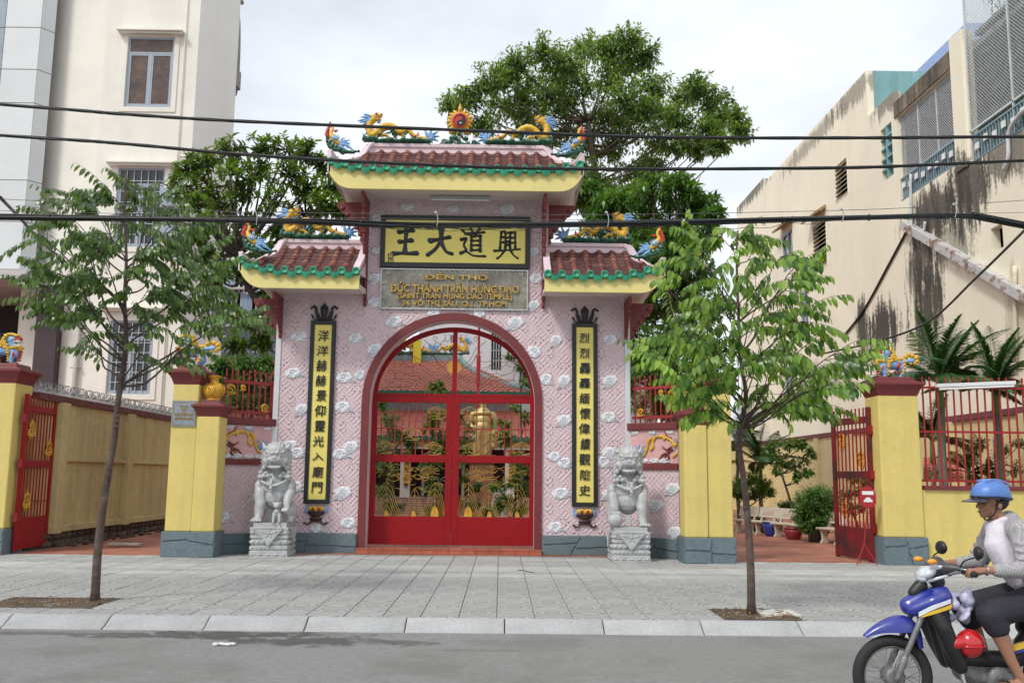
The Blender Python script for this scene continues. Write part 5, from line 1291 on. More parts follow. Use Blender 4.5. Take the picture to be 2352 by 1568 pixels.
# ------------------------------------------------------------------ arched gate leaves
DY = 19.44
dx = lambda px: at(px, 1000, Y=DY).x
dz = lambda py: at(1042, py, Y=DY).z
xL, xM, xR = dx(850.5), dx(1039.5), dx(1232.5)
z0, zp, z2, z3, z4, z5 = dz(1251), dz(1186), dz(1062), dz(1045), dz(925), dz(911)
def curlwire(m, c, r, turns, y, th, dirn=1, start=0.): m.tube([(p[0],y,p[2]) for p in spiral(c, r, turns, n=22, dirn=dirn, start=start)], th, 4)
def leaf(xa, xb, lab, seed):
    t = thing('gate_leaf', lab, 'gate', ((xa+xb)/2, DY, z0), group='leaves of the arched gate')
    w = xb-xa; s = .072*w/1.7*1.9; y0, y1 = DY-.035, DY+.035; rg_ = random.Random(seed)
    mir = seed == 2; fx = (lambda u: xa+w*u) if not mir else (lambda u: xb-w*u)
    m = MB(); m.box(xa+.002, xa+s, y0, y1, z0, z5-.004); obj('stile', m, M['door'], t, bevel=.005)
    m = MB(); m.box(xb-s, xb-.002, y0, y1, z0, z5-.004); obj('stile', m, M['door'], t, bevel=.005)
    for a, b in ((z4, z5-.004), (z2, z3), ): m = MB(); m.box(xa+s, xb-s, y0+.002, y1-.002, a, b); obj('rail', m, M['door'], t, bevel=.005)
    m = MB(); m.box(xa+s, xb-s, y0+.006, y1-.006, z0, zp); obj('bottom_panel', m, M['door'], t, bevel=.004)
    ia, ib = xa+s, xb-s; wi = ib-ia
    # upright bars and one crossbar in the upper light
    zc = z3+(z4-z3)*.50
    m = MB(); m.box(ia, ib, DY-.010, DY+.010, zc-.012, zc+.012); obj('crossbar', m, M['bar'], t)
    nb_ = 10
    for i in range(nb_):
        u = (i+.5)/nb_; x = fx(0)+0
        x = ia+wi*((i+.6)/nb_) if not mir else ib-wi*((i+.6)/nb_)
        lo, hi = z3, z4
        if i in (0,1): lo, hi = zc-.22*(1 if i else 1.1), zc+.22
        if i in (3,4): lo, hi = (zc-.2, z4) if i == 4 else (z3, z4)
        if i in (8,9): lo, hi = zc-.25, zc+.20
        m = MB(); m.box(x-.010, x+.010, DY-.0115, DY+.0115, lo, hi); obj('bar', m, M['bar'], t)
    # wrought clouds in the upper light
    m = MB()
    for u, z in ((.12,z3+.16),(.82,z3+.14),(.86,z4-.20),(.50,zc-.13 if mir else zc-.10)):
        cx_ = ia+wi*u if not mir else ib-wi*u
        curlwire(m, (cx_, z), .085, 1.4, DY-.03, .0065, 1 if not mir else -1, rg_.uniform(0,6))
        for k in range(2):
            r = .11+.035*k; n = 7
            pts = [Vector((cx_+r*1.25*math.cos(a)*(1+.10*math.sin(5*a+k)), DY-.03, z+r*.75*math.sin(a)*(1+.14*math.cos(4*a)))) for a in [R(-30+230*i/12) for i in range(13)]]
            m.tube(crom(pts,2), .0065, 4)
        m.tube(crom([(cx_-.14,DY-.03,z-.10),(cx_-.04,DY-.03,z-.075),(cx_+.05,DY-.03,z-.12),(cx_+.17,DY-.03,z-.10),(cx_+.10,DY-.03,z-.14),(cx_-.1,DY-.03,z-.135)],3), .0065, 4)
    # waves, hills and flying bird lines in the lower light
    zt_, zb_ = z2, zp; H_ = zt_-zb_; y = DY-.02
    def U(u, v): return Vector((ia+wi*u if not mir else ib-wi*u, y, zb_+H_*v))
    for c, wd, n in ((.17,.17,6),(.57,.12,4),(.86,.15,5)):
        for k in range(n):
            h = .62-.105*k if c != .57 else .50-.11*k; q = wd*(1.15-.15*k)
            if h < .1: continue
            m.tube(crom([U(max(.0,c-q*1.15),.01),U(max(.005,c-q*.75),h*.35),U(c-q*.38,h*.82),U(c,h),U(c+q*.38,h*.82),U(min(.995,c+q*.75),h*.35),U(min(1,c+q*1.15),.01)],4), .0052, 4)
        m.tube([U(c,.05),U(c,.64 if c != .57 else .5)], .0052, 4)
    # sweeping crane-like curls
    hub = U(.70,.72); 
    curlwire(m, (hub.x,hub.z), .085, 1.5, y, .006, -1, 1.)
    for a, ln in ((60,.42),(48,.46),(36,.48),(24,.50),(12,.46),(75,.34),(95,.26)):
        an = R(a if not mir else 180-a); e = Vector((math.cos(an),0,math.sin(an)))*ln*.55; sd_ = Vector((-math.sin(an),0,math.cos(an)))*.07
        p0_ = hub+Vector((math.cos(an)*.07,0,math.sin(an)*.06)); pts = [p0_, p0_+e*.35+sd_, p0_+e*.7+sd_*.5, p0_+e]
        pts = [Vector((min(max(p.x,ia+.005),ib-.005),y,min(p.z,zt_-.005))) for p in pts]; m.tube(crom(pts,3), .0052, 4)
    for k in range(16):
        u, v = rg_.uniform(.04,.62), rg_.uniform(.50,.95); a = rg_.uniform(-.5,.2)
        p_ = U(u,v); pts = [p_]
        for i in range(4): pts.append(pts[-1]+Vector(((.085 if not mir else -.085)*rg_.uniform(.6,1.2), 0, .045*math.sin(i*1.9+k)+a*.04)))
        pts = [Vector((min(max(p.x,ia+.005),ib-.005),y,min(max(p.z,zb_+.2),zt_-.005))) for p in pts]; m.tube(crom(pts,3), .0052, 4)
    for u, v, r in ((.06,.82,.055),(.22,.90,.06),(.34,.72,.05),(.50,.88,.065),(.48,.66,.05),(.93,.58,.05),(.66,.52,.045),(.42,.42,.045),(.36,.26,.05)):
        p_ = U(u,v); curlwire(m, (p_.x,p_.z), r, 1.3, y, .0052, rg_.choice((1,-1)), rg_.uniform(0,6))
    obj('wire_scrollwork', m, M['wire_gold'], t, kind='stuff', fix=False)
    for c, s_ in ((.86,.10),(.56,.055),(.17,.055)):
        q = U(c,0); m = MB(); hh = s_*2.1; 
        m.prism([(q.x-s_*.85,zb_+.002),(q.x-s_*.7,zb_+hh*.6),(q.x-s_*.4,zb_+hh*.93),(q.x,zb_+hh),(q.x+s_*.4,zb_+hh*.93),(q.x+s_*.7,zb_+hh*.6),(q.x+s_*.85,zb_+.002)], DY-.012, DY-.004); obj('hill_plate', m, M['gold'], t)
    return t
leaf(xL, xM, 'red gate leaf with gold wirework, the one nearer the lion with a cub', 1)
leaf(xM+.004, xR, 'red gate leaf with gold wirework, the one nearer the lion with a ball', 2)
# fixed arched light over the leaves
fl = thing('arched_transom', 'arched red grille with brown wire clouds and a gold sun disc over the gate leaves', 'grille', ((xL+xR)/2, DY, z5))
ra = (xR-xL)/2-.01; cxm = (xL+xR)/2; zt1 = dz(752); kz = (zt1-z5)/ra
def arcz(r, n=36, a0=0., a1=math.pi, z=z5): return [(cxm+r*math.cos(a0+(a1-a0)*i/n), z+r*kz*math.sin(a0+(a1-a0)*i/n)) for i in range(n+1)]
m = MB(); pr = arcz(ra)+arcz(ra-.115, a0=math.pi, a1=0); m.prism(pr, DY-.035, DY+.035); obj('arch_frame', m, M['door'], fl)
zs = dz(904.5); m = MB(); m.box(xL+.03, xR-.03, DY-.033, DY+.033, z5+.001, zs); obj('rail', m, M['door'], fl)
m = MB(); m.box(cxm-.045, cxm+.045, DY-.040, DY+.040, zs, zt1-.10); obj('mullion', m, M['door'], fl)
sc0 = at(1043, 843, Y=DY); m = MB(); m.prism([(sc0.x+.145*math.cos(a*math.pi/18), sc0.z+.145*math.sin(a*math.pi/18)) for a in range(36)], DY-.025, DY-.015); 
sunp = obj('sun_disc', m, mat('ochre_disc_paint', (.50,.27,.03), .45, .1, 6), fl)
m = MB(); y = DY-.02; th = .0060
m.tube([(sc0.x+.19*math.cos(a*math.pi/16), y, sc0.z+.19*math.sin(a*math.pi/16)) for a in range(33)], th, 4)
def inz(p): 
    r = math.hypot(p.x-cxm, (p.z-z5)/kz); lim = ra-.12
    if r > lim: p = Vector((cxm+(p.x-cxm)*lim/r, y, z5+(p.z-z5)*lim/r))
    return Vector((p.x, y, max(p.z, zs+.005)))
def W4(x, z, mir): 
    p = at((1460+.2976*x)/1.7415, (1280+.2976*z)/1.7415, Y=DY); 
    if mir: p.x = 2*cxm-p.x
    return inz(p)
strokes = [[(290,690),(350,670),(400,700),(410,780),(360,840),(290,830),(280,780),(320,770)],[(410,780),(500,790),(620,800),(720,810),(740,770),(700,745),(600,745),(520,715),(440,680),(390,600),(400,540),(470,520),(510,560),(480,610),(450,590)],
 [(510,570),(580,620),(640,630),(690,590),(660,500),(600,460),(520,465),(490,500),(520,550),(580,545),(590,510),(570,505)],[(640,630),(650,690),(600,720),(520,715)],[(700,570),(780,620),(830,650),(890,700),(950,720),(990,700),(985,650),(1075,640)],[(660,480),(740,540),(850,550),(900,480),(860,420)],[(720,580),(790,680),(880,740),(940,790),(1040,790),(1120,740)],
 [(790,680),(760,710),(640,710)],[(800,270),(860,330),(920,360),(960,430),(1000,520),(1050,570),(1090,590)],[(920,460),(960,560),(1000,610),(1070,640)],[(870,420),(930,470),(970,550),(1060,640)],[(1070,190),(1085,240),(1060,280),(1010,320),(950,290),(920,240),(950,220),(970,250),(950,265)],[(1060,270),(1110,290),(1150,250),(1140,190)],
 [(1010,320),(1050,400),(1100,450),(1130,520),(1170,550)],[(900,740),(900,800),(850,850),(810,850),(790,800),(810,760),(840,770),(825,785)],[(870,830),(960,820),(1040,830),(1110,790)],[(820,850),(800,920),(690,960),(690,880),(710,845),(745,850),(725,870)],[(840,860),(850,920),(890,970),(950,950)],[(700,960),(560,940),(420,900),(280,910),(200,950)],
 [(410,790),(520,820),(620,840),(640,870),(600,890),(520,895),(420,890)],[(1070,760),(1075,735),(1110,740),(1105,770),(1080,765)],[(1120,740),(1150,790),(1140,840),(1110,820),(1120,790)]]
for mir in (False, True):
    for st in strokes: m.tube(crom([W4(a,b,mir) for a, b in st],3), th, 4)
obj('wire_clouds', m, M['wire_brown'], fl, kind='stuff', fix=False)

# ------------------------------------------------------------------ side gates standing open
def side_leaf(loc, ang, W, lab, flip, H=2.95, worn=False):
    t = thing('side_gate_leaf', lab, 'gate', loc, ang, 'open leaves of the side gates'); s = .10
    dm = M['door'] if not worn else mat('worn_red_gate_paint', (.22,.009,.014), .5, .15, 2, .15, 30, dirt=((.035,.018,.018), 1.6, .42, .62, .9), streak=((.07,.03,.03), 5, .5, .8, .6))
    B = lambda nm, *a, **k: obj(nm, MB().box(*a), dm, t, local=True, bevel=.005)
    B('stile', 0, s, -.03, .03, 0, H); B('stile', W-s, W, -.03, .03, 0, H)
    zb_, zm, zt_ = .62, 1.62, 2.62
    B('rail', s, W-s, -.028, .028, zt_, zt_+.13); B('rail', s, W-s, -.028, .028, zm-.06, zm+.08)
    obj('bottom_panel', MB().box(s, W-s, -.022, .022, .03, zb_), dm, t, local=True, bevel=.004)
    n = 8; mb1 = mesh_of('bar', MB().box(-.011,.011,-.011,.011,0,1), M['bar'])
    for i in range(n):
        x = s+(W-2*s)*(i+.8)/(n+.6)
        for a, b in ((zb_, zm-.06), (zm+.08, zt_), (zt_+.13, zt_+.30+(.0 if flip else .02))):
            c = bpy.data.objects.new('bar', mb1); COL.objects.link(c); c.parent = t; c.location = (x,0,a); c.scale = (1,1,b-a)
    for z in ((zb_+.28),): obj('thin_rail', MB().box(s, W-s, -.008, .008, z, z+.02), M['bar'], t, local=True)
    for x, z in (((.28,zm+.30),(.78,zt_-.32),(.75,zb_+.30)) if flip else ((.20,zt_-.35),(.80,zm+.30),(.22,zb_+.30))):
        for y in (-.035,):
            m = MB(); x_ = x*W
            for k, (ax, az, r) in enumerate(((0,.06,.10),(.06,-.05,.075),(-.07,-.07,.06))): m.tube([(p[0],y,p[2]) for p in spiral((x_+ax,z+az), r, 1.5, n=16, dirn=(-1)**k, start=k)], [.020-.012*i/16 for i in range(16)], 6)
            for a in range(7): an = R(a*52+10); m.tube([(x_+.05*math.cos(an),y,z+.09*math.sin(an)),(x_+.11*math.cos(an+.3),y,z+.16*math.sin(an+.3)),(x_+.13*math.cos(an+.7),y,z+.22*math.sin(an+.6))],[.020,.015,.004],6)
            obj('gold_dragon_scroll', m, M['gold'], t, True, True)
    for z in (.55,1.55,2.4): obj('hinge', MB().box(-.05 if flip else -.05, .0, -.035, .035, z, z+.16), M['bar'], t, local=True)
    return t
side_leaf((-9.06,17.92,.16), math.atan2(1.38,-.06)-0, 1.36, 'open red side gate leaf against the long yellow wall topped with wire', False)
side_leaf((7.06,17.90,.13), math.atan2(1.45,-.22), 1.45, 'open worn red side gate leaf behind the no-cars sign', True, 2.92, True)

# no-cars sign on a thin stand
ns = thing('no_cars_sign', 'red sign with a white bar and white car on a thin tripod stand', 'sign', at(1985,1297,Z=.12)); w0 = ns.location.copy(); yy0 = w0.y
def sg(px, py, o=0): p = at(px, py, Y=yy0); return Vector((p.x, yy0-o, p.z))
c0 = sg(1993,1140); m = MB(); 
pl2 = [(c0.x+.15*math.cos(R(a)), c0.z+.02+.17*math.sin(R(a))) for a in range(0,181,15)]+[(c0.x-.15,c0.z-.12),(c0.x-.08,c0.z-.20),(c0.x+.08,c0.z-.20),(c0.x+.15,c0.z-.12)]
m.prism(pl2, yy0-.008, yy0+.008); obj('disc', m, mat('sign_red', (.36,.012,.02), .4, .08, 6), ns)
m = MB(); m.box(c0.x-.105, c0.x+.105, yy0-.014, yy0-.009, c0.z+.035, c0.z+.10); obj('white_bar', m, M['white'], ns)
m = MB(); X, Z = c0.x, c0.z-.07; m.prism([(X-.08,Z-.03),(X-.08,Z+.01),(X-.055,Z+.02),(X-.035,Z+.055),(X+.035,Z+.055),(X+.055,Z+.02),(X+.08,Z+.01),(X+.08,Z-.03),(X+.055,Z-.03),(X+.05,Z-.015),(X+.03,Z-.03),(X-.03,Z-.03),(X-.05,Z-.015),(X-.055,Z-.03)], yy0-.014, yy0-.009); obj('white_car', m, M['white'], ns)
m = MB(); k0 = sg(1985,1248); m.tube([k0, c0-Vector((0,-.012,.1))], .012, 6); m.tube([k0, (k0.x-.20,yy0-.12,.13)], .010, 6); m.tube([k0, (k0.x+.18,yy0-.12,.13)], .010, 6); m.tube([k0, (k0.x,yy0+.25,.13)], .010, 6); obj('stand', m, M['bar'], ns)

# ------------------------------------------------------------------ right-hand street wall with railing
fw_ = thing('street_wall', 'yellow street wall with red upright bars and maroon sill, behind the motorcyclist', 'wall', (7.88,17.62,.12))
m = MB(); m.box(7.865, 15.0, 17.60, 17.86, .12, 1.49); obj('wall', m, M['yellow'], fw_)
m = MB(); m.box(7.90, 15.0, 17.55, 17.90, 1.49, 1.57); obj('sill', m, M['maroon'], fw_, bevel=.008)
for z in (1.64, 2.56, 3.40): m = MB(); m.box(7.87, 15.0, 17.70, 17.74, z, z+.04); obj('rail', m, M['bar'], fw_)
bmesh1 = mesh_of('bar', MB().box(-.013,.013,-.013,.013,0,2.05), M['bar'])
for i in range(47):
    o = inst(bmesh1, 'bar', fw_, (8.02+.148*i, 17.70, 1.57), (rnd.uniform(-.004,.004), rnd.uniform(-.006,.006), 0))
tl = thing('tube_light', 'white fluorescent tube light fixed along the top of the red railing', 'lamp', at(2240,882,Y=17.64))
a = at(2150,886,Y=17.62); b = at(2331,879,Y=17.62)
m = MB(); m.beam(a, b, .10, .07); obj('housing', m, mat('white_lamp_housing', (.68,.70,.70), .4, .05), tl, bevel=.01)
m = MB(); m.tube([a+Vector((.04,-.04,-.065)), b+Vector((-.04,-.04,-.065))], .019, 8); obj('tube', m, mat('frosted_tube', (.8,.8,.8), .2, .02), tl)
# stick lying by the broad pillar
m = MB(); p = at(2062,1284,Z=.15); q = at(2135,1281,Z=.15); m.tube(wob(p,q,5,.02,rnd), [.028,.024,.026,.022,.02,.018], 7)
tag(obj('wooden_stick', m, mat('dry_wood', (.22,.13,.08), .8, .2, 6, .3)), 'brown wooden stick lying at the foot of the broad yellow pillar', 'stick')

# ------------------------------------------------------------------ long yellow side wall with wire, beside the open driveway
sw = thing('side_wall', 'long weathered yellow side wall with maroon coping and stone footing along the driveway', 'wall', (-9.2,22,.12))
WX = -9.12
m = MB(); m.box(WX-.22, WX, 18.45, 27.2, .50, 3.05); obj('wall', m, M['yold'], sw)
m = MB(); m.box(WX-.28, WX+.06, 18.45, 27.2, 3.05, 3.19); obj('coping', m, mat('maroon_coping_paint', (.13,.035,.035), .7, .15, 3, .2), sw, bevel=.01)
for y in (19.35, 22.9, 26.2): m = MB(); m.box(WX-.01, WX+.13, y, y+.32, .40, 3.05); obj('buttress', m, M['yold'], sw, bevel=.01)
m = MB(); m.box(WX-.005, WX+.075, 19.62, 27.2, 1.86, 1.95); obj('string_course', m, M['yold'], sw, bevel=.008)
m = MB(); m.box(WX-.26, WX+.10, 19.62, 27.2, .42, .55); obj('base_course', m, M['yold'], sw, bevel=.008)
rub = mat('dark_rubble_stone', (.13,.095,.080), .9, .3, 5, .7, 25, rndv=.3, dirt=((.04,.035,.03), 4, .45, .7, .8))
m = MB(); m.box(WX-.24, WX+.0, 18.45, 27.2, .12, .42); ft2 = obj('footing', m, mat('dark_mortar', (.07,.055,.045), .95, .2, 6, .5), sw)
y = 19.1; rg_ = random.Random(21)
while y < 26.8:
    ww = rg_.uniform(.16,.34)
    for z0_, z1_ in ((.12,.26),(.275,.42)):
        m = MB(); m.ell((WX+.005, y+ww/2+rg_.uniform(-.03,.03), (z0_+z1_)/2), (.05, ww/2, (z1_-z0_)/2), seg=8, rings=5); obj('stone', m, rub, ft2)
    y += ww+.02
m = MB(); rg_ = random.Random(2)
for i in range(160):
    yy_ = 18.5+8.6*i/160; x = WX-.10
    m.tube([(x,yy_,3.19),(x+.02,yy_,3.30),(x+rg_.uniform(-.09,.09),yy_+rg_.uniform(-.04,.04),3.42)],[.012,.008,.002],4)
obj('glass_spikes', m, mat('pale_spike_metal', (.42,.44,.44), .4, .2, 8, metal=.4), sw, kind='stuff', fix=False)
for k in range(2):
    m = MB(); q = [(WX-.12+.11*math.cos(a*.8+k*2), 18.5+8.6*a/190, 3.36+.09*math.sin(a*.8+k*2)) for a in range(191)]; m.tube(q, .0075, 4); obj('coiled_wire', m, mat('dark_coil_wire', (.06,.06,.06), .6, .2, 8), sw, fix=False)
# rubble heap and debris at its foot
m = MB(); rg_ = random.Random(31)
for i in range(46):
    y = rg_.uniform(19.6,25.5); m.ell((WX+rg_.uniform(.08,.42),y,.13+rg_.uniform(0,.04)), (rg_.uniform(.03,.10),rg_.uniform(.03,.10),rg_.uniform(.015,.05)), seg=6, rings=4)
tag(obj('rubble', m, rub), kind='stuff')
m = MB(); p = at(288,1251,Z=.16); m.box(p.x-.32, p.x+.32, p.y-.12, p.y+.12, .17, .20)
tag(obj('plank', m, mat('pale_board', (.45,.42,.38), .8, .15, 5)), 'pale board lying on the rubble at the foot of the long yellow wall', 'board')

# ------------------------------------------------------------------ buildings
def slab_holes(u0, u1, v0, v1, holes, w0, w1, mapf):
    """wall slab with real openings: grid cells outside the holes, plus reveals"""
    us = sorted(set([u0,u1]+[h[i] for h in holes for i in (0,1)])); vs = sorted(set([v0,v1]+[h[i] for h in holes for i in (2,3)]))
    us = [u for u in us if u0 <= u <= u1]; vs = [v for v in vs if v0 <= v <= v1]; m = MB()
    solid = lambda i, j: 0 <= i < len(us)-1 and 0 <= j < len(vs)-1 and not any(h[0]-1e-6 <= us[i] and us[i+1] <= h[1]+1e-6 and h[2]-1e-6 <= vs[j] and vs[j+1] <= h[3]+1e-6 for h in holes)
    for i in range(len(us)-1):
        for j in range(len(vs)-1):
            if not solid(i,j): continue
            a,b,c,d = us[i],us[i+1],vs[j],vs[j+1]; q = lambda u,v,w: mapf(u,v,w)
            m.add([q(a,c,w0),q(b,c,w0),q(b,d,w0),q(a,d,w0)],[(0,1,2,3)]); m.add([q(a,c,w1),q(b,c,w1),q(b,d,w1),q(a,d,w1)],[(3,2,1,0)])
            for (di,dj,e) in ((-1,0,((a,c),(a,d))),(1,0,((b,d),(b,c))),(0,-1,((b,c),(a,c))),(0,1,((a,d),(b,d)))):
                if not solid(i+di,j+dj): m.add([q(*e[0],w0),q(*e[1],w0),q(*e[1],w1),q(*e[0],w1)],[(0,1,2,3)])
    return m
FRONT = lambda u, v, w: (u, w, v)
SIDE = lambda u, v, w: (w, u, v)
glass = mat('dark_window_glass', (.035,.042,.045), .08, .3, 2, spec=.6)
brickglass = mat('brown_reflecting_glass', (.10,.065,.05), .15, .4, 3, spec=.6)
wframe = mat('blue_grey_window_frame', (.33,.38,.44), .5, .06, 3)
cream = mat('cream_building_paint', (.80,.77,.70), .8, .05, .5, .15, 30, streak=((.50,.45,.36), .9, .5, .85, .35), dirt=((.5,.46,.40), .6, .5, .8, .4))
creamw = mat('off_white_building_paint', (.75,.74,.71), .8, .04, .5, .15, 30, streak=((.52,.50,.47), .9, .5, .85, .3))
dark = mat('shade_dark_interior', (.022,.018,.018), .7, .3, 1)  # near-black colour stands in for the shade inside buildings and openings
# cream building on the left
cb = thing('apartment_building', 'tall cream building with blue-grey windows behind the long yellow wall', 'building', (-11.3,28,.12))
w1 = (-11.89,-10.45,12.92,15.21); w2_ = (-11.91,-10.48,8.45,10.93); w3_ = (-11.80,-10.50,3.95,6.16)
obj('wall', slab_holes(-12.62,-9.70,.1,26,[w1,w2_,w3_],28.0,28.25,FRONT), cream, cb)
m = MB(); m.prism([(-14.9,28.62),(-12.62,28.0),(-12.62,28.24),(-14.9,28.86)], .1, 26, 'xy'); obj('side_wall', m, cream, cb)
m = MB(); m.prism([(-9.698,28.0),(-8.72,28.9),(-10.5,33.5),(-10.9,33.5),(-9.2,29.1),(-9.698,28.6)], .1, 26, 'xy'); obj('chamfered_wall', m, creamw, cb)
m = MB(); m.box(-14.5,-10.95,33.3,33.6,.1,26); m.box(-12.5,-9.9,28.8,28.9,.1,26); obj('back_wall', m, dark, cb)  # second box is a dark sheet painted as shade behind the windows
def window(par, x0, x1, z0, z1, y, tr=.50, bars=False, gm_=glass, grille=False):
    m = MB(); f = .055
    m.box(x0-.01,x1+.01,y,y+.07,z1-f,z1+.01); m.box(x0-.01,x1+.01,y,y+.07,z0-.01,z0+f); m.box(x0-.01,x0+f,y,y+.07,z0+f,z1-f); m.box(x1-f,x1+.01,y,y+.07,z0+f,z1-f); m.box(x0+f,x1-f,y+.002,y+.068,z1-tr-f/2,z1-tr+f/2)
    xm = (x0+x1)/2
    m.box(xm-.035,xm+.035,y+.003,y+.067,z0+f,z1-tr-f/2)
    for a, b in ((x0+f,xm-.035),(xm+.035,x1-f)):
        m.box(a,a+.05,y+.01,y+.06,z0+f,z1-tr-f/2); m.box(b-.05,b,y+.01,y+.06,z0+f,z1-tr-f/2); m.box(a+.05,b-.05,y+.01,y+.06,z0+f,z0+f+.06); m.box(a+.05,b-.05,y+.01,y+.06,z1-tr-f/2-.06,z1-tr-f/2)
    w = obj('window', m, wframe, par)
    for a, b, c, d in ((x0+f,x1-f,z1-tr+f/2,z1-f),(x0+f+.05,xm-.085,z0+f+.06,z1-tr-.09),(xm+.085,x1-f-.05,z0+f+.06,z1-tr-.09)):
        m = MB(); m.box(a,b,y+.03,y+.038,c,d); obj('pane', m, gm_, w)
    if grille:
        m = MB(); n = 6
        for i in range(1,n): x = x0+f+(x1-x0-2*f)*i/n; m.box(x-.009,x+.009,y-.03,y-.012,z0+f,z1-f)
        k = 7
        for i in range(1,k): z = z0+f+(z1-z0-2*f)*i/k; m.box(x0+f,x1-f,y-.012,y-.0,z-.009,z+.009)
        obj('grille', m, mat('white_grille_paint', (.55,.58,.60), .5, .06), w)
    return w
window(cb, *w1[:2], *w1[2:], 28.02, .50, gm_=brickglass)
window(cb, *w2_[:2], *w2_[2:], 28.02, .50, grille=True)
window(cb, *w3_[:2], *w3_[2:], 28.02, .50, grille=True)
for x0, x1, z in ((-12.2,-10.14,15.33),(-12.23,-10.15,11.03),(-12.1,-10.2,6.5)):
    m = MB(); m.box(x0,x1,27.72,28.0,z,z+.06); m.box(x0+.04,x1-.04,27.80,28.0,z-.06,z); obj('window_hood', m, cream, cb, bevel=.01)
for (a,b,c,d) in (w1,w2_,w3_):
    m = MB(); m.box(a-.16,a-.012,27.965,27.999,c-.16,d+.16); m.box(b+.012,b+.16,27.965,27.999,c-.16,d+.16); m.box(a-.012,b+.012,27.965,27.999,d+.012,d+.16); m.box(a-.012,b+.012,27.965,27.999,c-.16,c-.012); obj('window_surround', m, cream, cb)
m = MB(); m.box(-10.44,-9.95,27.55,27.59,8.55,10.2); m.box(-10.40,-9.99,27.54,27.60,8.6,10.15); obj('open_shutter', m, wframe, cb)
m = MB(); m.tube([(-10.12,27.95,.2),(-10.12,27.95,26)], .022, 6); obj('drain_line', m, cream, cb, True)
m = MB(); m.tube([(-12.72,27.9,.2),(-12.72,27.9,7.2)], .07, 8); 
for z in (4.7,2.6,6.8): m.box(-12.86,-12.58,27.86,27.95,z,z+.03)
obj('downpipe', m, mat('grey_downpipe', (.42,.41,.38), .6, .12, 4, .2, streak=((.25,.22,.18),5,.5,.8,.5)), cb, True)
for z0_, z1_, w_ in ((13.9,17.2,.13),(10.2,12.3,.10)):
    m = MB(); m.box(-8.93,-8.72,28.95,29.4,z0_+.2,z0_+.8); m.box(-8.93,-8.76,28.95,29.4,z1_-.1,z1_); obj('balcony', m, mat('weathered_grey_render', (.30,.28,.25), .85, .2, 2, .4), cb)
    m = MB()
    for i in range(9):
        y = 29.0+i*.05; m.tube(crom([(-8.93,y,z1_-.3),(-8.93+w_*.6,y,z1_-.7),(-8.93+w_,y,(z0_+z1_)/2),(-8.93+w_*1.1,y,z0_+.5),(-8.93+w_*.7,y,z0_+.05),(-8.93,y,z0_)],3), .012, 4)
    for z in (z0_+.3,z0_+.9,z0_+1.5): m.tube([(-8.93+w_,29.0,z),(-8.93+w_,29.4,z)], .012, 4)
    obj('window_grille', m, mat('grey_grille_iron', (.30,.30,.32), .6, .1, 4), cb, kind='stuff')
# white panelled building at the left edge
wb = thing('panelled_building', 'white panel-clad building with a dark ground-floor opening and brown column', 'building', (-16,28,.12))
pm = mat('white_cladding_panel', (.66,.69,.70), .35, .04, 1, rndv=.03, streak=((.48,.50,.47), 1.2, .5, .85, .4))
xa, xb = -15.62, -14.50
zr = [7.62]+[at(60,py,Y=27.7).z for py in (510,415,316,238,161,65)]+[18.1,19.9,21.7,23.5]
m = MB(); m.box(-26,-14.52,27.76,40,7.5,25); obj('wall', m, mat('panel_backing', (.09,.09,.09), .8), wb)
for k in range(len(zr)-1):
    z0_, z1_ = zr[k]+.012, zr[k+1]-.012
    m = MB(); m.box(xa+.012,xb-.008,27.66,27.755,z0_,z1_); obj('panel', m, pm, wb, bevel=.008)
    m = MB(); m.prism([(xb+.004,27.66),(-14.24,28.02),(-14.30,28.06),(xb+.004,27.755)], z0_, z1_, 'xy'); obj('corner_panel', m, pm, wb)
    m = MB(); m.box(-17.6,-15.93,27.66,27.755,z0_,z1_)
    if k in (1,6): obj('window_pane', m, mat('green_tinted_glass', (.03,.12,.09), .1, .2, 1, spec=.6), wb)
    else: obj('panel', m, pm, wb, bevel=.008)
    m = MB(); m.box(-15.915,-15.635,27.68,27.75,z0_,z1_); obj('window_pane', m, mat('pale_blue_glass', (.33,.38,.44), .15, .1, 1), wb)
m = MB(); m.box(-26,-13.9,26.9,40,7.2,7.45); obj('canopy_slab', m, mat('canopy_white_paint', (.50,.50,.50), .7, .06, 2), wb)
m = MB(); m.box(-13.98,-13.34,27.85,28.6,.1,7.2); obj('column', m, mat('brown_maroon_cladding', (.055,.030,.035), .45, .1, 3), wb)
m = MB(); m.box(-26,-13.4,31.5,31.7,.1,7.2); m.box(-26,-25.8,28,31.5,.1,7.2); obj('recess_wall', m, dark, wb)
m = MB()
for x in (-16.9,-16.1,-15.3,-14.6): m.box(x-.03,x+.03,31.38,31.46,1.5,6.2)
for z in (1.5,3.0,4.4,5.2,6.2): m.box(-17,-14.3,31.38,31.46,z-.03,z+.03)
obj('window_frame', m, mat('grey_green_frame', (.12,.15,.14), .5), wb)
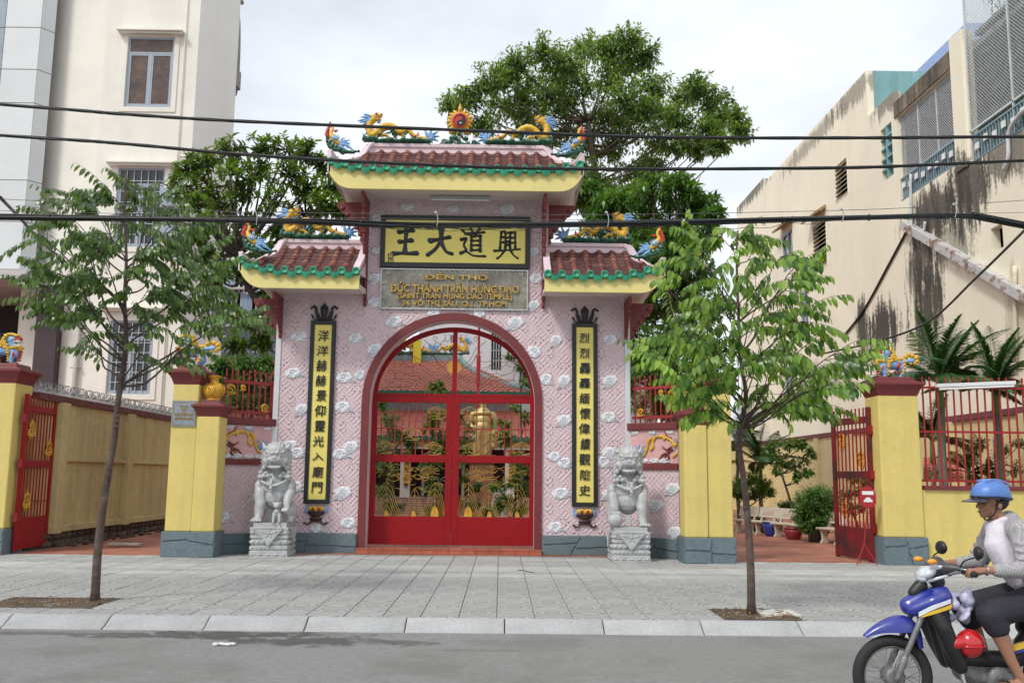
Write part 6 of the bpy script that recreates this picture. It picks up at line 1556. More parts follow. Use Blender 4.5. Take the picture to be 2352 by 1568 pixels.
# light-blue house in the gap
bb = thing('blue_house', 'pale blue house with white-framed windows seen between the frangipani and the gate', 'building', (-10.5,50,.12))
bp = mat('pale_blue_house_paint', (.36,.47,.66), .8, .06, .5, .1, streak=((.26,.33,.45),1,.5,.8,.4))
X0 = at(480,700,Y=50).x; X1 = at(652,700,Y=50).x
hz = []
for px, py in ((598,712),(600,775),(530,700),(560,640),(633,640)):
    p = at(px,py,Y=50); hz.append((p.x-.55,p.x+.55,p.z-.8,p.z+.75))
obj('wall', slab_holes(X0-2,X1+1.2,.1,13.2,hz,50,50.25,FRONT), bp, bb)
m = MB(); m.box(X0-1.9,X1+1.1,50.5,50.6,.1,13.1); obj('rooms', m, dark, bb)  # one dark sheet, coloured as the shade behind the window holes
for h in hz:
    m = MB(); x0,x1,z0_,z1_ = h; m.box(x0,x1,50.05,50.12,z1_-.08,z1_); m.box(x0,x1,50.05,50.12,z0_,z0_+.08); 
    for i in range(5): x = x0+(x1-x0-.06)*i/4; m.box(x,x+.06,50.04,50.13,z0_+.08,z1_-.08)
    w_ = obj('window', m, M['white'], bb); m = MB(); m.box(x0-.15,x1+.15,49.7,50.0,z1_+.08,z1_+.18); obj('hood', m, M['white'], bb)
for z in (5.6,9.4): m = MB(); m.box(X0-2,X1+1.2,49.4,50.0,z,z+.16); obj('balcony_slab', m, M['white'], bb)
# stained cream building along the right side
BX = 14.5; O = Vector((16.5,40,.12))
def SP(px, py, ry, rz, amt=.92, c=(.045,.038,.03)): p = at(px,py,X=BX); return ((p.x-O.x,p.y-O.y,p.z-O.z),(3,ry,rz),c,amt)
spots_ = [SP(2150,490,2.6,1.1), SP(2190,550,1.7,1.2,.6), SP(2215,440,1.6,1.5,.9), SP(2120,600,1.0,1.7,.85), SP(2130,690,1.3,1.9,.95), SP(2100,640,.7,1.5,.7), SP(2030,750,1.6,1.15,.97), SP(1980,755,.8,1.5,.95), SP(2330,330,2.0,1.0,.8,(.09,.075,.06)), SP(2338,740,.7,1.6,.4,(.3,.25,.15)), SP(1725,445,4.2,.6,.8), SP(1860,330,5,.5,.5), SP(1960,215,3,.6,.55), SP(2040,230,1.4,.6,.7), SP(1895,870,3,.9,.5,(.2,.17,.13))]
rc = mat('stained_cream_render', (.85,.79,.63), .85, .06, .35, .35, 14, streak=((.60,.53,.42), .8, .55, .85, .35), dirt=((.72,.65,.51), .5, .55, .8, .35), spots=spots_)
rb = thing('stained_building', 'long stained cream building with louvred vents and a meshed balcony at its street end', 'building', O)
H = []
def hole(pa, pb):   # two opposite corners on the wall
    a = at(*pa,X=BX); b = at(*pb,X=BX); return (min(a.y,b.y),max(a.y,b.y),min(a.z,b.z),max(a.z,b.z))
vent1 = (37.95,39.45,13.6,15.25); vent2 = (40.75,42.6,11.2,13.4); nw1 = (45.6,47.3,12.2,14.2); nw2 = (43.6,44.7,8.7,10.7); nw3 = (46.0,47.6,5.3,7.0); blk = (33.45,34.45,12.95,15.0)
bay1 = (28.75,32.95,11.72,14.95); sq = (26.3,26.95,8.4,9.1)
obj('wall', slab_holes(27.85,33.15,.1,15.45,[bay1],BX,BX+.28,SIDE), rc, rb)
obj('wall', slab_holes(33.15,35.60,.1,16.05,[blk],BX,BX+.28,SIDE), rc, rb)
obj('wall', slab_holes(35.60,50.5,.1,17.98,[vent1,vent2,nw1,nw2,nw3],BX,BX+.28,SIDE), rc, rb)
obj('wall', slab_holes(50.5,56.4,.1,18.35,[],BX,BX+.28,SIDE), rc, rb)
obj('wall', slab_holes(14.0,27.85,.1,11.40,[sq],BX,BX+.28,SIDE), rc, rb)
m = MB(); m.box(BX-.06,BX+.34,27.9,28.7,11.40,15.9); obj('column', m, rc, rb, bevel=.02)
m = MB(); m.box(BX-.05,BX+.33,28.7,33.10,14.96,15.55); obj('beam', m, mat('blackened_render', (.20,.165,.12), .9, .3, 1.2, .5, 20, streak=((.03,.025,.02), 2.5, .38, .62, .95)), rb)
teal = mat('teal_render', (.22,.42,.44), .8, .07, .8, .3, streak=((.12,.15,.14), 2, .5, .8, .6))
m = MB(); m.box(BX+.281,BX+5,35.6,35.85,15.6,17.98); obj('parapet', m, teal, rb); m = MB(); m.box(BX+.281,BX+5,33.2,33.4,15.2,16.05); obj('low_parapet', m, teal, rb)
m = MB(); m.box(BX+.281,22,14,56,15.15,15.35); obj('roof', m, M['concrete'], rb)
m = MB(); m.box(BX+.281,BX+3.6,14,33.4,11.2,11.45); obj('balcony_floor', m, M['concrete'], rb); m = MB(); m.box(BX+3.3,BX+3.5,14,33.4,11.45,15.15); obj('inner_wall', m, mat('pale_teal_render', (.48,.60,.62), .8, .1, 1), rb)
m = MB(); m.box(BX+.6,BX+.7,35.9,56,.1,17.9); m.box(BX+.6,BX+.7,14,33,.1,11.1); obj('rooms', m, dark, rb)  # dark sheets give the wall openings their shade by colour
m = MB(); m.box(BX+.28,22,56.2,56.4,.1,18.3); obj('end_wall', m, rc, rb)
def louvre(h, n):
    y0,y1,z0_,z1_ = h; fr = MB(); t = .05
    fr.box(BX-.02,BX+.2,y0,y0+t,z0_,z1_); fr.box(BX-.02,BX+.2,y1-t,y1,z0_,z1_); fr.box(BX-.02,BX+.2,y0+t,y1-t,z0_,z0_+t); fr.box(BX-.02,BX+.2,y0+t,y1-t,z1_-t,z1_)
    f = obj('louvred_vent', fr, rc, rb)
    for i in range(n):
        z = z0_+t+(z1_-z0_-2*t)*(i+.25)/n; m = MB(); m.add([(BX-.02,y0+t,z),(BX-.02,y1-t,z),(BX+.16,y1-t,z+.13),(BX+.16,y0+t,z+.13),(BX-.02,y0+t,z+.03),(BX-.02,y1-t,z+.03),(BX+.16,y1-t,z+.16),(BX+.16,y0+t,z+.16)],[(3,2,1,0),(4,5,6,7),(0,1,5,4),(1,2,6,5),(2,3,7,6),(3,0,4,7)]); obj('slat', m, mat('cream_slat', (.50,.42,.30), .8, .1, 2), f)
louvre(vent1, 8); louvre(vent2, 11)
y0,y1,z0_,z1_ = blk; m = MB(); 
m.box(BX-.01,BX+.25,(y0+y1)/2-.035,(y0+y1)/2+.035,z0_,z1_)
for i in range(1,5): z = z0_+(z1_-z0_)*i/5; m.box(BX-.011,BX+.25,y0,y1,z-.035,z+.035)
m.box(BX+.22,BX+.27,y0,y1,z0_,z1_); obj('block_vent', m, teal, rb)
for h in (nw1,nw2,nw3):
    y0,y1,z0_,z1_ = h; m = MB(); m.box(BX+.02,BX+.08,y0,y0+.12,z0_,z1_); m.box(BX+.02,BX+.08,y1-.12,y1,z0_,z1_); m.box(BX+.02,BX+.08,y0+.12,y1-.12,z1_-.12,z1_); m.box(BX+.02,BX+.08,(y0+y1)/2-.06,(y0+y1)/2+.06,z0_,z1_-.12)
    f = obj('window', m, wframe, rb); m = MB(); m.box(BX+.10,BX+.11,y0,y1,z0_,z1_); obj('pane', m, mat('pale_sky_glass', (.20,.25,.30), .12, .15, 1), f)
for y0, y1, z in ((45.4,47.4,14.3),(40.7,42.7,13.5)):
    m = MB(); m.prism([(BX,z+.45),(BX-.50,z+.12),(BX-.50,z+.02),(BX,z+.30)], y0, y1, 'xz'); obj('window_hood', m, mat('ochre_stained_hood', (.36,.25,.11), .85, .25, 2, .4, dirt=((.05,.04,.03),2,.45,.7,.8)), rb)
# meshed balcony bays with balustrades
meshm = mat('galvanised_mesh', (.62,.65,.66), .5, .1, 4, metal=.3)
def mesh_panel(y0, y1, z0_, z1_, x, s=.105, th=.010, za=None):
    m = MB(); W_ = y1-y0; H_ = z1_-z0_; n = int((W_+H_)/s)+1
    for d in (1,-1):
        for i in range(n):
            o = i*s; a0 = max(0, o-H_); a1 = min(W_, o)
            if a1-a0 < .02: continue
            p = (a0, o-a0); q = (a1, o-a1)
            yy = (lambda a: y0+a) if d > 0 else (lambda a: y1-a)
            m.beam((x,yy(p[0]),z0_+p[1]),(x,yy(q[0]),z0_+q[1]), th, th, up=(1,0,0))
    return m
obj('wire_mesh', mesh_panel(bay1[0],bay1[1],12.62,bay1[3],BX+.12), meshm, rb, kind='stuff', fix=False)
obj('wire_mesh', mesh_panel(18.0,27.9,12.45,18.2,BX+.06,.12,.011), meshm, rb, kind='stuff', fix=False)
m = MB()
for y in (28.78,30.1,31.5,32.9): m.box(BX+.10,BX+.15,y-.02,y+.02,12.6,14.95)
m.box(BX+.09,BX+.15,28.75,32.95,12.60,12.66); m.box(BX+.03,BX+.09,18.0,27.9,18.16,18.24); m.box(BX+.03,BX+.09,18.0,27.9,12.42,12.48)
for y in (18.0,20.4,22.9,25.4,27.82): m.box(BX+.03,BX+.09,y-.025,y+.025,11.4,18.2)
obj('mesh_frame', m, meshm, rb)
m = MB(); m.box(BX+.35,BX+3,18,27.8,15.6,15.75); obj('awning', m, mat('grey_fibre_sheet', (.24,.26,.25), .8, .15, 1), rb)
bal = mat('teal_balustrade_paint', (.20,.30,.34), .6, .1, 2)
bb1 = mesh_of('baluster', MB().box(-.02,.02,-.02,.02,0,.80), bal); sqm = mesh_of('square_plate', MB().box(-.03,.012,-.10,.10,-.10,.10), M['white'])
for (y0, y1, z0_) in ((28.8,32.95,11.74),(19.0,27.8,11.42)):
    m = MB(); m.box(BX+.02,BX+.08,y0,y1,z0_+.80,z0_+.86); m.box(BX+.02,BX+.08,y0,y1,z0_+.02,z0_+.06); br_ = obj('balustrade', m, bal, rb)
    n = int((y1-y0)/.17)
    for i in range(n):
        inst(bb1, 'baluster', br_, (BX+.05, y0+.08+.17*i, z0_+.03))
        if i % 3 == 1: inst(sqm, 'square_plate', br_, (BX+.0, y0+.08+.17*i, z0_+.42+.10*((i//3)%2)))
# rusty diagonal eave beam, pipes, hole
a = at(2078,517,X=BX-.12); b = at(2360,684,X=BX-.12)
m = MB(); m.beam(a, b, .30, .30); obj('sloping_beam', m, mat('rust_spotted_white_beam', (.50,.50,.49), .7, .12, 2, .3, dirt=((.20,.08,.03), 2.2, .52, .60, .9)), rb, bevel=.02)
for pts, r in ((((2092,400),(2092,459),(2094,525),(2104,545),(2120,535),(2125,509)),.05),(((2352,250),(2318,300),(2316,360),(2305,390)),.06),(((2331,610),(2331,700),(2334,830)),.06)):
    q = [at(px,py,X=BX-.10) for px,py in pts]; m = MB(); m.tube(crom(q,5), r, 8); obj('pipe', m, M['wpost'] if r < .06 or pts[0][1] < 300 else rc, rb, True)
q = [at(px,py,X=BX-.05) for px,py in ((2088,520),(2040,610),(1985,710),(1935,775))]; m = MB(); m.tube(crom(q,5), .045, 6); obj('black_conduit', m, mat('black_cable_skin', (.015,.015,.017), .5, .1, 5), rb, True)
# vines hanging inside the mesh
rg_ = random.Random(77); pos = []; dr = []
for k in range(7):
    y = rg_.uniform(23.2,27.2); 
    for i in range(170): pos.append((BX+.25+rg_.uniform(-.15,.3), y+rg_.gauss(0,.28), rg_.uniform(11.8,17.6))); dr.append((rg_.uniform(-1,1),rg_.uniform(-1,1),rg_.uniform(-1.2,.2)))
vine = thing('climbing_bamboo', 'thin green climbing plant behind the balcony mesh', 'plant', (BX+.4,25.5,11.5))
leaves('foliage', pos, dr, [(0,-.3,1)]*len(pos), .16, .04, leafmat('bamboo_leaf', (.03,.10,.02), (.10,.22,.05), .3), vine)
m = MB()
for k in range(6): y = 23.4+.7*k; m.tube(wob((BX+.4,y,11.5),(BX+.4,y+rg_.uniform(-.4,.4),17.4),6,.02,rg_), .012, 4)
obj('stem', m, mat('green_stem', (.08,.14,.04), .7), vine)
# blue rooftop block beyond
bl = thing('blue_roof_block', 'blue rooftop block rising behind the stained building', 'building', (19.5,46,15))
p = at(2175,95,Y=46); q = at(2090,168,Y=52)
m = MB(); m.box(p.x,p.x+8,44,62,.1,p.z); obj('wall', m, mat('sky_blue_render', (.33,.45,.72), .8, .06, .5), bl)
m = MB(); m.box(p.x+.3,p.x+7,43.9,43.99,p.z-5,p.z-.9); obj('tile_facing', m, gridmat('pale_block_facing', (.50,.45,.38), (.46,.41,.34), (.3,.27,.22), .6,.3,.02, plane='xz'), bl)
# boundary wall of the garden
gw = thing('garden_wall', 'yellow garden wall with maroon coping in front of the stained building', 'wall', (13.6,30,.12))
m = MB(); m.box(13.6,13.85,17.9,48,.12,3.42); obj('wall', m, mat('garden_wall_paint', (.66,.56,.30), .8, .07, .6, .25, 30, streak=((.36,.30,.16), 1.2, .5, .8, .45)), gw)
m = MB(); m.box(13.52,13.92,17.9,48.2,3.42,3.60); obj('coping', m, mat('purple_maroon_coping', (.15,.05,.06), .8, .15, 3, .2), gw, bevel=.01)
m = MB(); m.box(7.5,13.6,48,48.25,.12,3.42); obj('end_wall', m, MATS['garden_wall_paint'], gw)
m = MB(); m.box(7.5,13.52,47.92,48.33,3.42,3.60); obj('end_coping', m, MATS['purple_maroon_coping'], gw)
for y in (24,28,32,36,40,44): m = MB(); m.box(13.45,13.6,y,y+.35,.12,3.42); obj('buttress', m, MATS['garden_wall_paint'], gw)

# ------------------------------------------------------------------ temple hall seen through the arch
th = thing('temple_hall', 'temple hall with two orange tiled roofs seen through the arched gate', 'temple', (-2,41,.12))
def A(px, py, Y): return at(px, py, Y=Y)
rd = A(1052,829,47); ze = A(1040,899,42.6).z; zr_ = rd.z; xr0, xr1 = -17.0, rd.x; xe1 = A(1222,905,42.6).x
def rooftiles(m, p00, p10, p01, p11, nx, ny, lift=.045):
    """corrugated tile courses over a four-sided slope: p00-p10 eave, p01-p11 ridge"""
    p00,p10,p01,p11 = map(Vector,(p00,p10,p01,p11)); vs = []; k = nx*4+1
    nrm = (p10-p00).cross(p01-p00).normalized(); nrm = nrm if nrm.z > 0 else -nrm
    for j in range(ny+1):
        for e in (0,1):
            t = min(1,max(0,(j+(0 if e else 0))/ny)); off = .03 if e else 0.0
            for i in range(k):
                s = i/(k-1); a = p00.lerp(p10,s); b = p01.lerp(p11,s); vs.append(a.lerp(b,t)+nrm*(lift*max(0,math.sin(math.pi*2*i/4))+off))
    fs = []; R_ = 2*(ny+1)
    for j in range(R_-1):
        for i in range(k-1): a = j*k+i; fs.append((a,a+1,a+k+1,a+k))
    m.add(vs, fs); return m
m = MB(); rooftiles(m, (xr0,42.6,ze), (xe1,42.6,ze), (xr0,47,zr_), (xr1,47,zr_), 64, 20); obj('upper_roof', m, M['rtile'], th, kind='stuff', label='upper orange tiled roof slope', fix=False)
m = MB(); rooftiles(m, (xe1,42.6,ze), (xe1,50,ze), (xr1,47,zr_), (xr1,47.5,zr_), 20, 16); obj('hip_slope', m, M['rtile'], th, kind='stuff', fix=False)
rg3 = mat('grey_green_ridge', (.23,.32,.34), .7, .12, 2, .2)
m = MB(); m.box(xr0,xr1+.1,46.85,47.2,zr_-.12,zr_+.28); obj('ridge', m, rg3, th, bevel=.02)
hp = [(xr1,46.9,zr_+.18),(A(1075,845,46).x,45.9,A(1075,845,46).z+.02),(A(1105,863,45).x,45,A(1105,863,45).z),(A(1150,881,44).x,44,A(1150,881,44).z),(xe1,42.6,ze+.12),(xe1+.5,42.3,ze+.35)]
m = MB(); m.tube(crom(hp,4), .17, 6); obj('hip_ridge', m, rg3, th, True)
zgl = A(1040,910,42.7)
m = MB(); m.box(xr0,xe1,42.5,42.62,ze-.10,ze+.02)
for i in range(80): x = xr0+(xe1-xr0)*i/79; m.ell((x,42.5,ze-.10),(.13,.03,.09),seg=6,rings=4)
obj('green_eave_trim', m, mat('dark_green_eave', (.015,.14,.08), .6, .1), th, fix=False)
cr = mat('temple_cream_wall', (.60,.46,.22), .8, .07, 1)
m = MB(); m.box(xr0,xe1-.6,43.2,43.4,.7,ze+.1); m.box(xr0,xe1-.1,42.62,43.2,ze-.06,ze-.0); obj('wall', m, cr, th)
zb1 = A(1040,922,43.1); zb2 = A(1040,943,43.1); m = MB(); m.box(xr0,xe1-.5,43.08,43.2,zb2.z,zb1.z-.1); obj('blue_grey_band', m, rg3, th)
zl0, zl1 = A(1040,1003,39.4).z, A(1040,945,43.0).z; xl1 = A(1300,1003,39.4).x
m = MB(); rooftiles(m, (xr0,39.4,zl0), (xl1,39.4,zl0), (xr0,43.0,zl1), (xl1,43.0,zl1), 70, 14); obj('lower_roof', m, M['rtile'], th, kind='stuff', label='lower orange tiled roof slope', fix=False)
m = MB(); m.box(xr0,xl1,39.3,39.42,zl0-.09,zl0+.01)
for i in range(90): x = xr0+(xl1-xr0)*i/89; m.ell((x,39.3,zl0-.10),(.13,.03,.10),seg=6,rings=4)
obj('green_eave_trim', m, MATS['dark_green_eave'], th, fix=False)
m = MB(); m.box(xr0,xl1,39.6,39.8,zl0-.45,zl0-.12); obj('lintel', m, cr, th); m = MB(); m.box(xr0,xl1,39.55,39.59,zl0-.50,zl0-.44); obj('white_moulding', m, M['white'], th)
# hall front: slabs coloured as dark, shaded openings, with white frames and red panels
zf = .75
m = MB(); m.box(xr0,xl1,42.9,43.1,zf,zl0+.5); obj('hall_front', m, mat('dark_red_brown_front', (.05,.018,.015), .6, .3, 1), th)
for x in (-6.6,-2.6,1.3): 
    m = MB(); m.box(x-.9,x+.9,42.80,42.88,zf,zl0-.75); dr_ = obj('door', m, dark, th); m = MB()
    for a in (-.9,.9): m.box(x+a-.06,x+a+.06,42.70,42.80,zf,zl0-.7)
    m.box(x-.96,x+.96,42.70,42.80,zl0-.7,zl0-.6); obj('frame', m, M['white'], dr_)
    m = MB(); m.box(x-.35,x-.05,42.72,42.79,zl0-1.25,zl0-.85); m.box(x+.15,x+.45,42.72,42.79,zl0-1.25,zl0-.85); obj('red_panel', m, M['redp'], dr_)
cxx = A(931,1050,39.7).x
for x in (cxx, cxx+4.4, cxx-4.2):
    m = MB(); m.box(x-.20,x+.20,39.75,40.1,zf,zl0-.12); obj('column', m, M['white'], th)
    m = MB(); m.box(x-.05,x+.19,39.70,39.748,zf+.5,zl0-.5); pn = obj('couplet_strip', m, M['gold'], th)
    for i in range(5): text_part('character', '壽福德仁義'[i], .2, M['char'], pn, (x+.07, 39.69, zl0-.75-.32*i), .01, .001, fit=(.18,.2))
m = MB(); m.box(xr0,xl1,39.5,43.0,.12,zf); pfm = obj('platform', m, mat('pinkish_terrace', (.42,.27,.22), .8, .12, 2), th)
xs0, xs1 = A(905,1160,38.6).x, A(1000,1160,38.6).x
for i in range(7):
    m = MB(); m.box(xs0,xs1,39.5-.30*(7-i)*.62-.0,39.49,.12+.09*i,.12+.09*(i+1)-.002); obj('step', m, mat('red_granite_step', (.34,.16,.13), .7, .12, 4), th)
    m = MB(); m.box(xs0,xs1,39.5-.30*(7-i)*.62-.012,39.5-.30*(7-i)*.62+.03,.12+.09*(i+1)-.024,.12+.09*(i+1)+.002); obj('nosing', m, mat('pale_step_nosing', (.55,.45,.42), .7, .1), th)
for px, s, mir in ((935,2.3,False),(1030,1.6,True)):
    p = A(px,800,47); o = place_dragon(p.x, zr_+.28, mir, 'blue and gold dragon on the far temple roof ridge' if not mir else 'blue and gold dragon at the end of the far temple roof ridge', None, 47, s, 'dragons on the far temple roof', 1)
p = A(957,812,46.5); bn_ = thing('banner', 'small yellow banner on a pole above the far temple roof', 'banner', (p.x,46.5,p.z-1))
m = MB(); m.box(p.x-.18,p.x+.22,46.5,46.52,p.z-.5,p.z+.7); obj('cloth', m, mat('yellow_banner_cloth', (.75,.62,.05), .8, .1), bn_); m = MB(); m.tube([(p.x-.2,46.5,p.z-1),(p.x-.2,46.5,p.z+.9)], .02, 6); obj('pole', m, M['bar'], bn_)
# flagpole
fp = A(1098,905,37); ft_ = A(1100,750,31)
m = MB(); m.lathe([(.11,0),(.11,.2),(.055,.25),(.052,fp.z+.2),(.085,fp.z+.22),(.085,fp.z+1.4),(.05,fp.z+1.45),(.045,10.2),(.001,10.25)], (fp.x,37,.12), 12)
tag(obj('flagpole', m, mat('flagpole_red', (.42,.015,.03), .4, .05), loc=(fp.x,37,.12)), 'thin red flagpole rising in the courtyard behind the gate', 'flagpole')
# white house behind the temple
wh = thing('white_house', 'white walled house rising behind the temple roofs', 'building', (-2,62,.12))
hx0 = A(962,780,62).x; hx1 = A(1192,800,62).x
hh = [(A(1128,800,62).x, A(1152,800,62).x, A(1140,850,62).z, A(1140,758,62).z), (A(1150,800,62).x+.15, A(1158,800,62).x+.15, A(1150,838,62).z, A(1150,785,62).z), (A(1035,800,62).x, A(1048,800,62).x, A(1040,860,62).z, A(1040,770,62).z)]
whm = mat('bluish_white_render', (.58,.57,.60), .8, .06, .4, streak=((.40,.36,.36), .8, .5, .8, .4))
obj('wall', slab_holes(hx0,hx1,.1,13.6,hh[:1]+hh[2:],62,62.3,FRONT), whm, wh)
m = MB(); m.box(hx1-.01,hx1+.25,62,70,.1,13.6); m.box(hx0,hx1,69,69.3,.1,13.6); obj('side_wall', m, whm, wh); m = MB(); m.box(hx0,hx1,62.9,63,.1,13); obj('rooms', m, dark, wh)  # last box: dark sheet coloured as indoor shade
for h in hh[:1]+hh[2:]:
    m = MB()
    for i in range(5): x = h[0]+(h[1]-h[0])*i/4; m.box(x-.03,x+.03,62.1,62.16,h[2],h[3])
    for i in range(5): z = h[2]+(h[3]-h[2])*i/4; m.box(h[0],h[1],62.1,62.16,z-.03,z+.03)
    obj('window', m, M['silver'], wh)
g2 = thing('grey_roofed_house', 'low house with a pale corrugated roof and dark windows right of the temple ridge', 'building', (3,58,.12))
X0 = A(1178,830,58).x
m = MB(); m.box(X0+.6,X0+9,58,62,.1,A(1190,870,58).z+1.6); obj('wall', m, mat('grey_blue_render', (.30,.32,.36), .8, .1, 1), g2)
zt2 = A(1190,820,58).z; m = MB(); m.prism([(57.3,zt2-.3),(57.3,zt2-.15),(62.5,zt2+1.4),(62.5,zt2+1.2)], X0-.2, X0+9.5, 'yz'); obj('roof', m, mat('white_sheet_roof', (.62,.63,.65), .5, .08, 1), g2)
m = MB()
for i in range(5): m.box(X0+.9+i*1.1,X0+1.75+i*1.1,57.93,57.99,zt2-2.1,zt2-.9)
obj('windows', m, glass, g2)
for i in range(5): m = MB(); m.box(X0+.8+i*1.1,X0+1.85+i*1.1,57.9,57.92,zt2-1.55,zt2-1.48); obj('window_bar', m, M['white'], g2)
# golden figure, urn, small marble lion
def An(px, py): return at(px, py, Y=34)
gs = thing('golden_statue', 'golden statue of a robed warrior on a brown pedestal in the courtyard', 'statue', (An(1108,1000).x,34,.12)); gx = An(1108,1000).x
zt3, zb3 = An(1108,925).z, An(1108,1046).z; hs = zt3-zb3
G = lambda x, z, y=0: Vector((gx+x*hs, 34+y*hs, zb3+z*hs))
m = MB(); m.limb([(G(-.07,.02),.10*hs),(G(-.08,.3),.11*hs),(G(-.03,.55),.13*hs)]); m.limb([(G(.08,.02),.10*hs),(G(.08,.3),.11*hs),(G(.03,.55),.13*hs)]); m.ell(G(0,.66),(.17*hs,.11*hs,.15*hs)); m.ell(G(0,.80),(.20*hs,.11*hs,.07*hs)); m.ell(G(0,.30,.06),(.22*hs,.08*hs,.30*hs)); m.ell(G(0,.42,.10),(.27*hs,.07*hs,.45*hs)); m.ell(G(0,.86,.0),(.12*hs,.09*hs,.05*hs)); m.ell(G(0,.93),(.062*hs,.065*hs,.08*hs)); m.ell(G(0,.99),(.07*hs,.07*hs,.035*hs)); m.cap(G(0,.99),G(0,1.06),.03*hs,.01*hs)
m.limb([(G(-.19,.78),.06*hs),(G(-.24,.60),.05*hs),(G(-.16,.50,-.1),.04*hs)]); m.limb([(G(.19,.78),.06*hs),(G(.27,.62),.05*hs),(G(.22,.42,-.05),.04*hs)]); m.ell(G(.2,.18,-.02),(.05*hs,.04*hs,.06*hs)); m.ell(G(0,.52,-.02),(.15*hs,.10*hs,.04*hs))
organic('figure', m, .022, mat('gilded_bronze', (.44,.36,.15), .38, .15, 5, .3, metal=.5), gs, 3)
m = MB(); w_ = .42; m.cut(gx-w_,gx+w_,34-w_,34+w_,None,[(.2,.12),(.2,.35),(.05,.45),(.0,.6),(0,zb3-.3),(.1,zb3-.2),(.1,zb3),(0,zb3+.02)]); obj('pedestal', m, mat('brown_pedestal_stone', (.16,.075,.035), .5, .2, 3), gs)
ux = A(1030,1160,27).x
m = MB(); m.lathe([(.28,0),(.30,.06),(.16,.12),(.14,.28),(.30,.42),(.42,.62),(.44,.80),(.36,.92),(.40,.98),(.34,.98),(.30,.85),(.001,.7)], (ux,27,.12), 20); tag(obj('incense_urn', m, mat('brown_bronze', (.16,.085,.03), .45, .2, 5, .2, metal=.4), None, True, loc=(ux,27,.12)), 'brown bronze incense urn standing behind the gate leaf', 'urn')
lc = copy_tree(lb); lx = A(1145,1160,29).x; lc.location = (lx,29,.42); lc.scale = (-.62,.62,.62); lc['label'] = 'small pale marble lion seen through the gate wirework'; del lc['group']
lpd = copy_tree(ped2); lpd.location = (lx,29,.12); lpd.scale = (.7,.7,.5); lpd['label'] = 'low carved pedestal under the small marble lion behind the gate'; del lpd['group']

# ------------------------------------------------------------------ trees and plants
bark = mat('grey_brown_bark', (.11,.085,.065), .9, .25, 6, .7, 25)
barkd = mat('dark_bark', (.055,.042,.035), .9, .25, 6, .6, 25)
def px3(px, py, Y): return at(px, py, Y=Y)
def crown_tree(name, lab, cat, base, trunk, clumps, Y, leaf, n_twig, k_leaf, lm, spread=1.6, seed=1, r0=.22, limb_r=.07, wl=.42, rosette=False, bk=None, group=None, droop=.25, twig_r=.008, seg=2):
    rg = random.Random(seed); bk = bk or bark
    t = thing(name, lab, cat, base, group=group)
    trunk = [Vector(p) for p in trunk]; q = crom(trunk, 5); n = len(q)
    m = MB(); m.tube(q, [r0*(1-.62*i/n) for i in range(n)], 9); obj('trunk', m, bk, t, True)
    mb = MB(); P_, D_, N_ = [], [], []
    for (px, py, rp) in clumps:
        y = Y+rg.uniform(-spread, spread); c = px3(px, py, y); r = rp*y/2150
        # limb from a fitting trunk point
        cand = [v for v in q if v.z < c.z-.3*r] or [q[0]]
        a = min(cand, key=lambda v: (v-c).length+abs(v.z-(c.z-1.2*abs(v.x-c.x)*.6))*.5)
        pts = [a, a.lerp(c,.45)+Vector((0,0,-.10*(c-a).length))+rv(rg)*.12*(c-a).length*.6, c]
        pts = crom(pts, 4); k = len(pts); mb.tube(pts, [limb_r*(1-.75*i/k) for i in range(k)], 6)
        for _ in range(n_twig):
            d = rv(rg); d.z = d.z*.9+.15; e = c+Vector((d.x*r*1.15, d.y*r*1.3, d.z*r)); s = c.lerp(e, rg.uniform(0,.3))
            if twig_r: mb.tube([s, s.lerp(e,.55)+rv(rg)*.08*r, e], [twig_r*1.6, twig_r*1.2, twig_r*.5], 4)
            ax = (e-c); ax = ax.normalized() if ax.length > 1e-3 else Vector((0,0,1))
            for j in range(k_leaf):
                if rosette:
                    ang = 2.4*j; u = ax.orthogonal().normalized(); v = ax.cross(u); dd = (u*math.cos(ang)+v*math.sin(ang))*1.0+ax*rg.uniform(.1,.9)+Vector((0,0,.15)); p = e-ax*.015*j
                else:
                    p = s.lerp(e, rg.uniform(.25,1.05))+rv(rg)*.16*r; dd = rv(rg)+ax*.5+Vector((0,0,-.25))
                P_.append(p); D_.append(dd); nn = Vector((0,0,1))+rv(rg)*.55; N_.append(nn)
    obj('limbs', mb, bk, t, True, kind='stuff', fix=False)
    rr = np.random.RandomState(seed); L_ = leaf*(.7+.6*rr.rand(len(P_)))
    leaves('crown', P_, D_, N_, L_, L_*wl, lm, t, droop, .06, seg)
    return t
L1 = leafmat('broadleaf_green', (.06,.125,.038), (.19,.30,.10), .4, .30)
L2 = leafmat('dense_dark_green', (.038,.10,.026), (.12,.25,.055), .35, .32)
L3 = leafmat('frangipani_green', (.045,.105,.020), (.14,.23,.05), .35, .34)
big = [(1440,95,34),(1390,112,36),(1345,112,34),(1252,130,42),(1300,150,38),(1185,150,34),(1125,190,40),(1075,225,34),(1035,245,26),(1484,132,28),(1150,180,30),
 (1600,200,30),(1570,225,32),(1640,235,34),(1690,272,26),(1700,312,24),(1622,300,34),(1560,275,34),(1650,335,28),(1600,345,26),(1205,205,42),(1262,222,46),(1335,205,44),(1400,182,44),(1442,222,44),(1500,205,36),
 (1150,245,40),(1222,285,44),(1302,285,48),(1380,285,48),(1450,300,46),(1515,270,40),(1520,330,38),(1400,350,44),(1335,340,40),(1455,400,40),(1385,430,38),(1330,400,36),(1500,385,34),(1425,470,40),(1360,490,34),(1110,290,30),(1060,290,24),(1650,270,26),(1430,145,36),(1290,190,40),(1480,445,30)]
tx = px3(1400,1000,31).x
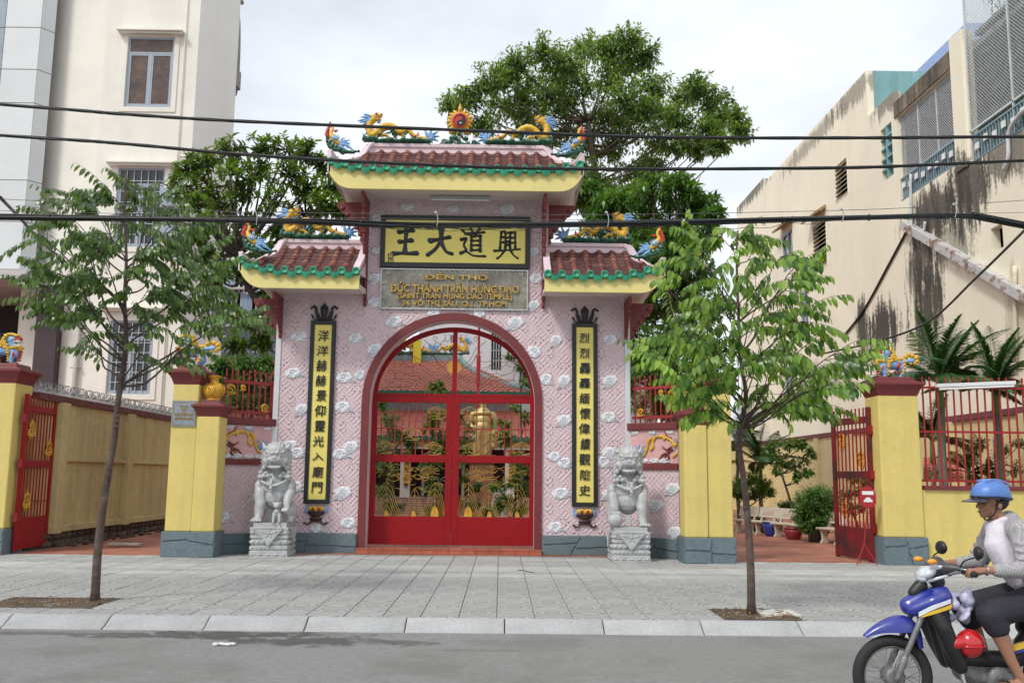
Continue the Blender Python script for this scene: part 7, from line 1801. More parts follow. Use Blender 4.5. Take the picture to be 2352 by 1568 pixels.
crown_tree('broadleaf_tree', 'large leafy tree rising behind the top roof of the gate', 'tree', (tx,31,.12), [(tx,31,0),(tx-.1,31.1,3.5),px3(1380,600,31),px3(1370,420,31),px3(1350,280,31)], [(a,b,c*1.30) for a,b,c in big+[(1345,450,40),(1400,520,40),(1560,330,34),(1250,330,40),(1480,260,40),(1300,240,40),(1200,250,36),(1420,260,40)]], 31, .175, 60, 13, L1, 2.0, 3, .22, .042, .40, twig_r=.006)
dense = [(1500,450,50),(1565,440,36),(1612,478,34),(1636,505,24),(1540,522,50),(1480,520,50),(1420,545,46),(1600,562,44),(1520,600,52),(1462,620,52),(1590,640,46),(1530,690,50),(1470,712,50),(1550,780,50),(1478,800,50),(1605,720,44),(1450,865,46),(1540,855,50),(1400,480,40),(1620,820,44),(1600,900,40),(1500,930,40),(1440,760,40)]
tx = px3(1540,1000,26).x
crown_tree('mango_tree', 'dense dark green tree behind the right wing wall of the gate', 'tree', (tx,26,.12), [(tx,26,0),(tx,26,2),px3(1540,800,26),px3(1530,600,26)], [(a,b,c*1.22) for a,b,c in dense]+[(1345,455,44),(1380,520,44),(1430,580,44),(1560,590,44),(1500,560,48),(1440,660,44)], 26, .25, 46, 16, L2, 1.3, 9, .24, .08, .30, rosette=True)
fr = [(432,392,34),(470,372,30),(525,352,36),(600,342,36),(660,346,34),(705,356,34),(742,385,30),(770,430,28),(420,430,30),(482,432,40),(542,402,40),(602,402,40),(662,402,40),(705,432,36),(560,450,36),(500,482,38),(622,472,38),(702,492,34),(452,472,34),(782,492,26),(562,522,34),(642,532,34),(600,572,30),(530,560,30),(690,545,28),(445,545,26),(560,740,26),(620,690,28),(520,720,24),(600,790,24),(540,800,24),(640,650,24),(500,640,26),(560,620,28),(480,590,26),(620,610,26),(745,470,30),(480,520,30),(800,470,22)]
tx = px3(700,900,23).x
crown_tree('frangipani_tree', 'frangipani tree with forked bare branches behind the left gate roof', 'tree', (tx,23.5,.12), [(tx,23.5,0),(tx,23.3,2.2),px3(690,820,23),px3(640,752,23),px3(590,690,23),px3(560,640,23),px3(545,590,23)], [(a,b,c*1.1) for a,b,c in fr], 23, .20, 21, 11, L3, 1.2, 5, .15, .055, .34, rosette=True, bk=barkd, twig_r=.016, seg=3)
for lab, cl, Y, sd, lf in (('dark leafy shrub filling the space behind the left red railing', [(520,860,36),(560,882,36),(600,870,34),(625,905,32),(540,922,34),(590,930,34),(505,840,28),(560,838,30),(610,835,24),(640,880,24)], 22, 12, .09),):
    b = px3(cl[0][0],1210,Y); crown_tree('garden_shrub', lab, 'shrub', (b.x+.4,Y,.12), [(b.x+.4,Y,0),(b.x+.3,Y,1.5),px3(560,900,Y)], cl, Y, lf, 60, 12, L2, .5, sd, .06, .03, .5, twig_r=.005)
# plants in the courtyard seen through the arch
def bush(lab, cl, Y, sd, lf, lm, cat='shrub', nt=34, kl=12, wl=.42, name='garden_shrub', sp=.4, ros=False, seg=2):
    b = px3(sum(c[0] for c in cl)/len(cl), 1150, Y); mz = px3(cl[0][0],cl[0][1],Y)
    return crown_tree(name, lab, cat, (b.x,Y,.12), [(b.x,Y,.0),(b.x+.03,Y,.7*mz.z*.5),(mz.x,Y,mz.z)], cl, Y, lf, nt, kl, lm, sp, sd, .05, .022, wl, twig_r=.005, rosette=ros, seg=seg)
L4 = leafmat('bright_shrub_green', (.05,.14,.02), (.15,.32,.05), .35)
bush('tall small-leaved shrub behind the arched gate, beside the temple steps', [(890,960,30),(905,990,32),(880,1030,32),(920,1040,26),(888,1080,30),(880,1130,30),(900,1165,26),(930,1000,20),(875,930,22),(945,1020,16)], 24, 31, .075, L2)
bush('large-leaved young tree in the middle of the courtyard behind the gate', [(1005,965,22),(985,985,20),(1020,1000,20),(1010,1035,20),(1040,960,18),(1068,1000,22),(1062,1040,22),(1150,985,18),(1165,1010,16),(985,1075,22),(1000,1120,24),(1050,1085,24),(1003,895,14)], 26, 32, .26, L3, 'tree', 7, 7, .38, 'young_tree', .5, True, 3)
bush('bright green shrub behind the gate leaf nearer the lion with a ball', [(1195,1080,24),(1180,1110,26),(1205,1130,26),(1165,1150,26),(1195,1170,24),(1140,1120,16),(1150,1165,20),(1190,1050,12)], 23.5, 33, .08, L4)
bush('small shrub in the court right of the temple steps', [(1010,1160,18),(985,1175,14),(1095,1120,18),(1085,1160,20),(1120,1175,14)], 27, 34, .09, L2)
bush('leafy branches of a tree at the right edge of the arch opening', [(1195,845,18),(1205,880,18),(1170,820,10),(1212,860,14),(1180,935,12),(1210,960,18)], 28, 35, .14, L2, 'tree', 14, 7, name='young_tree')
# garden behind the right side gate
bush('round clipped bush in a dark pot behind the last bench before the gate leaf', [(1876,1145,38),(1850,1158,34),(1900,1155,36),(1876,1180,42),(1848,1188,30),(1902,1188,34),(1880,1208,28),(1858,1208,24)], 23.6, 41, .055, leafmat('clipped_bush_green', (.05,.14,.02), (.13,.28,.045), .3), nt=170, kl=14, wl=.55, sp=.22)
bush('small potted tree with broad leaves between the benches', [(1775,1030,18),(1800,1020,18),(1825,1025,18),(1845,1020,14),(1862,1040,12),(1790,1055,18),(1815,1065,16),(1845,1060,14),(1855,1085,12),(1830,1095,10),(1785,1080,10),(1765,1050,14)], 26.5, 42, .15, L3, 'tree', 12, 7, .5, 'young_tree', .4)
bush('spreading round shrub behind the far bench by the yellow pillar', [(1700,1115,22),(1725,1105,24),(1750,1115,22),(1740,1135,22),(1765,1130,16),(1710,1140,18),(1690,1130,16)], 27.5, 43, .08, L4, nt=60)
bush('dark hedge behind the middle benches', [(1800,1165,18),(1815,1160,16),(1830,1165,16),(1745,1180,16),(1765,1175,14)], 29, 44, .07, L2, nt=50)
bush('loose grey-green shrub behind the red railing', [(2230,1060,22),(2250,1020,20),(2270,1070,24),(2300,1040,24),(2330,1080,26),(2345,1020,20),(2290,1100,22),(2240,1100,20)], 23, 45, .10, L2, nt=20, kl=7)
bush('low hedge seen between the bars of the worn gate leaf', [(1945,1140,20),(1970,1130,22),(1950,1170,20),(1980,1165,20),(1960,1100,18),(1990,1110,18)], 24.5, 46, .07, L2, nt=30)
# palms
Lp = leafmat('palm_green', (.020,.080,.030), (.065,.165,.055), .28); Lpy = leafmat('yellowing_palm', (.10,.14,.02), (.30,.22,.04), .3)
def palm(lab, base, top, nfr, L_, seed, lm=Lp, r=.10, w=.046, stem=True, elev=(.3,1.45)):
    rg = random.Random(seed); t = thing('palm', lab, 'palm tree', base); base = Vector(base); top = Vector(top)
    m = MB(); q = [base.lerp(top,i/8)+Vector((.02*math.sin(i),0,0)) for i in range(9)]; m.tube(q, [r*(1.15-.35*i/8) for i in range(9)], 10); obj('trunk', m, mat('ringed_palm_trunk', (.15,.14,.11), .85, .2, 3, .4, 12, streak=None), t, True)
    m = MB(); m.tube([top-Vector((0,0,.1)), top+Vector((0,0,.35)), top+Vector((0,0,.75))], [r*1.05,r*.85,r*.3], 8); obj('crown_shaft', m, mat('green_crown_shaft', (.12,.22,.07), .5, .1, 3), t, True)
    for k in range(nfr):
        az = 2*math.pi*(k*.618)+rg.uniform(-.2,.2); el = elev[0]+(elev[1]-elev[0])*((k*7)%nfr)/nfr; l = L_*rg.uniform(.85,1.1)
        d = Vector((math.cos(az)*math.cos(el), math.sin(az)*math.cos(el), math.sin(el))); p = top+Vector((0,0,.45)); pts = [p.copy()]; n = 12
        for i in range(n): p = p+d*l/n; pts.append(p.copy()); d = (d+Vector((0,0,-.105*(1.15-.4*math.sin(el))))).normalized()
        P_, D_, N_, LL = [], [], [], []
        for i in range(1, n*7):
            f = i/(n*7); j = min(n-1,int(f*n)); a = pts[j].lerp(pts[j+1], f*n-j); tg = (pts[j+1]-pts[j]).normalized(); sd = tg.cross(Vector((0,0,1))); sd = sd.normalized() if sd.length > .01 else Vector((1,0,0))
            for s in (-1,1):
                if f < .12: continue
                P_.append(a); D_.append(sd*s*.8+tg*.75+Vector((0,0,-.10+rg.uniform(-.1,.1)))); N_.append(Vector((0,0,1))-sd*s*.3); LL.append(L_*.26*math.sin(math.pi*min(1,f*.8+.18))*rg.uniform(.85,1.1))
        fo = leaves('frond', P_, D_, N_, np.array(LL), w, lm, t, .22, .01, 3)
        m = MB(); m.tube(pts, [.016*(1-.8*i/n) for i in range(n+1)], 5); obj('rib', m, MATS['green_crown_shaft'], fo, True, fix=False)
    return t
def pg(px, Y, zt): b = at(px, 1000, Y=Y); return (b.x,Y,.12), (b.x,Y,zt)
b, tp = pg(2163,20.6,3.35); palm('palm beside the broad yellow pillar, tallest of the garden palms', b, tp, 20, 1.8, 1)
b, tp = pg(2292,21.6,3.3); palm('palm with drooping fronds at the right edge, behind the motorcyclist', b, tp, 20, 1.7, 2)
b, tp = pg(1745,27.5,1.6); palm('low bushy palm by the garden wall behind the benches', b, tp, 13, 1.5, 3, r=.06)
b, tp = pg(1692,30,2.2); palm('low palm half hidden by the yellow pillar', b, tp, 12, 1.7, 4, r=.06)
b, tp = pg(2220,23,1.4); palm('small yellowing palm seen through the red railing', b, tp, 9, 1.1, 5, Lpy, r=.05)
b, tp = pg(2140,24,2.2); palm('dark palm between the broad yellow pillar and the tallest palm', b, tp, 11, 1.4, 6, r=.07)
# striped support post, tiled little roof behind railing
m = MB(); a = at(2285,1000,Y=22.5); m.tube([(a.x,22.5,.12),(a.x,22.5,2.7)], .05, 8); tag(obj('white_post', m, M['white'], None, True), 'white post behind the red railing', 'post')
sh = thing('tiled_shrine_roof', 'small orange-tiled roof behind the red railing', 'roof', at(2140,1080,Y=25))
rooftiles(MB(), (0,0,0),(1,0,0),(0,1,1),(1,1,1),2,2)
a = at(2120,1105,Y=25); b = at(2215,1105,Y=25); c = at(2120,1055,Y=26); d = at(2210,1052,Y=26)
m = MB(); rooftiles(m, a, b, c, d, 9, 7, .05); obj('tiles', m, M['rtile'], sh, kind='stuff', fix=False)
# benches
bn = mat('cream_terrazzo', (.52,.46,.37), .6, .08, 10, .15)
def make_bench():
    t = thing('stone_bench', 'x', 'bench'); L_ = .95
    m = MB(); m.box(-L_/2,L_/2,-.19,.19,.42,.49); obj('seat', m, bn, t, local=True, bevel=.02)
    m = MB(); m.prism([(.17,.60),(.21,.60),(.30,.95),(.26,.95)], -L_/2, L_/2, 'yz'); o = obj('backrest', m, bn, t, local=True, bevel=.012)
    m = MB()
    for i in range(3): m.box(-.28+.02*i,.28-.02*i,.232+.02*i-.0,.236+.02*i,.70+.06*i,.712+.06*i)
    m.v = [(x,y-.006-.038,z) for x,y,z in m.v]; obj('painted_lines', m, mat('faded_red_lettering', (.40,.16,.12), .7), t, local=True, kind='stuff')
    for s in (-1,1):
        m = MB(); x = s*L_*.33
        m.prism([(-.15,0),(.15,0),(.13,.06),(.08,.12),(.10,.30),(.15,.42),(-.15,.42),(-.10,.30),(-.08,.12),(-.13,.06)], x-.035, x+.035, 'yz'); obj('leg', m, bn, t, local=True, bevel=.01)
        m = MB(); m.prism([(.10,.45),(.17,.45),(.25,.66),(.21,.66)], x-.03, x+.03, 'yz'); obj('back_support', m, bn, t, local=True)
    return t
bench = make_bench(); ang = R(-72)
for i, (px, py, lab) in enumerate([(1900,1249,'cream stone bench nearest the worn gate leaf'),(1838,1240,'cream stone bench in front of the red bowl planter'),(1792,1234,'cream stone bench by the blue glazed pot'),(1748,1228.5,'cream stone bench partly behind the slim trunk of the right street tree'),(1703,1224,'cream stone bench nearest the yellow pillar, farthest from the street')]):
    p = at(px, py, Z=.125); o = bench if i == 0 else copy_tree(bench)
    o.location = (p.x+.1,p.y,.125); o.rotation_euler = (0,0,R(-70)+.04*i); o.scale = (.80,.80,.80); o['label'] = lab; o['group'] = 'cream stone benches along the garden'
def pot(px, py, Y, r, h, m_, lab):
    a = at(px,py,Y=Y); r *= .82; h *= .78; m = MB(); m.lathe([(r*.55,0),(r*.7,h*.1),(r*.95,h*.6),(r,h*.8),(r*.82,h*.9),(r*1.05,h*.95),(r*1.05,h),(r*.9,h),(r*.85,h*.85),(.001,h*.85)], (a.x,Y,.125), 18)
    tag(obj('plant_pot', m, m_, None, True, loc=(a.x,Y,.125)), lab, 'plant pot')
pot(1877,1200,23.6,.34,.55,mat('dark_glazed_pot', (.03,.03,.035), .3, .2, 3),'dark pot under the round clipped bush')
pot(1772,1215,25.9,.30,.50,mat('blue_glazed_pot', (.03,.05,.28), .25, .1, 3),'blue glazed pot between two benches')
pot(1822,1222,24.6,.30,.38,mat('red_glazed_pot', (.28,.04,.04), .35, .1, 3),'dark red bowl planter behind a bench')
pot(1735,1215,28,.25,.5,mat('dark_glazed_pot', (.03,.03,.035)),'dark pot of the spreading shrub')

# ------------------------------------------------------------------ slim street trees with drooping leaf sprays
def street_tree(lab, trunk, rad, targets, Y, seed, lm, nsp, fork_from, leaf=.125, dens=1.0, narrow=.9):
    rg = random.Random(seed); q = crom([at(px,py,Y=Y+dy) for px,py,dy in trunk], 6); n = len(q); b0 = Vector((q[0].x,q[0].y,.10)); q[0] = b0
    t = thing('street_tree', lab, 'tree', b0, group='slim street trees in the pavement')
    m = MB(); m.tube(q, [rad*(1.25 if i == 0 else 1)*(1-.80*i/n) for i in range(n)], 10)
    # knots and bark rings
    for k in range(5): j = rg.randrange(6, n-4); m.ell(q[j]+Vector((rg.uniform(-.03,.03),-.02,0)), (rad*.6,rad*.6,rad*.5), seg=8, rings=6)
    obj('trunk', m, mat('mottled_brown_bark', (.085,.055,.045), .85, .3, 5, .8, 14, streak=None, dirt=((.20,.17,.15), 7, .5, .7, .6)), t, True)
    mb = MB(); P_, D_, N_, L_ = [], [], [], []
    up = [v for i, v in enumerate(q) if v.z > at(0+1176,fork_from,Y=Y).z]
    def spray(p, d, l):
        d = Vector(d).normalized(); pts = [p.copy()]; k = 9
        for i in range(k): p = p+d*l/k; pts.append(p.copy()); d = (d+Vector((0,0,-.085))).normalized()
        mb.tube(pts, [.0045-.003*i/k for i in range(k+1)], 4)
        for i in range(1, k+1):
            tg = (pts[i]-pts[i-1]).normalized(); sd = tg.cross(Vector((0,0,1)))
            sd = sd.normalized() if sd.length > .05 else Vector((1,0,0))
            for s in ((-1,1) if i < k else (0,)):
                if rg.random() < .08: continue
                P_.append(pts[i]); D_.append(sd*s*.55+tg*.45+Vector((0,0,-.85+rg.uniform(-.25,.25)))+rv(rg)*.15); N_.append(sd*s*.9+Vector((0,-.25,.55))+rv(rg)*.25); L_.append(leaf*rg.uniform(.6,1.25)*(1-.25*abs(i-k*.5)/k))
    for (px, py) in targets:
        px = trunk[-1][0]+(px-trunk[-1][0])*narrow; y = Y+rg.uniform(-1.0,1.0); c = at(px,py,Y=y)
        cand = [v for v in up if v.z < c.z+.15] or up[:3]
        a = min(cand, key=lambda v: abs((c.z-v.z)-.80*math.hypot(v.x-c.x,v.y-c.y))+rg.uniform(0,.12))
        mid = a.lerp(c,.5)+Vector((0,0,.03*(c-a).length))+rv(rg)*.05
        ln_ = (c-a).length; pts = crom([a, a.lerp(c,.22)+rv(rg)*.05*ln_-Vector((0,0,.03*ln_)), a.lerp(c,.5)+rv(rg)*.09*ln_, a.lerp(c,.78)+rv(rg)*.07*ln_+Vector((0,0,.07*ln_)), c], 4); k = len(pts); r1 = max(.009, rad*.30*min(1,(c-a).length/1.5)); mb.tube(pts, [r1*(1-.8*i/k) for i in range(k)], 6)
        out = Vector((c.x-a.x, c.y-a.y, 0)); out = out.normalized() if out.length > .01 else Vector((1,0,0))
        for j in range(int(nsp*dens)):
            st = pts[rg.randrange(int(k*.45), k)] if j else pts[-1]
            d = out*rg.uniform(.3,1.1)+rv(rg)*.8; d.z = rg.uniform(-.15,.65); spray(st, d, rg.uniform(.28,.62))
    obj('branches', mb, mat('thin_dark_branch', (.06,.042,.035), .85, .2, 8), t, True, kind='stuff', fix=False)
    leaves('crown', P_, D_, N_, np.array(L_), np.array(L_)*.42, lm, t, .26, .012, 3)
    return t
LA = leafmat('matt_street_leaf', (.040,.090,.025), (.13,.22,.06), .33, .28)
LB = leafmat('bright_street_leaf', (.035,.11,.020), (.26,.41,.09), .42, .28)
TL = [(60,545),(20,600),(110,500),(160,530),(205,480),(250,450),(300,415),(345,440),(390,480),(430,530),(475,575),(520,600),(500,655),(560,705),(590,735),(440,630),(385,575),(330,530),(280,500),(225,560),(155,590),(100,625),(45,650),(130,680),(205,640),(285,620),(350,660),(425,700),(485,740),(350,745),(225,715),(190,770),(95,705),(260,560),(470,500),(410,440),(150,450),(320,585)]
street_tree('slim street tree with dull drooping leaves before the long yellow wall', [(218,1378,0),(226,1250,0),(243,1120,.0),(262,1010,.02),(270,930,0),(283,845,0),(290,770,-.03),(286,690,0),(290,600,0),(286,480,0),(290,400,0)], .054, TL, 11.55, 51, LA, 8, 905, .12, narrow=.86)
TR = [(1560,590),(1600,560),(1650,545),(1700,540),(1750,560),(1800,590),(1845,610),(1880,605),(1850,655),(1800,680),(1880,700),(1845,740),(1895,770),(1945,805),(1975,835),(1955,865),(1890,850),(1920,895),(1850,900),(1800,850),(1760,780),(1700,700),(1640,680),(1580,700),(1535,730),(1505,765),(1560,790),(1620,790),(1515,820),(1505,870),(1560,870),(1640,850),(1655,940),(1600,905),(1835,950),(1870,930),(1765,890),(1560,640),(1720,620),(1780,720),(1680,770),(1640,620),(1740,830),(1690,850),(1800,780),(1600,740),(1740,680),(1590,840),(1820,810)]
street_tree('slim street tree with fresh bright green leaves before the right yellow pillars', [(1726,1397,0),(1724,1300,0),(1718,1200,0),(1708,1100,.0),(1698,1020,0),(1708,950,0),(1713,900,0),(1702,830,0),(1696,720,0),(1692,600,0),(1694,530,0)], .048, TR, 11.1, 52, LB, 6, 985, .135, narrow=.93)

# ------------------------------------------------------------------ overhead cables along the kerb
WY = 10.35
cbl = mat('black_cable', (.012,.013,.014), .4, .2, 3)
def cable(pts, n_str, r_b, r_s, lab, name='overhead_cable', ext=7., Y=WY, loose=0, seed=0, m_=None, parts=True):
    rg = random.Random(seed); q = [at(px,py,Y=Y) for px,py in pts]
    a = q[0]+(q[0]-q[1]).normalized()*ext; b = q[-1]+(q[-1]-q[-2]).normalized()*ext
    a.z = q[0].z+(q[0]-q[1]).normalized().z*ext*.9; q = [a]+q+[b]; c = crom(q, 14)
    t = thing(name, lab, 'cable', c[len(c)//2]) if n_str > 1 else None
    for s in range(n_str):
        ph = 2*math.pi*s/n_str; m = MB(); P_ = []
        for i, p in enumerate(c):
            if n_str == 1: P_.append(p); continue
            if n_str <= 5: a_ = ph+i*.42; rr = r_b
            else: a_ = ph+.35*math.sin(i*.11+s)+i*.015; rr = r_b*(.55+.45*((s*37)%10)/10)*(1+.25*math.sin(i*.17+s*1.7))
            P_.append(p+Vector((0, rr*math.cos(a_), rr*math.sin(a_))))
        m.tube(P_, r_s*(1 if n_str <= 5 else rg.uniform(.6,1.5)), 5 if n_str > 5 else 6); o = obj('strand' if n_str > 1 else name, m, m_ or cbl, t, True, fix=False)
        if n_str == 1: tag(o, lab, 'cable')
    for k in range(loose):
        i0 = rg.randrange(10, len(c)-40); ln = rg.randrange(14, 34); m = MB()
        P_ = [c[i0+j]+Vector((0,-.03,-.015-rg.uniform(.02,.05)*math.sin(math.pi*j/ln)*(1+k%2))) for j in range(ln)]
        m.tube(P_, .0035, 4); obj('loose_wire', m, cbl, t, True, fix=False)
    return t, c
cable([(0,240),(280,262),(560,279),(1050,299),(1500,315),(1950,317),(2352,314)], 4, .011, .0095, 'topmost twisted black cable crossing the whole street view', Y=WY-.1, seed=1)
cable([(0,311),(280,330),(560,355),(900,375),(1300,388),(1900,386),(2150,378),(2352,369)], 4, .011, .0095, 'second twisted black cable from the top, crossing the top roof tiles', Y=WY, seed=2)
tb, tcen = cable([(0,498),(430,504),(720,509),(1000,517),(1500,514),(1900,502),(2190,496),(2290,505),(2352,517)], 15, .030, .0085, 'thick bundle of black cables sagging in front of the name board', 'cable_bundle', loose=9, seed=3)
cable([(0,457),(250,470),(520,486),(650,488),(1000,492),(1400,493),(1900,484),(2150,474),(2352,460)], 1, 0, .0035, 'thin messenger wire just above the thick cable bundle', 'messenger_wire', m_=mat('dull_steel_wire', (.10,.10,.10), .5))
cable([(0,484),(420,494),(1000,503),(1500,505),(1900,496),(2352,488)], 1, 0, .0028, 'second thin wire riding on top of the thick cable bundle', 'messenger_wire', m_=MATS['dull_steel_wire'])
for k in range(16):      # ties round the bundle
    p = tcen[8+k*8] if 8+k*8 < len(tcen) else tcen[-2]; m = MB(); m.tube([p+Vector((0,.036*math.cos(a),.036*math.sin(a))) for a in [2*math.pi*i/10 for i in range(11)]], .006, 5); obj('cable_tie', m, cbl, tb, True, fix=False)
hk = mat('galvanised_hook', (.42,.43,.43), .35, .1, 5, metal=.7)
for px, pt, pb, lab in ((585,489,518,'first cable hanger from the panelled building'),(1000,492,522,'cable hanger over the name board'),(1392,492,524,'cable hanger right of the name board'),(1931,484,510,'cable hanger beside the louvred vents'),(2190,473,502,'cable hanger nearest the meshed balcony')):
    a = at(px,pt-3,Y=WY-.045); b = at(px+3,pb,Y=WY-.05); m = MB(); m.tube(crom([a+Vector((-.01,0,.012)),a+Vector((.012,-.01,.006)),a.lerp(b,.5)+Vector((.022,-.01,0)),b],4), .0055, 6); m.ell(a,(.012,.012,.014)); tag(obj('cable_hanger', m, hk, None, True, loc=a), lab, 'hanger', 'steel hangers of the cable bundle')
for pts, lab in (([(0,453),(45,500),(100,560),(150,600)],'black cable dropping at the left edge in front of the panelled building'),([(2420,455),(2352,530),(2240,640),(2130,740),(2010,785),(1890,812)],'black service cable slanting down across the stained building')):
    q = [at(px,py,Y=WY+2.2*i) for i,(px,py) in enumerate(pts)]; c = crom(q,8)
    m = MB(); m.tube(c, .020, 6); tag(obj('service_cable', m, cbl, None, True, loc=c[0], fix=False), lab, 'cable')
for pts, lab in (([(1720,888),(1990,862),(2140,850)],'thin upper wire strung to the broad yellow pillar'),([(1740,905),(1850,902),(1995,876)],'thin lower wire strung to the broad yellow pillar')):
    q = [at(px,py,Y=17.6) for px,py in pts]; m = MB(); m.tube(crom(q,8), .006, 4); tag(obj('thin_wire', m, MATS['dull_steel_wire'], None, True, loc=q[0], fix=False), lab, 'wire')

# ------------------------------------------------------------------ motorcycle and rider
BY = 6.86; bx0 = at(2046,1530,Y=6.76)+Vector((.05,0,0))
bike = thing('motorbike', 'blue and black step-through motorbike passing along the kerb', 'motorbike', (bx0.x, BY, 0))
def V(u, z, y=0): return Vector((u, y, z))
def Zk(zx, zy, y=0): return Vector((-.2947+.001014*zx, y, 1.7507-.001014*zy))
bluep = mat('metallic_blue_bodywork', (.022,.035,.26), .32, .10, 4, .05, 30, coat=.4, dirt=((.12,.12,.16), 9, .55, .8, .45))
blk = mat('black_plastic', (.014,.014,.016), .45, .15, 4, .1); rub_ = mat('black_rubber', (.018,.018,.018), .75, .1, 8, .3, 60)
chrome = mat('worn_alloy', (.45,.45,.45), .3, .1, 6, metal=.85); eng = mat('grey_engine_alloy', (.20,.20,.20), .5, .2, 8, .3, metal=.4)
yst = mat('yellow_decal', (.75,.48,.04), .35, .05); wst = mat('white_decal', (.7,.72,.75), .35, .05)
def wheel(u, rear=False):
    Rw = .243; m = MB(); N_ = 40
    def ringtube(R_, r, n, y=0, m_=None):
        mm = MB(); vs = []; fs = []
        for i in range(N_):
            a = 2*math.pi*i/N_
            for j in range(n):
                b = 2*math.pi*j/n; rr = R_+r*math.cos(b); vs.append((u+rr*math.cos(a), y+r*.95*math.sin(b), .285+rr*math.sin(a)))
        for i in range(N_):
            for j in range(n): fs.append((i*n+j, i*n+(j+1)%n, ((i+1)%N_)*n+(j+1)%n, ((i+1)%N_)*n+j))
        mm.add(vs, fs); return mm
    ax = V(u,.285); hubp = MB(); hubp.tube([ax+Vector((0,-.065,0)),ax+Vector((0,-.06,0)),ax+Vector((0,.06,0)),ax+Vector((0,.065,0))],[.045,.068,.068,.045],20)
    w = obj('rear_wheel' if rear else 'front_wheel', hubp, eng, bike, True, True)
    obj('tyre', ringtube(Rw,.042,10), rub_, w, True, True); obj('rim', ringtube(Rw-.040,.013,6), chrome, w, True, True)
    m = MB()
    for k in range(36):
        a = 2*math.pi*k/36; s = -1 if k%2 else 1; a2 = a+(.5 if (k//2)%2 else -.5)
        m.tube([ax+Vector((.062*math.cos(a2),s*.03,.062*math.sin(a2))), ax+Vector(((Rw-.045)*math.cos(a),0,(Rw-.045)*math.sin(a)))], .0022, 4)
    obj('spokes', m, chrome, w, local=True, kind='stuff', fix=False)
    m = MB(); m.tube([ax+Vector((0,-.085,0)),ax+Vector((0,.085,0))], .016, 8); obj('axle', m, chrome, w, True, True)
    return w
wheel(0); wheel(1.215, True)
for s in (-1,1):
    m = MB(); m.limb([(V(0,.285,s*.085),.022),(V(.055,.42,s*.085),.026)]); m.limb([(V(.055,.42,s*.085),.020),(V(.21,.74,s*.085),.020)]); obj('fork_leg', m, eng, bike, True, True)
# mudguard: inverted U section swept along its path
path = crom([Zk(100,1168),Zk(180,1108),Zk(270,1062),Zk(350,1042),Zk(430,1060),Zk(490,1130),Zk(505,1240)],4); vs = []; n = len(path); k = 9
for i, p in enumerate(path):
    t = (path[min(i+1,n-1)]-path[max(i-1,0)]).normalized(); nn = Vector((-t.z,0,t.x)); nn = nn if nn.z > 0 or i > n*.7 else -nn
    if i > n*.7: nn = Vector((t.z*-1,0,t.x)); nn = nn if nn.x > 0 else -nn
    f = .35+.65*min(1,i/(n*.35)); dp = (.055+.05*math.sin(math.pi*min(1,i/n*1.1)))*f
    for j in range(k): a = math.pi*(j/(k-1)); vs.append(p+Vector((0,-.075*f*math.cos(a),0))+nn*(dp*math.sin(a)-dp*.9))
for o_ in (0,): pass
m = MB(); N2 = len(vs); vs2 = [v+Vector((0,0,-.006)) for v in vs]; fs = [(i*k+j,i*k+j+1,(i+1)*k+j+1,(i+1)*k+j) for i in range(n-1) for j in range(k-1)]
m.add(vs+vs2, fs+[tuple(N2+x for x in reversed(f)) for f in fs]); obj('front_mudguard', m, bluep, bike, True, True, fix=False)
# front cowl
m = MB(); m.limb([(Zk(425,965),.062),(Zk(520,930),.080),(Zk(610,905),.072)]); m.limb([(Zk(440,990,-.05),.05),(Zk(560,930,-.10),.055),(Zk(640,890,-.11),.05)]); m.limb([(Zk(440,990,.05),.05),(Zk(560,930,.10),.055),(Zk(640,890,.11),.05)])
m.limb([(Zk(600,870,-.08),.045),(Zk(650,850,-.09),.03)])
organic('front_cowl', m, .011, bluep, bike, 4, local=True)
m = MB(); 
for pts, w_, mm in (([(440,1010),(520,965),(600,935),(655,915)],.014,0),([(455,1018),(540,990),(620,965),(660,948)],.012,1)):
    q = crom([Zk(a,b,-.158+ (0.02 if i == 0 else 0)) for i,(a,b) in enumerate(pts)],4)
    for a, b in zip(q, q[1:]): m.beam(a, b, .010, w_*2, mm, up=(0,1,0)) if False else m.add([a+Vector((0,0,-w_)),b+Vector((0,0,-w_)),b+Vector((0,0,w_)),a+Vector((0,0,w_)),a+Vector((0,.012,-w_)),b+Vector((0,.012,-w_)),b+Vector((0,.012,w_)),a+Vector((0,.012,w_))],[(0,1,2,3),(4,7,6,5),(0,4,5,1),(3,2,6,7)],mm)
obj('cowl_decal', m, [wst, yst], bike, local=True)
m = MB(); m.limb([(Zk(470,880),.045),(Zk(520,830),.05)]); organic('cowl_vent', m, .012, blk, bike, 2, local=True)
# black leg shield and underbody
m = MB()
for s in (-1,1):
    m.limb([(Zk(560,1000,s*.10),.055),(Zk(610,1100,s*.13),.060),(Zk(660,1230,s*.13),.055),(Zk(720,1360,s*.11),.05)])
    m.limb([(Zk(600,960,s*.06),.06),(Zk(650,1150,s*.06),.06),(Zk(700,1330,s*.06),.06)])
m.limb([(Zk(640,900),.06),(Zk(670,1150),.06),(Zk(740,1330),.07)]); m.limb([(Zk(740,1330),.07),(V(.85,.40),.07),(V(1.0,.50),.09)])
organic('leg_shield', m, .012, blk, bike, 5, local=True)
m = MB(); m.limb([(V(.50,.33),.075),(V(.62,.30),.085),(V(.78,.29),.09)]); m.limb([(V(.44,.38),.05),(V(.52,.34),.06)]); m.ell(V(.70,.29,-.10),(.085,.04,.085)); m.ell(V(.80,.27,-.09),(.07,.05,.07)); organic('engine', m, .012, eng, bike, 2, local=True)
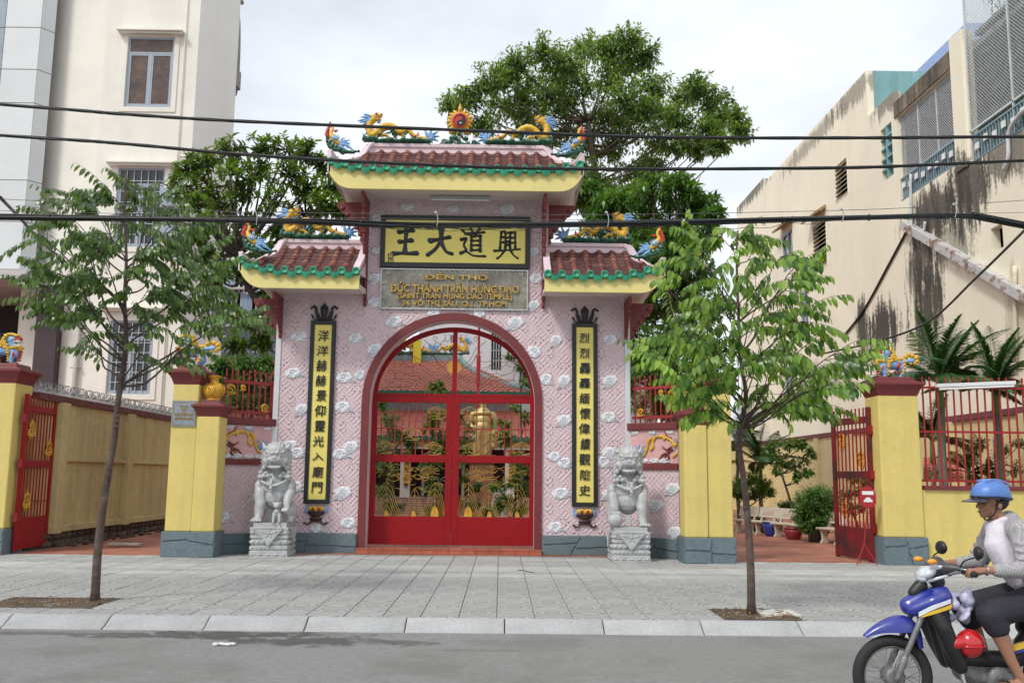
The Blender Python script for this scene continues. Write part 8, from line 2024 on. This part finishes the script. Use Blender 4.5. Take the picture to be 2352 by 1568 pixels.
m = MB(); m.tube([V(.68,.22,-.16),V(.68,.22,.16)], .012, 6); m.cap(V(.68,.225,-.13),V(.68,.225,-.22),.018,.018); m.cap(V(.68,.225,.13),V(.68,.225,.22),.018,.018); obj('footrest', m, rub_, bike, True, True)
m = MB(); m.tube(crom([V(.46,.34,-.06),V(.50,.22,-.09),V(.75,.17,-.11),V(1.0,.22,-.13)],5), .018, 8); m.limb([(V(1.0,.22,-.14),.035),(V(1.15,.26,-.15),.045),(V(1.5,.34,-.15),.048)]); obj('exhaust', m, chrome, bike, True, True)
# tail body, stripes and seat
m = MB(); m.limb([(V(.98,.50),.10),(V(1.12,.60),.12),(V(1.45,.68),.11),(V(1.72,.74),.06)]); m.limb([(V(1.0,.62,-.08),.06),(V(1.4,.70,-.09),.05)]); m.limb([(V(1.0,.62,.08),.06),(V(1.4,.70,.09),.05)]); organic('tail_body', m, .014, blk, bike, 4, local=True)
m = MB()
for (a, b, w_, mm) in ((V(.80+.0,.50,-.125),V(1.30,.66,-.168),.020,1),(V(.82,.475,-.124),V(1.30,.63,-.166),.012,0)):
    m.add([a+Vector((0,0,-w_)),b+Vector((0,0,-w_)),b+Vector((0,0,w_)),a+Vector((0,0,w_)),a+Vector((0,.03,-w_)),b+Vector((0,.03,-w_)),b+Vector((0,.03,w_)),a+Vector((0,.03,w_))],[(0,1,2,3),(4,7,6,5),(0,4,5,1),(3,2,6,7),(0,3,7,4),(1,5,6,2)],mm)
obj('side_decal', m, [bluep, yst], bike, local=True)
m = MB(); m.limb([(V(.95,.70),.07),(V(1.1,.74),.10),(V(1.5,.80),.10)]); m.limb([(V(1.0,.74,-.08),.05),(V(1.5,.80,-.08),.05)]); m.limb([(V(1.0,.74,.08),.05),(V(1.5,.80,.08),.05)]); organic('seat', m, .014, mat('black_vinyl_seat', (.015,.014,.014), .5, .1, 6, .3), bike, 4, local=True)
m = MB(); m.limb([(V(1.0,.30,-.07),.02),(V(1.215,.285,-.08),.02)]); m.limb([(V(1.215,.285,.08),.02),(V(1.0,.30,.07),.02)]); m.cap(V(1.2,.30,.11),V(1.38,.62,.11),.022,.022); m.cap(V(1.2,.30,-.11),V(1.38,.62,-.11),.022,.022); obj('swingarm', m, eng, bike, True, True)
# head unit
m = MB(); m.limb([(Zk(640,800),.055),(Zk(600,730),.070),(Zk(640,680),.06)]); m.limb([(Zk(660,700,-.07),.045),(Zk(740,700,-.16),.028)]); m.limb([(Zk(660,700,.07),.045),(Zk(740,700,.16),.028)]); organic('headset_cover', m, .012, mat('dark_grey_plastic', (.05,.05,.055), .4, .1, 4), bike, 4, local=True)
m = MB(); m.ell(Zk(560,735),(.080,.10,.045),rot=Quaternion((0,1,0),-.55)); m.ell(Zk(525,775),(.035,.07,.035)); m.cap(Zk(560,710,-.05),Zk(640,690,-.09),.022,.012); m.cap(Zk(560,790,-.05),Zk(690,745,-.10),.014,.010); obj('headlight', m, mat('clear_headlight', (.55,.58,.62), .10, .15, 14, coat=1), bike, True, True)
for s in (-1,1): m = MB(); m.ell(Zk(560,655,s*.11),(.035,.03,.02)); obj('turn_signal', m, mat('amber_lens', (.80,.30,.02), .15), bike, True, True)
m = MB(); m.tube(crom([V(.46,1.02,-.33),V(.44,1.03,-.22),V(.39,1.0,-.10),V(.38,.98,0),V(.39,1.0,.10),V(.44,1.03,.22),V(.46,1.02,.33)],4), .012, 8); m.tube([V(.38,.98,0),V(.36,.80,0)], .025, 8); m.tube([V(.40,1.05,-.19),V(.42,1.05,-.30)], .006, 6); obj('handlebar', m, chrome, bike, True, True)
for s in (-1,1):
    m = MB(); m.tube([V(.443,1.028,s*.21),V(.463,1.02,s*.345)], .019, 10); obj('grip', m, rub_, bike, True, True)
    m = MB(); m.tube(crom([V(.42,1.03,s*.19),V(.44,1.10,s*.23),V(.50,1.13,s*.26)],4), .006, 6); m.ell(V(.52,1.16,s*.27),(.022,.062,.050),rot=Quaternion((0,0,1),s*.25)); m.ell(V(.527,1.163,s*.27),(.028,.055,.046)); obj('mirror', m, blk, bike, True, True)
# rider
rider = thing('person', 'man in a blue half helmet, grey checked jacket and dark shorts riding the motorbike', 'person', (bx0.x, BY, 0))
skin = mat('tanned_skin', (.34,.17,.105), .5, .08, 8, .15, 60)
J_ = dict(hip=V(1.13,.90), chest=V(.90,1.20), neck=V(.835,1.37))
H = V(.780,1.495)
m = MB(); 
m.limb([(V(1.13,.90),.13),(V(1.02,1.03),.125),(V(.92,1.18),.13),(V(.87,1.29),.11)],14); m.limb([(V(.87,1.32,-.13),.06),(V(.87,1.32,.13),.06)]); m.limb([(V(.865,1.33),.062),(V(.80,1.42),.056)])
m.ell(H+Vector((.01,0,.035)),(.098,.078,.092),seg=16,rings=12); m.ell(H+Vector((-.035,0,-.035)),(.058,.058,.062)); m.ell(H+Vector((-.060,0,-.082)),(.028,.034,.024)); m.cap(H+Vector((-.082,0,.008)),H+Vector((-.104,0,-.022)),.011,.015); m.ell(H+Vector((-.086,0,-.055)),(.014,.022,.007)); m.ell(H+Vector((-.084,0,-.066)),(.014,.020,.007)); m.cap(H+Vector((-.080,-.030,.024)),H+Vector((-.080,.030,.024)),.014,.014)
for s in (-1,1): m.ell(H+Vector((.018,s*.080,-.010)),(.020,.010,.032)); m.ell(H+Vector((-.058,s*.045,-.022)),(.026,.020,.022))
def arm(s, hand):
    sh = V(.88,1.31,s*.17); el = V(.86,1.05,s*.27) if s < 0 else V(.80,1.06,s*.28); wr = V(.565,1.045,s*.27)
    m.limb([(sh,.056),(sh.lerp(el,.5),.047),(el,.040)]); m.limb([(el,.040),(el.lerp(wr,.4),.038),(wr,.026)])
    pc = V(.505,1.035,s*.272); m.limb([(wr,.026),(pc,.030)]); m.ell(pc,(.040,.044,.020))
    for f in range(4):
        y = s*.272+(-.030+.020*f); k = V(.478,1.048,y); ln = (.9,1.0,.96,.8)[f]
        m.limb([(V(.50,1.045,y),.0105),(k,.0105),(V(.455-.0,1.046,y),.010),(V(.437,1.026,y),.009),(V(.442,1.004,y),.0085),(V(.462,.997,y),.0075)],8)
    m.limb([(V(.53,1.03,s*.272-s*.035),.013),(V(.50,1.008,s*.272-s*.045),.011),(V(.472,.998,s*.272-s*.048),.0095)],8)
arm(-1, None); arm(1, None)
for s in (-1,1):
    hp_ = V(1.12,.86,s*.09); kn = V(.60,.735,s*.185); an = V(.80,.335,s*.19)
    m.limb([(hp_,.105),(hp_.lerp(kn,.5),.082),(kn,.062)],12); m.limb([(kn,.060),(kn.lerp(an,.35)+Vector((.02,0,.0)),.057),(kn.lerp(an,.75),.038),(an,.032)],12)
    m.limb([(an,.034),(V(.83,.285,s*.19),.030)]); m.limb([(V(.82,.28,s*.19),.030),(V(.72,.275,s*.195),.030),(V(.64,.262,s*.20),.024)])
    for t in range(5): m.limb([(V(.655,.262,s*.20+s*(-.030+.016*t)),.012),(V(.612+.006*t,.256,s*.20+s*(-.034+.018*t)),.0095 if t else .012)],6)
organic('body', m, .0075, skin, rider, 3, local=True)
fm = mat('dark_feature', (.03,.018,.015), .5)
m = MB()
for s in (-1,1): m.ell(H+Vector((-.084,s*.031,.006)),(.008,.013,.007)); m.cap(H+Vector((-.090,s*.018,.026)),H+Vector((-.078,s*.048,.026)),.005,.004,5)
m.cap(H+Vector((-.098,-.016,-.060)),H+Vector((-.098,.016,-.060)),.0035,.0035,5); obj('eyes_and_mouth', m, fm, rider, True, True, kind='stuff')
m = MB(); m.ell(H+Vector((.035,0,.02)),(.086,.083,.075)); m.limb([(H+Vector((.02,-.072,.01)),.018),(H+Vector((.0,-.074,-.01)),.010)]); obj('hair', m, mat('dark_grey_hair', (.03,.028,.027), .7, .3, 20, .6, 80), rider, True, True)
# clothing
jm = mat('grey_checked_cloth', (.34,.33,.34), .85, .1, 3, .3, 80)
def check(mm):
    t = mm.node_tree; N = t.nodes; K = t.links.new; b = N['Principled BSDF']; tcn = N.new('ShaderNodeTexCoord'); mpn = N.new('ShaderNodeMapping'); mpn.inputs['Scale'].default_value = (34,34,44); mpn.inputs['Rotation'].default_value = (.1,.5,.2); K(tcn.outputs['Object'], mpn.inputs[0])
    c = N.new('ShaderNodeTexChecker'); c.inputs['Scale'].default_value = 2.2; K(mpn.outputs[0], c.inputs[0]); c.inputs[1].default_value = (.52,.51,.52,1); c.inputs[2].default_value = (.17,.165,.18,1)
    nz_ = N.new('ShaderNodeTexNoise'); nz_.inputs['Scale'].default_value = 9; K(tcn.outputs['Object'], nz_.inputs[0]); x = N.new('ShaderNodeMix'); x.data_type = 'RGBA'; K(nz_.outputs['Fac'], x.inputs['Factor']); K(c.outputs[0], x.inputs['A']); x.inputs['B'].default_value = (.34,.33,.34,1); K(x.outputs['Result'], b.inputs['Base Color'])
check(jm)
m = MB(); m.limb([(V(1.14,.93),.158),(V(1.03,1.05),.152),(V(.945,1.18),.148),(V(.90,1.28),.122)],16); m.limb([(V(.885,1.325,-.13),.072),(V(.885,1.325,.13),.072)]); m.limb([(V(1.00,1.0,-.09),.115),(V(1.08,.90,-.10),.125),(V(1.16,.86,-.10),.12)]); m.cap(V(.90,1.375),V(.86,1.345),.075,.07)
for s in (-1,1):
    sh = V(.89,1.305,s*.18); el = V(.865,1.05,s*.27) if s < 0 else V(.80,1.06,s*.28); wr = V(.655,1.045,s*.27)
    m.limb([(V(.89,1.315,s*.10),.085),(sh,.088),(sh.lerp(el,.5),.078),(el,.068)],12); m.limb([(el,.062),(el.lerp(wr,.6),.054),(wr,.048)],12)
    for k_ in range(4): c_ = sh.lerp(el,.35+.2*k_); m.ell(c_+Vector((-.02,s*.02,0)),(.070,.065,.016),rot=Quaternion((0,1,0),.3))
for k_ in range(5): m.ell(V(1.0+.03*k_,1.14-.05*k_,-.10),(.10,.055,.018),rot=Quaternion((0,1,0),.55+.1*k_))
organic('jacket', m, .010, jm, rider, 3, local=True)
m = MB(); m.limb([(V(.80,1.31,-.02),.075),(V(.80,1.20,-.03),.100),(V(.86,1.08,-.04),.105),(V(.94,.98,-.03),.100)],14); m.limb([(V(.79,1.30,-.06),.05),(V(.795,1.17,-.08),.06),(V(.83,1.05,-.10),.055)]); m.limb([(V(.84,1.385,-.055),.026),(V(.77,1.355,-.05),.024),(V(.755,1.31,-.03),.02)]); m.limb([(V(.84,1.385,.055),.026),(V(.77,1.355,.05),.024),(V(.755,1.31,.03),.02)])
organic('shirt', m, .010, mat('pale_white_shirt', (.66,.62,.68), .8, .06, 3, .3, 40), rider, 3, local=True)
m = MB()
for s in (-1,1): hp_ = V(1.15,.87,s*.09); kn = V(.625,.74,s*.183); m.limb([(hp_,.125),(hp_.lerp(kn,.5),.108),(kn,.094)],14); m.limb([(kn,.094),(kn+Vector((.045,0,-.085)),.084)],12)
m.limb([(V(1.12,.92),.145),(V(1.18,.84),.14)])
organic('shorts', m, .011, mat('dark_navy_shorts', (.022,.022,.032), .8, .15, 5, .3, 40), rider, 3, local=True)
# helmet: half shell with brim
m = MB(); hc = V(.780,1.555); n1, n2 = 26, 10; vs = []
for lay, sc in ((0,1.),(1,.93)):
    for j in range(n2+1):
        th_ = (math.pi*.56)*j/n2
        for i in range(n1):
            a = 2*math.pi*i/n1; zc_ = math.cos(th_); drop = .02*max(0,math.cos(a)) if th_ > 1.2 else 0
            vs.append((hc.x+.142*sc*math.sin(th_)*math.cos(a), .115*sc*math.sin(th_)*math.sin(a), hc.z+.112*sc*zc_-drop))
fs = []; o_ = (n2+1)*n1
for j in range(n2):
    for i in range(n1): a = j*n1+i; b = j*n1+(i+1)%n1; fs += [(a,a+n1,b+n1,b),(o_+a,o_+b,o_+b+n1,o_+a+n1)]
for i in range(n1): a = n2*n1+i; b = n2*n1+(i+1)%n1; fs.append((a,o_+a,o_+b,b))
m.add(vs, fs); hm = obj('helmet', m, mat('sky_blue_helmet_shell', (.085,.20,.52), .38, .10, 5, .1, 50, dirt=((.25,.36,.62), 7, .55, .75, .6)), rider, True, True, fix=True)
m = MB(); 
vs = []
for i in range(11):
    a = math.pi-1.05+2.1*i/10; r = .050+.024*math.cos(a-math.pi)
    vs += [(hc.x+.138*math.cos(a), .113*math.sin(a), hc.z-.022),(hc.x+(.138+r)*math.cos(a), (.113+r*.4)*math.sin(a), hc.z-.045),(hc.x+.138*math.cos(a), .113*math.sin(a), hc.z-.030),(hc.x+(.138+r)*math.cos(a), (.113+r*.4)*math.sin(a), hc.z-.052)]
fs = []
for i in range(10): a = i*4; fs += [(a,a+1,a+5,a+4),(a+2,a+6,a+7,a+3),(a+1,a+3,a+7,a+5)]
m.add(vs, fs); obj('brim', m, mat('dark_grey_brim', (.04,.04,.045), .2), hm, local=True)
m = MB(); m.tube([(hc.x+.144*math.cos(a), .117*math.sin(a), hc.z-.012-.015*max(0,math.cos(a))) for a in [2*math.pi*i/24 for i in range(25)]], .007, 6); obj('edge_trim', m, blk, hm, True, True)
m = MB()
for s in (-1,1): m.tube(crom([H+Vector((.0,s*.083,.03)),H+Vector((-.012,s*.072,-.06)),H+Vector((-.045,s*.03,-.112))],4), .006, 6)
m.tube(crom([H+Vector((-.045,-.03,-.112)),H+Vector((-.050,0,-.117)),H+Vector((-.045,.03,-.112))],3), .006, 6); obj('chin_strap', m, blk, rider, True, True)
for s in (-1,1):
    m = MB(); m.prism([(.60,-.045),(.66,-.052),(.78,-.040),(.87,-.035),(.885,0),(.87,.035),(.78,.040),(.66,.052),(.60,.040),(.585,0)], .222, .240, 'xy'); m.v = [(x,y+s*.195,z) for x,y,z in m.v]; 
    for q in ([(.75,-.050),(.70,-.02),(.655,.0)],[(.75,.050),(.70,.02),(.655,.0)]): m.tube(crom([V(q[0][0],.245,s*.195+q[0][1]),V(q[1][0],.302,s*.195+q[1][1]),V(q[2][0],.285,s*.195+q[2][1])],4), .008, 6)
    obj('sandal', m, mat('black_sandal', (.016,.015,.015), .7), rider, local=True)
m = MB(); m.tube([(V(.575,1.045,-.27)+Vector((0,.031*math.cos(a),.031*math.sin(a)))) for a in [2*math.pi*i/12 for i in range(13)]], .007, 6); obj('wristwatch', m, chrome, rider, True, True)
# things carried
m = MB(); rg_ = random.Random(6)
for i in range(13): c_ = Zk(770,960,-.06); m.ell(c_+Vector((rg_.uniform(-.08,.09),rg_.uniform(-.06,.06),rg_.uniform(-.10,.08))),(rg_.uniform(.03,.06),rg_.uniform(.03,.05),rg_.uniform(.02,.05)),rot=Quaternion((0,1,0),rg_.uniform(0,3)))
m.cap(Zk(790,880,-.05),Zk(830,830,-.08),.02,.012); m.v = [(x+bx0.x,y+BY,z) for x,y,z in m.v]
tag(organic('carrier_bag', m, .010, mat('lilac_plastic_bag', (.50,.50,.66), .3, .15, 6, .5, 20), None, 2), 'crumpled lilac plastic bag hanging behind the front cowl', 'bag')
m = MB(); c_ = Zk(785,1200,-.13)+Vector((bx0.x,BY,0)); m.ell(c_,(.095,.085,.098),seg=22,rings=14); m.tube([c_+Vector((.097*math.cos(a),.086*math.sin(a)*.0-.0,0))+Vector((0,.088*math.sin(a),-.012)) for a in [2*math.pi*i/24 for i in range(25)]], .006, 5)
m.limb([(c_+Vector((-.07,-.02,.01)),.05),(c_+Vector((-.115,-.02,.0)),.042)])
tag(obj('hanging_container', m, mat('glossy_red_shell', (.50,.012,.015), .18, .04, 2, coat=.8), None, True, loc=c_), 'glossy red rounded container hanging behind the leg shield of the motorbike', 'container')
# vents and a crack of a stripe on the helmet, folds of the jacket
m = MB()
for y_ in (-.05, 0, .05):
    m.tube([(hc.x+.10*math.cos(a)*1.43, y_*(1+.2*math.sin(a)), hc.z+.113*math.sin(a)) for a in [R(35+12*i) for i in range(8)]], .0055, 5)
obj('shell_rib', m, mat('pale_blue_rib', (.16,.30,.62), .4, .1, 5), hm, True, True)
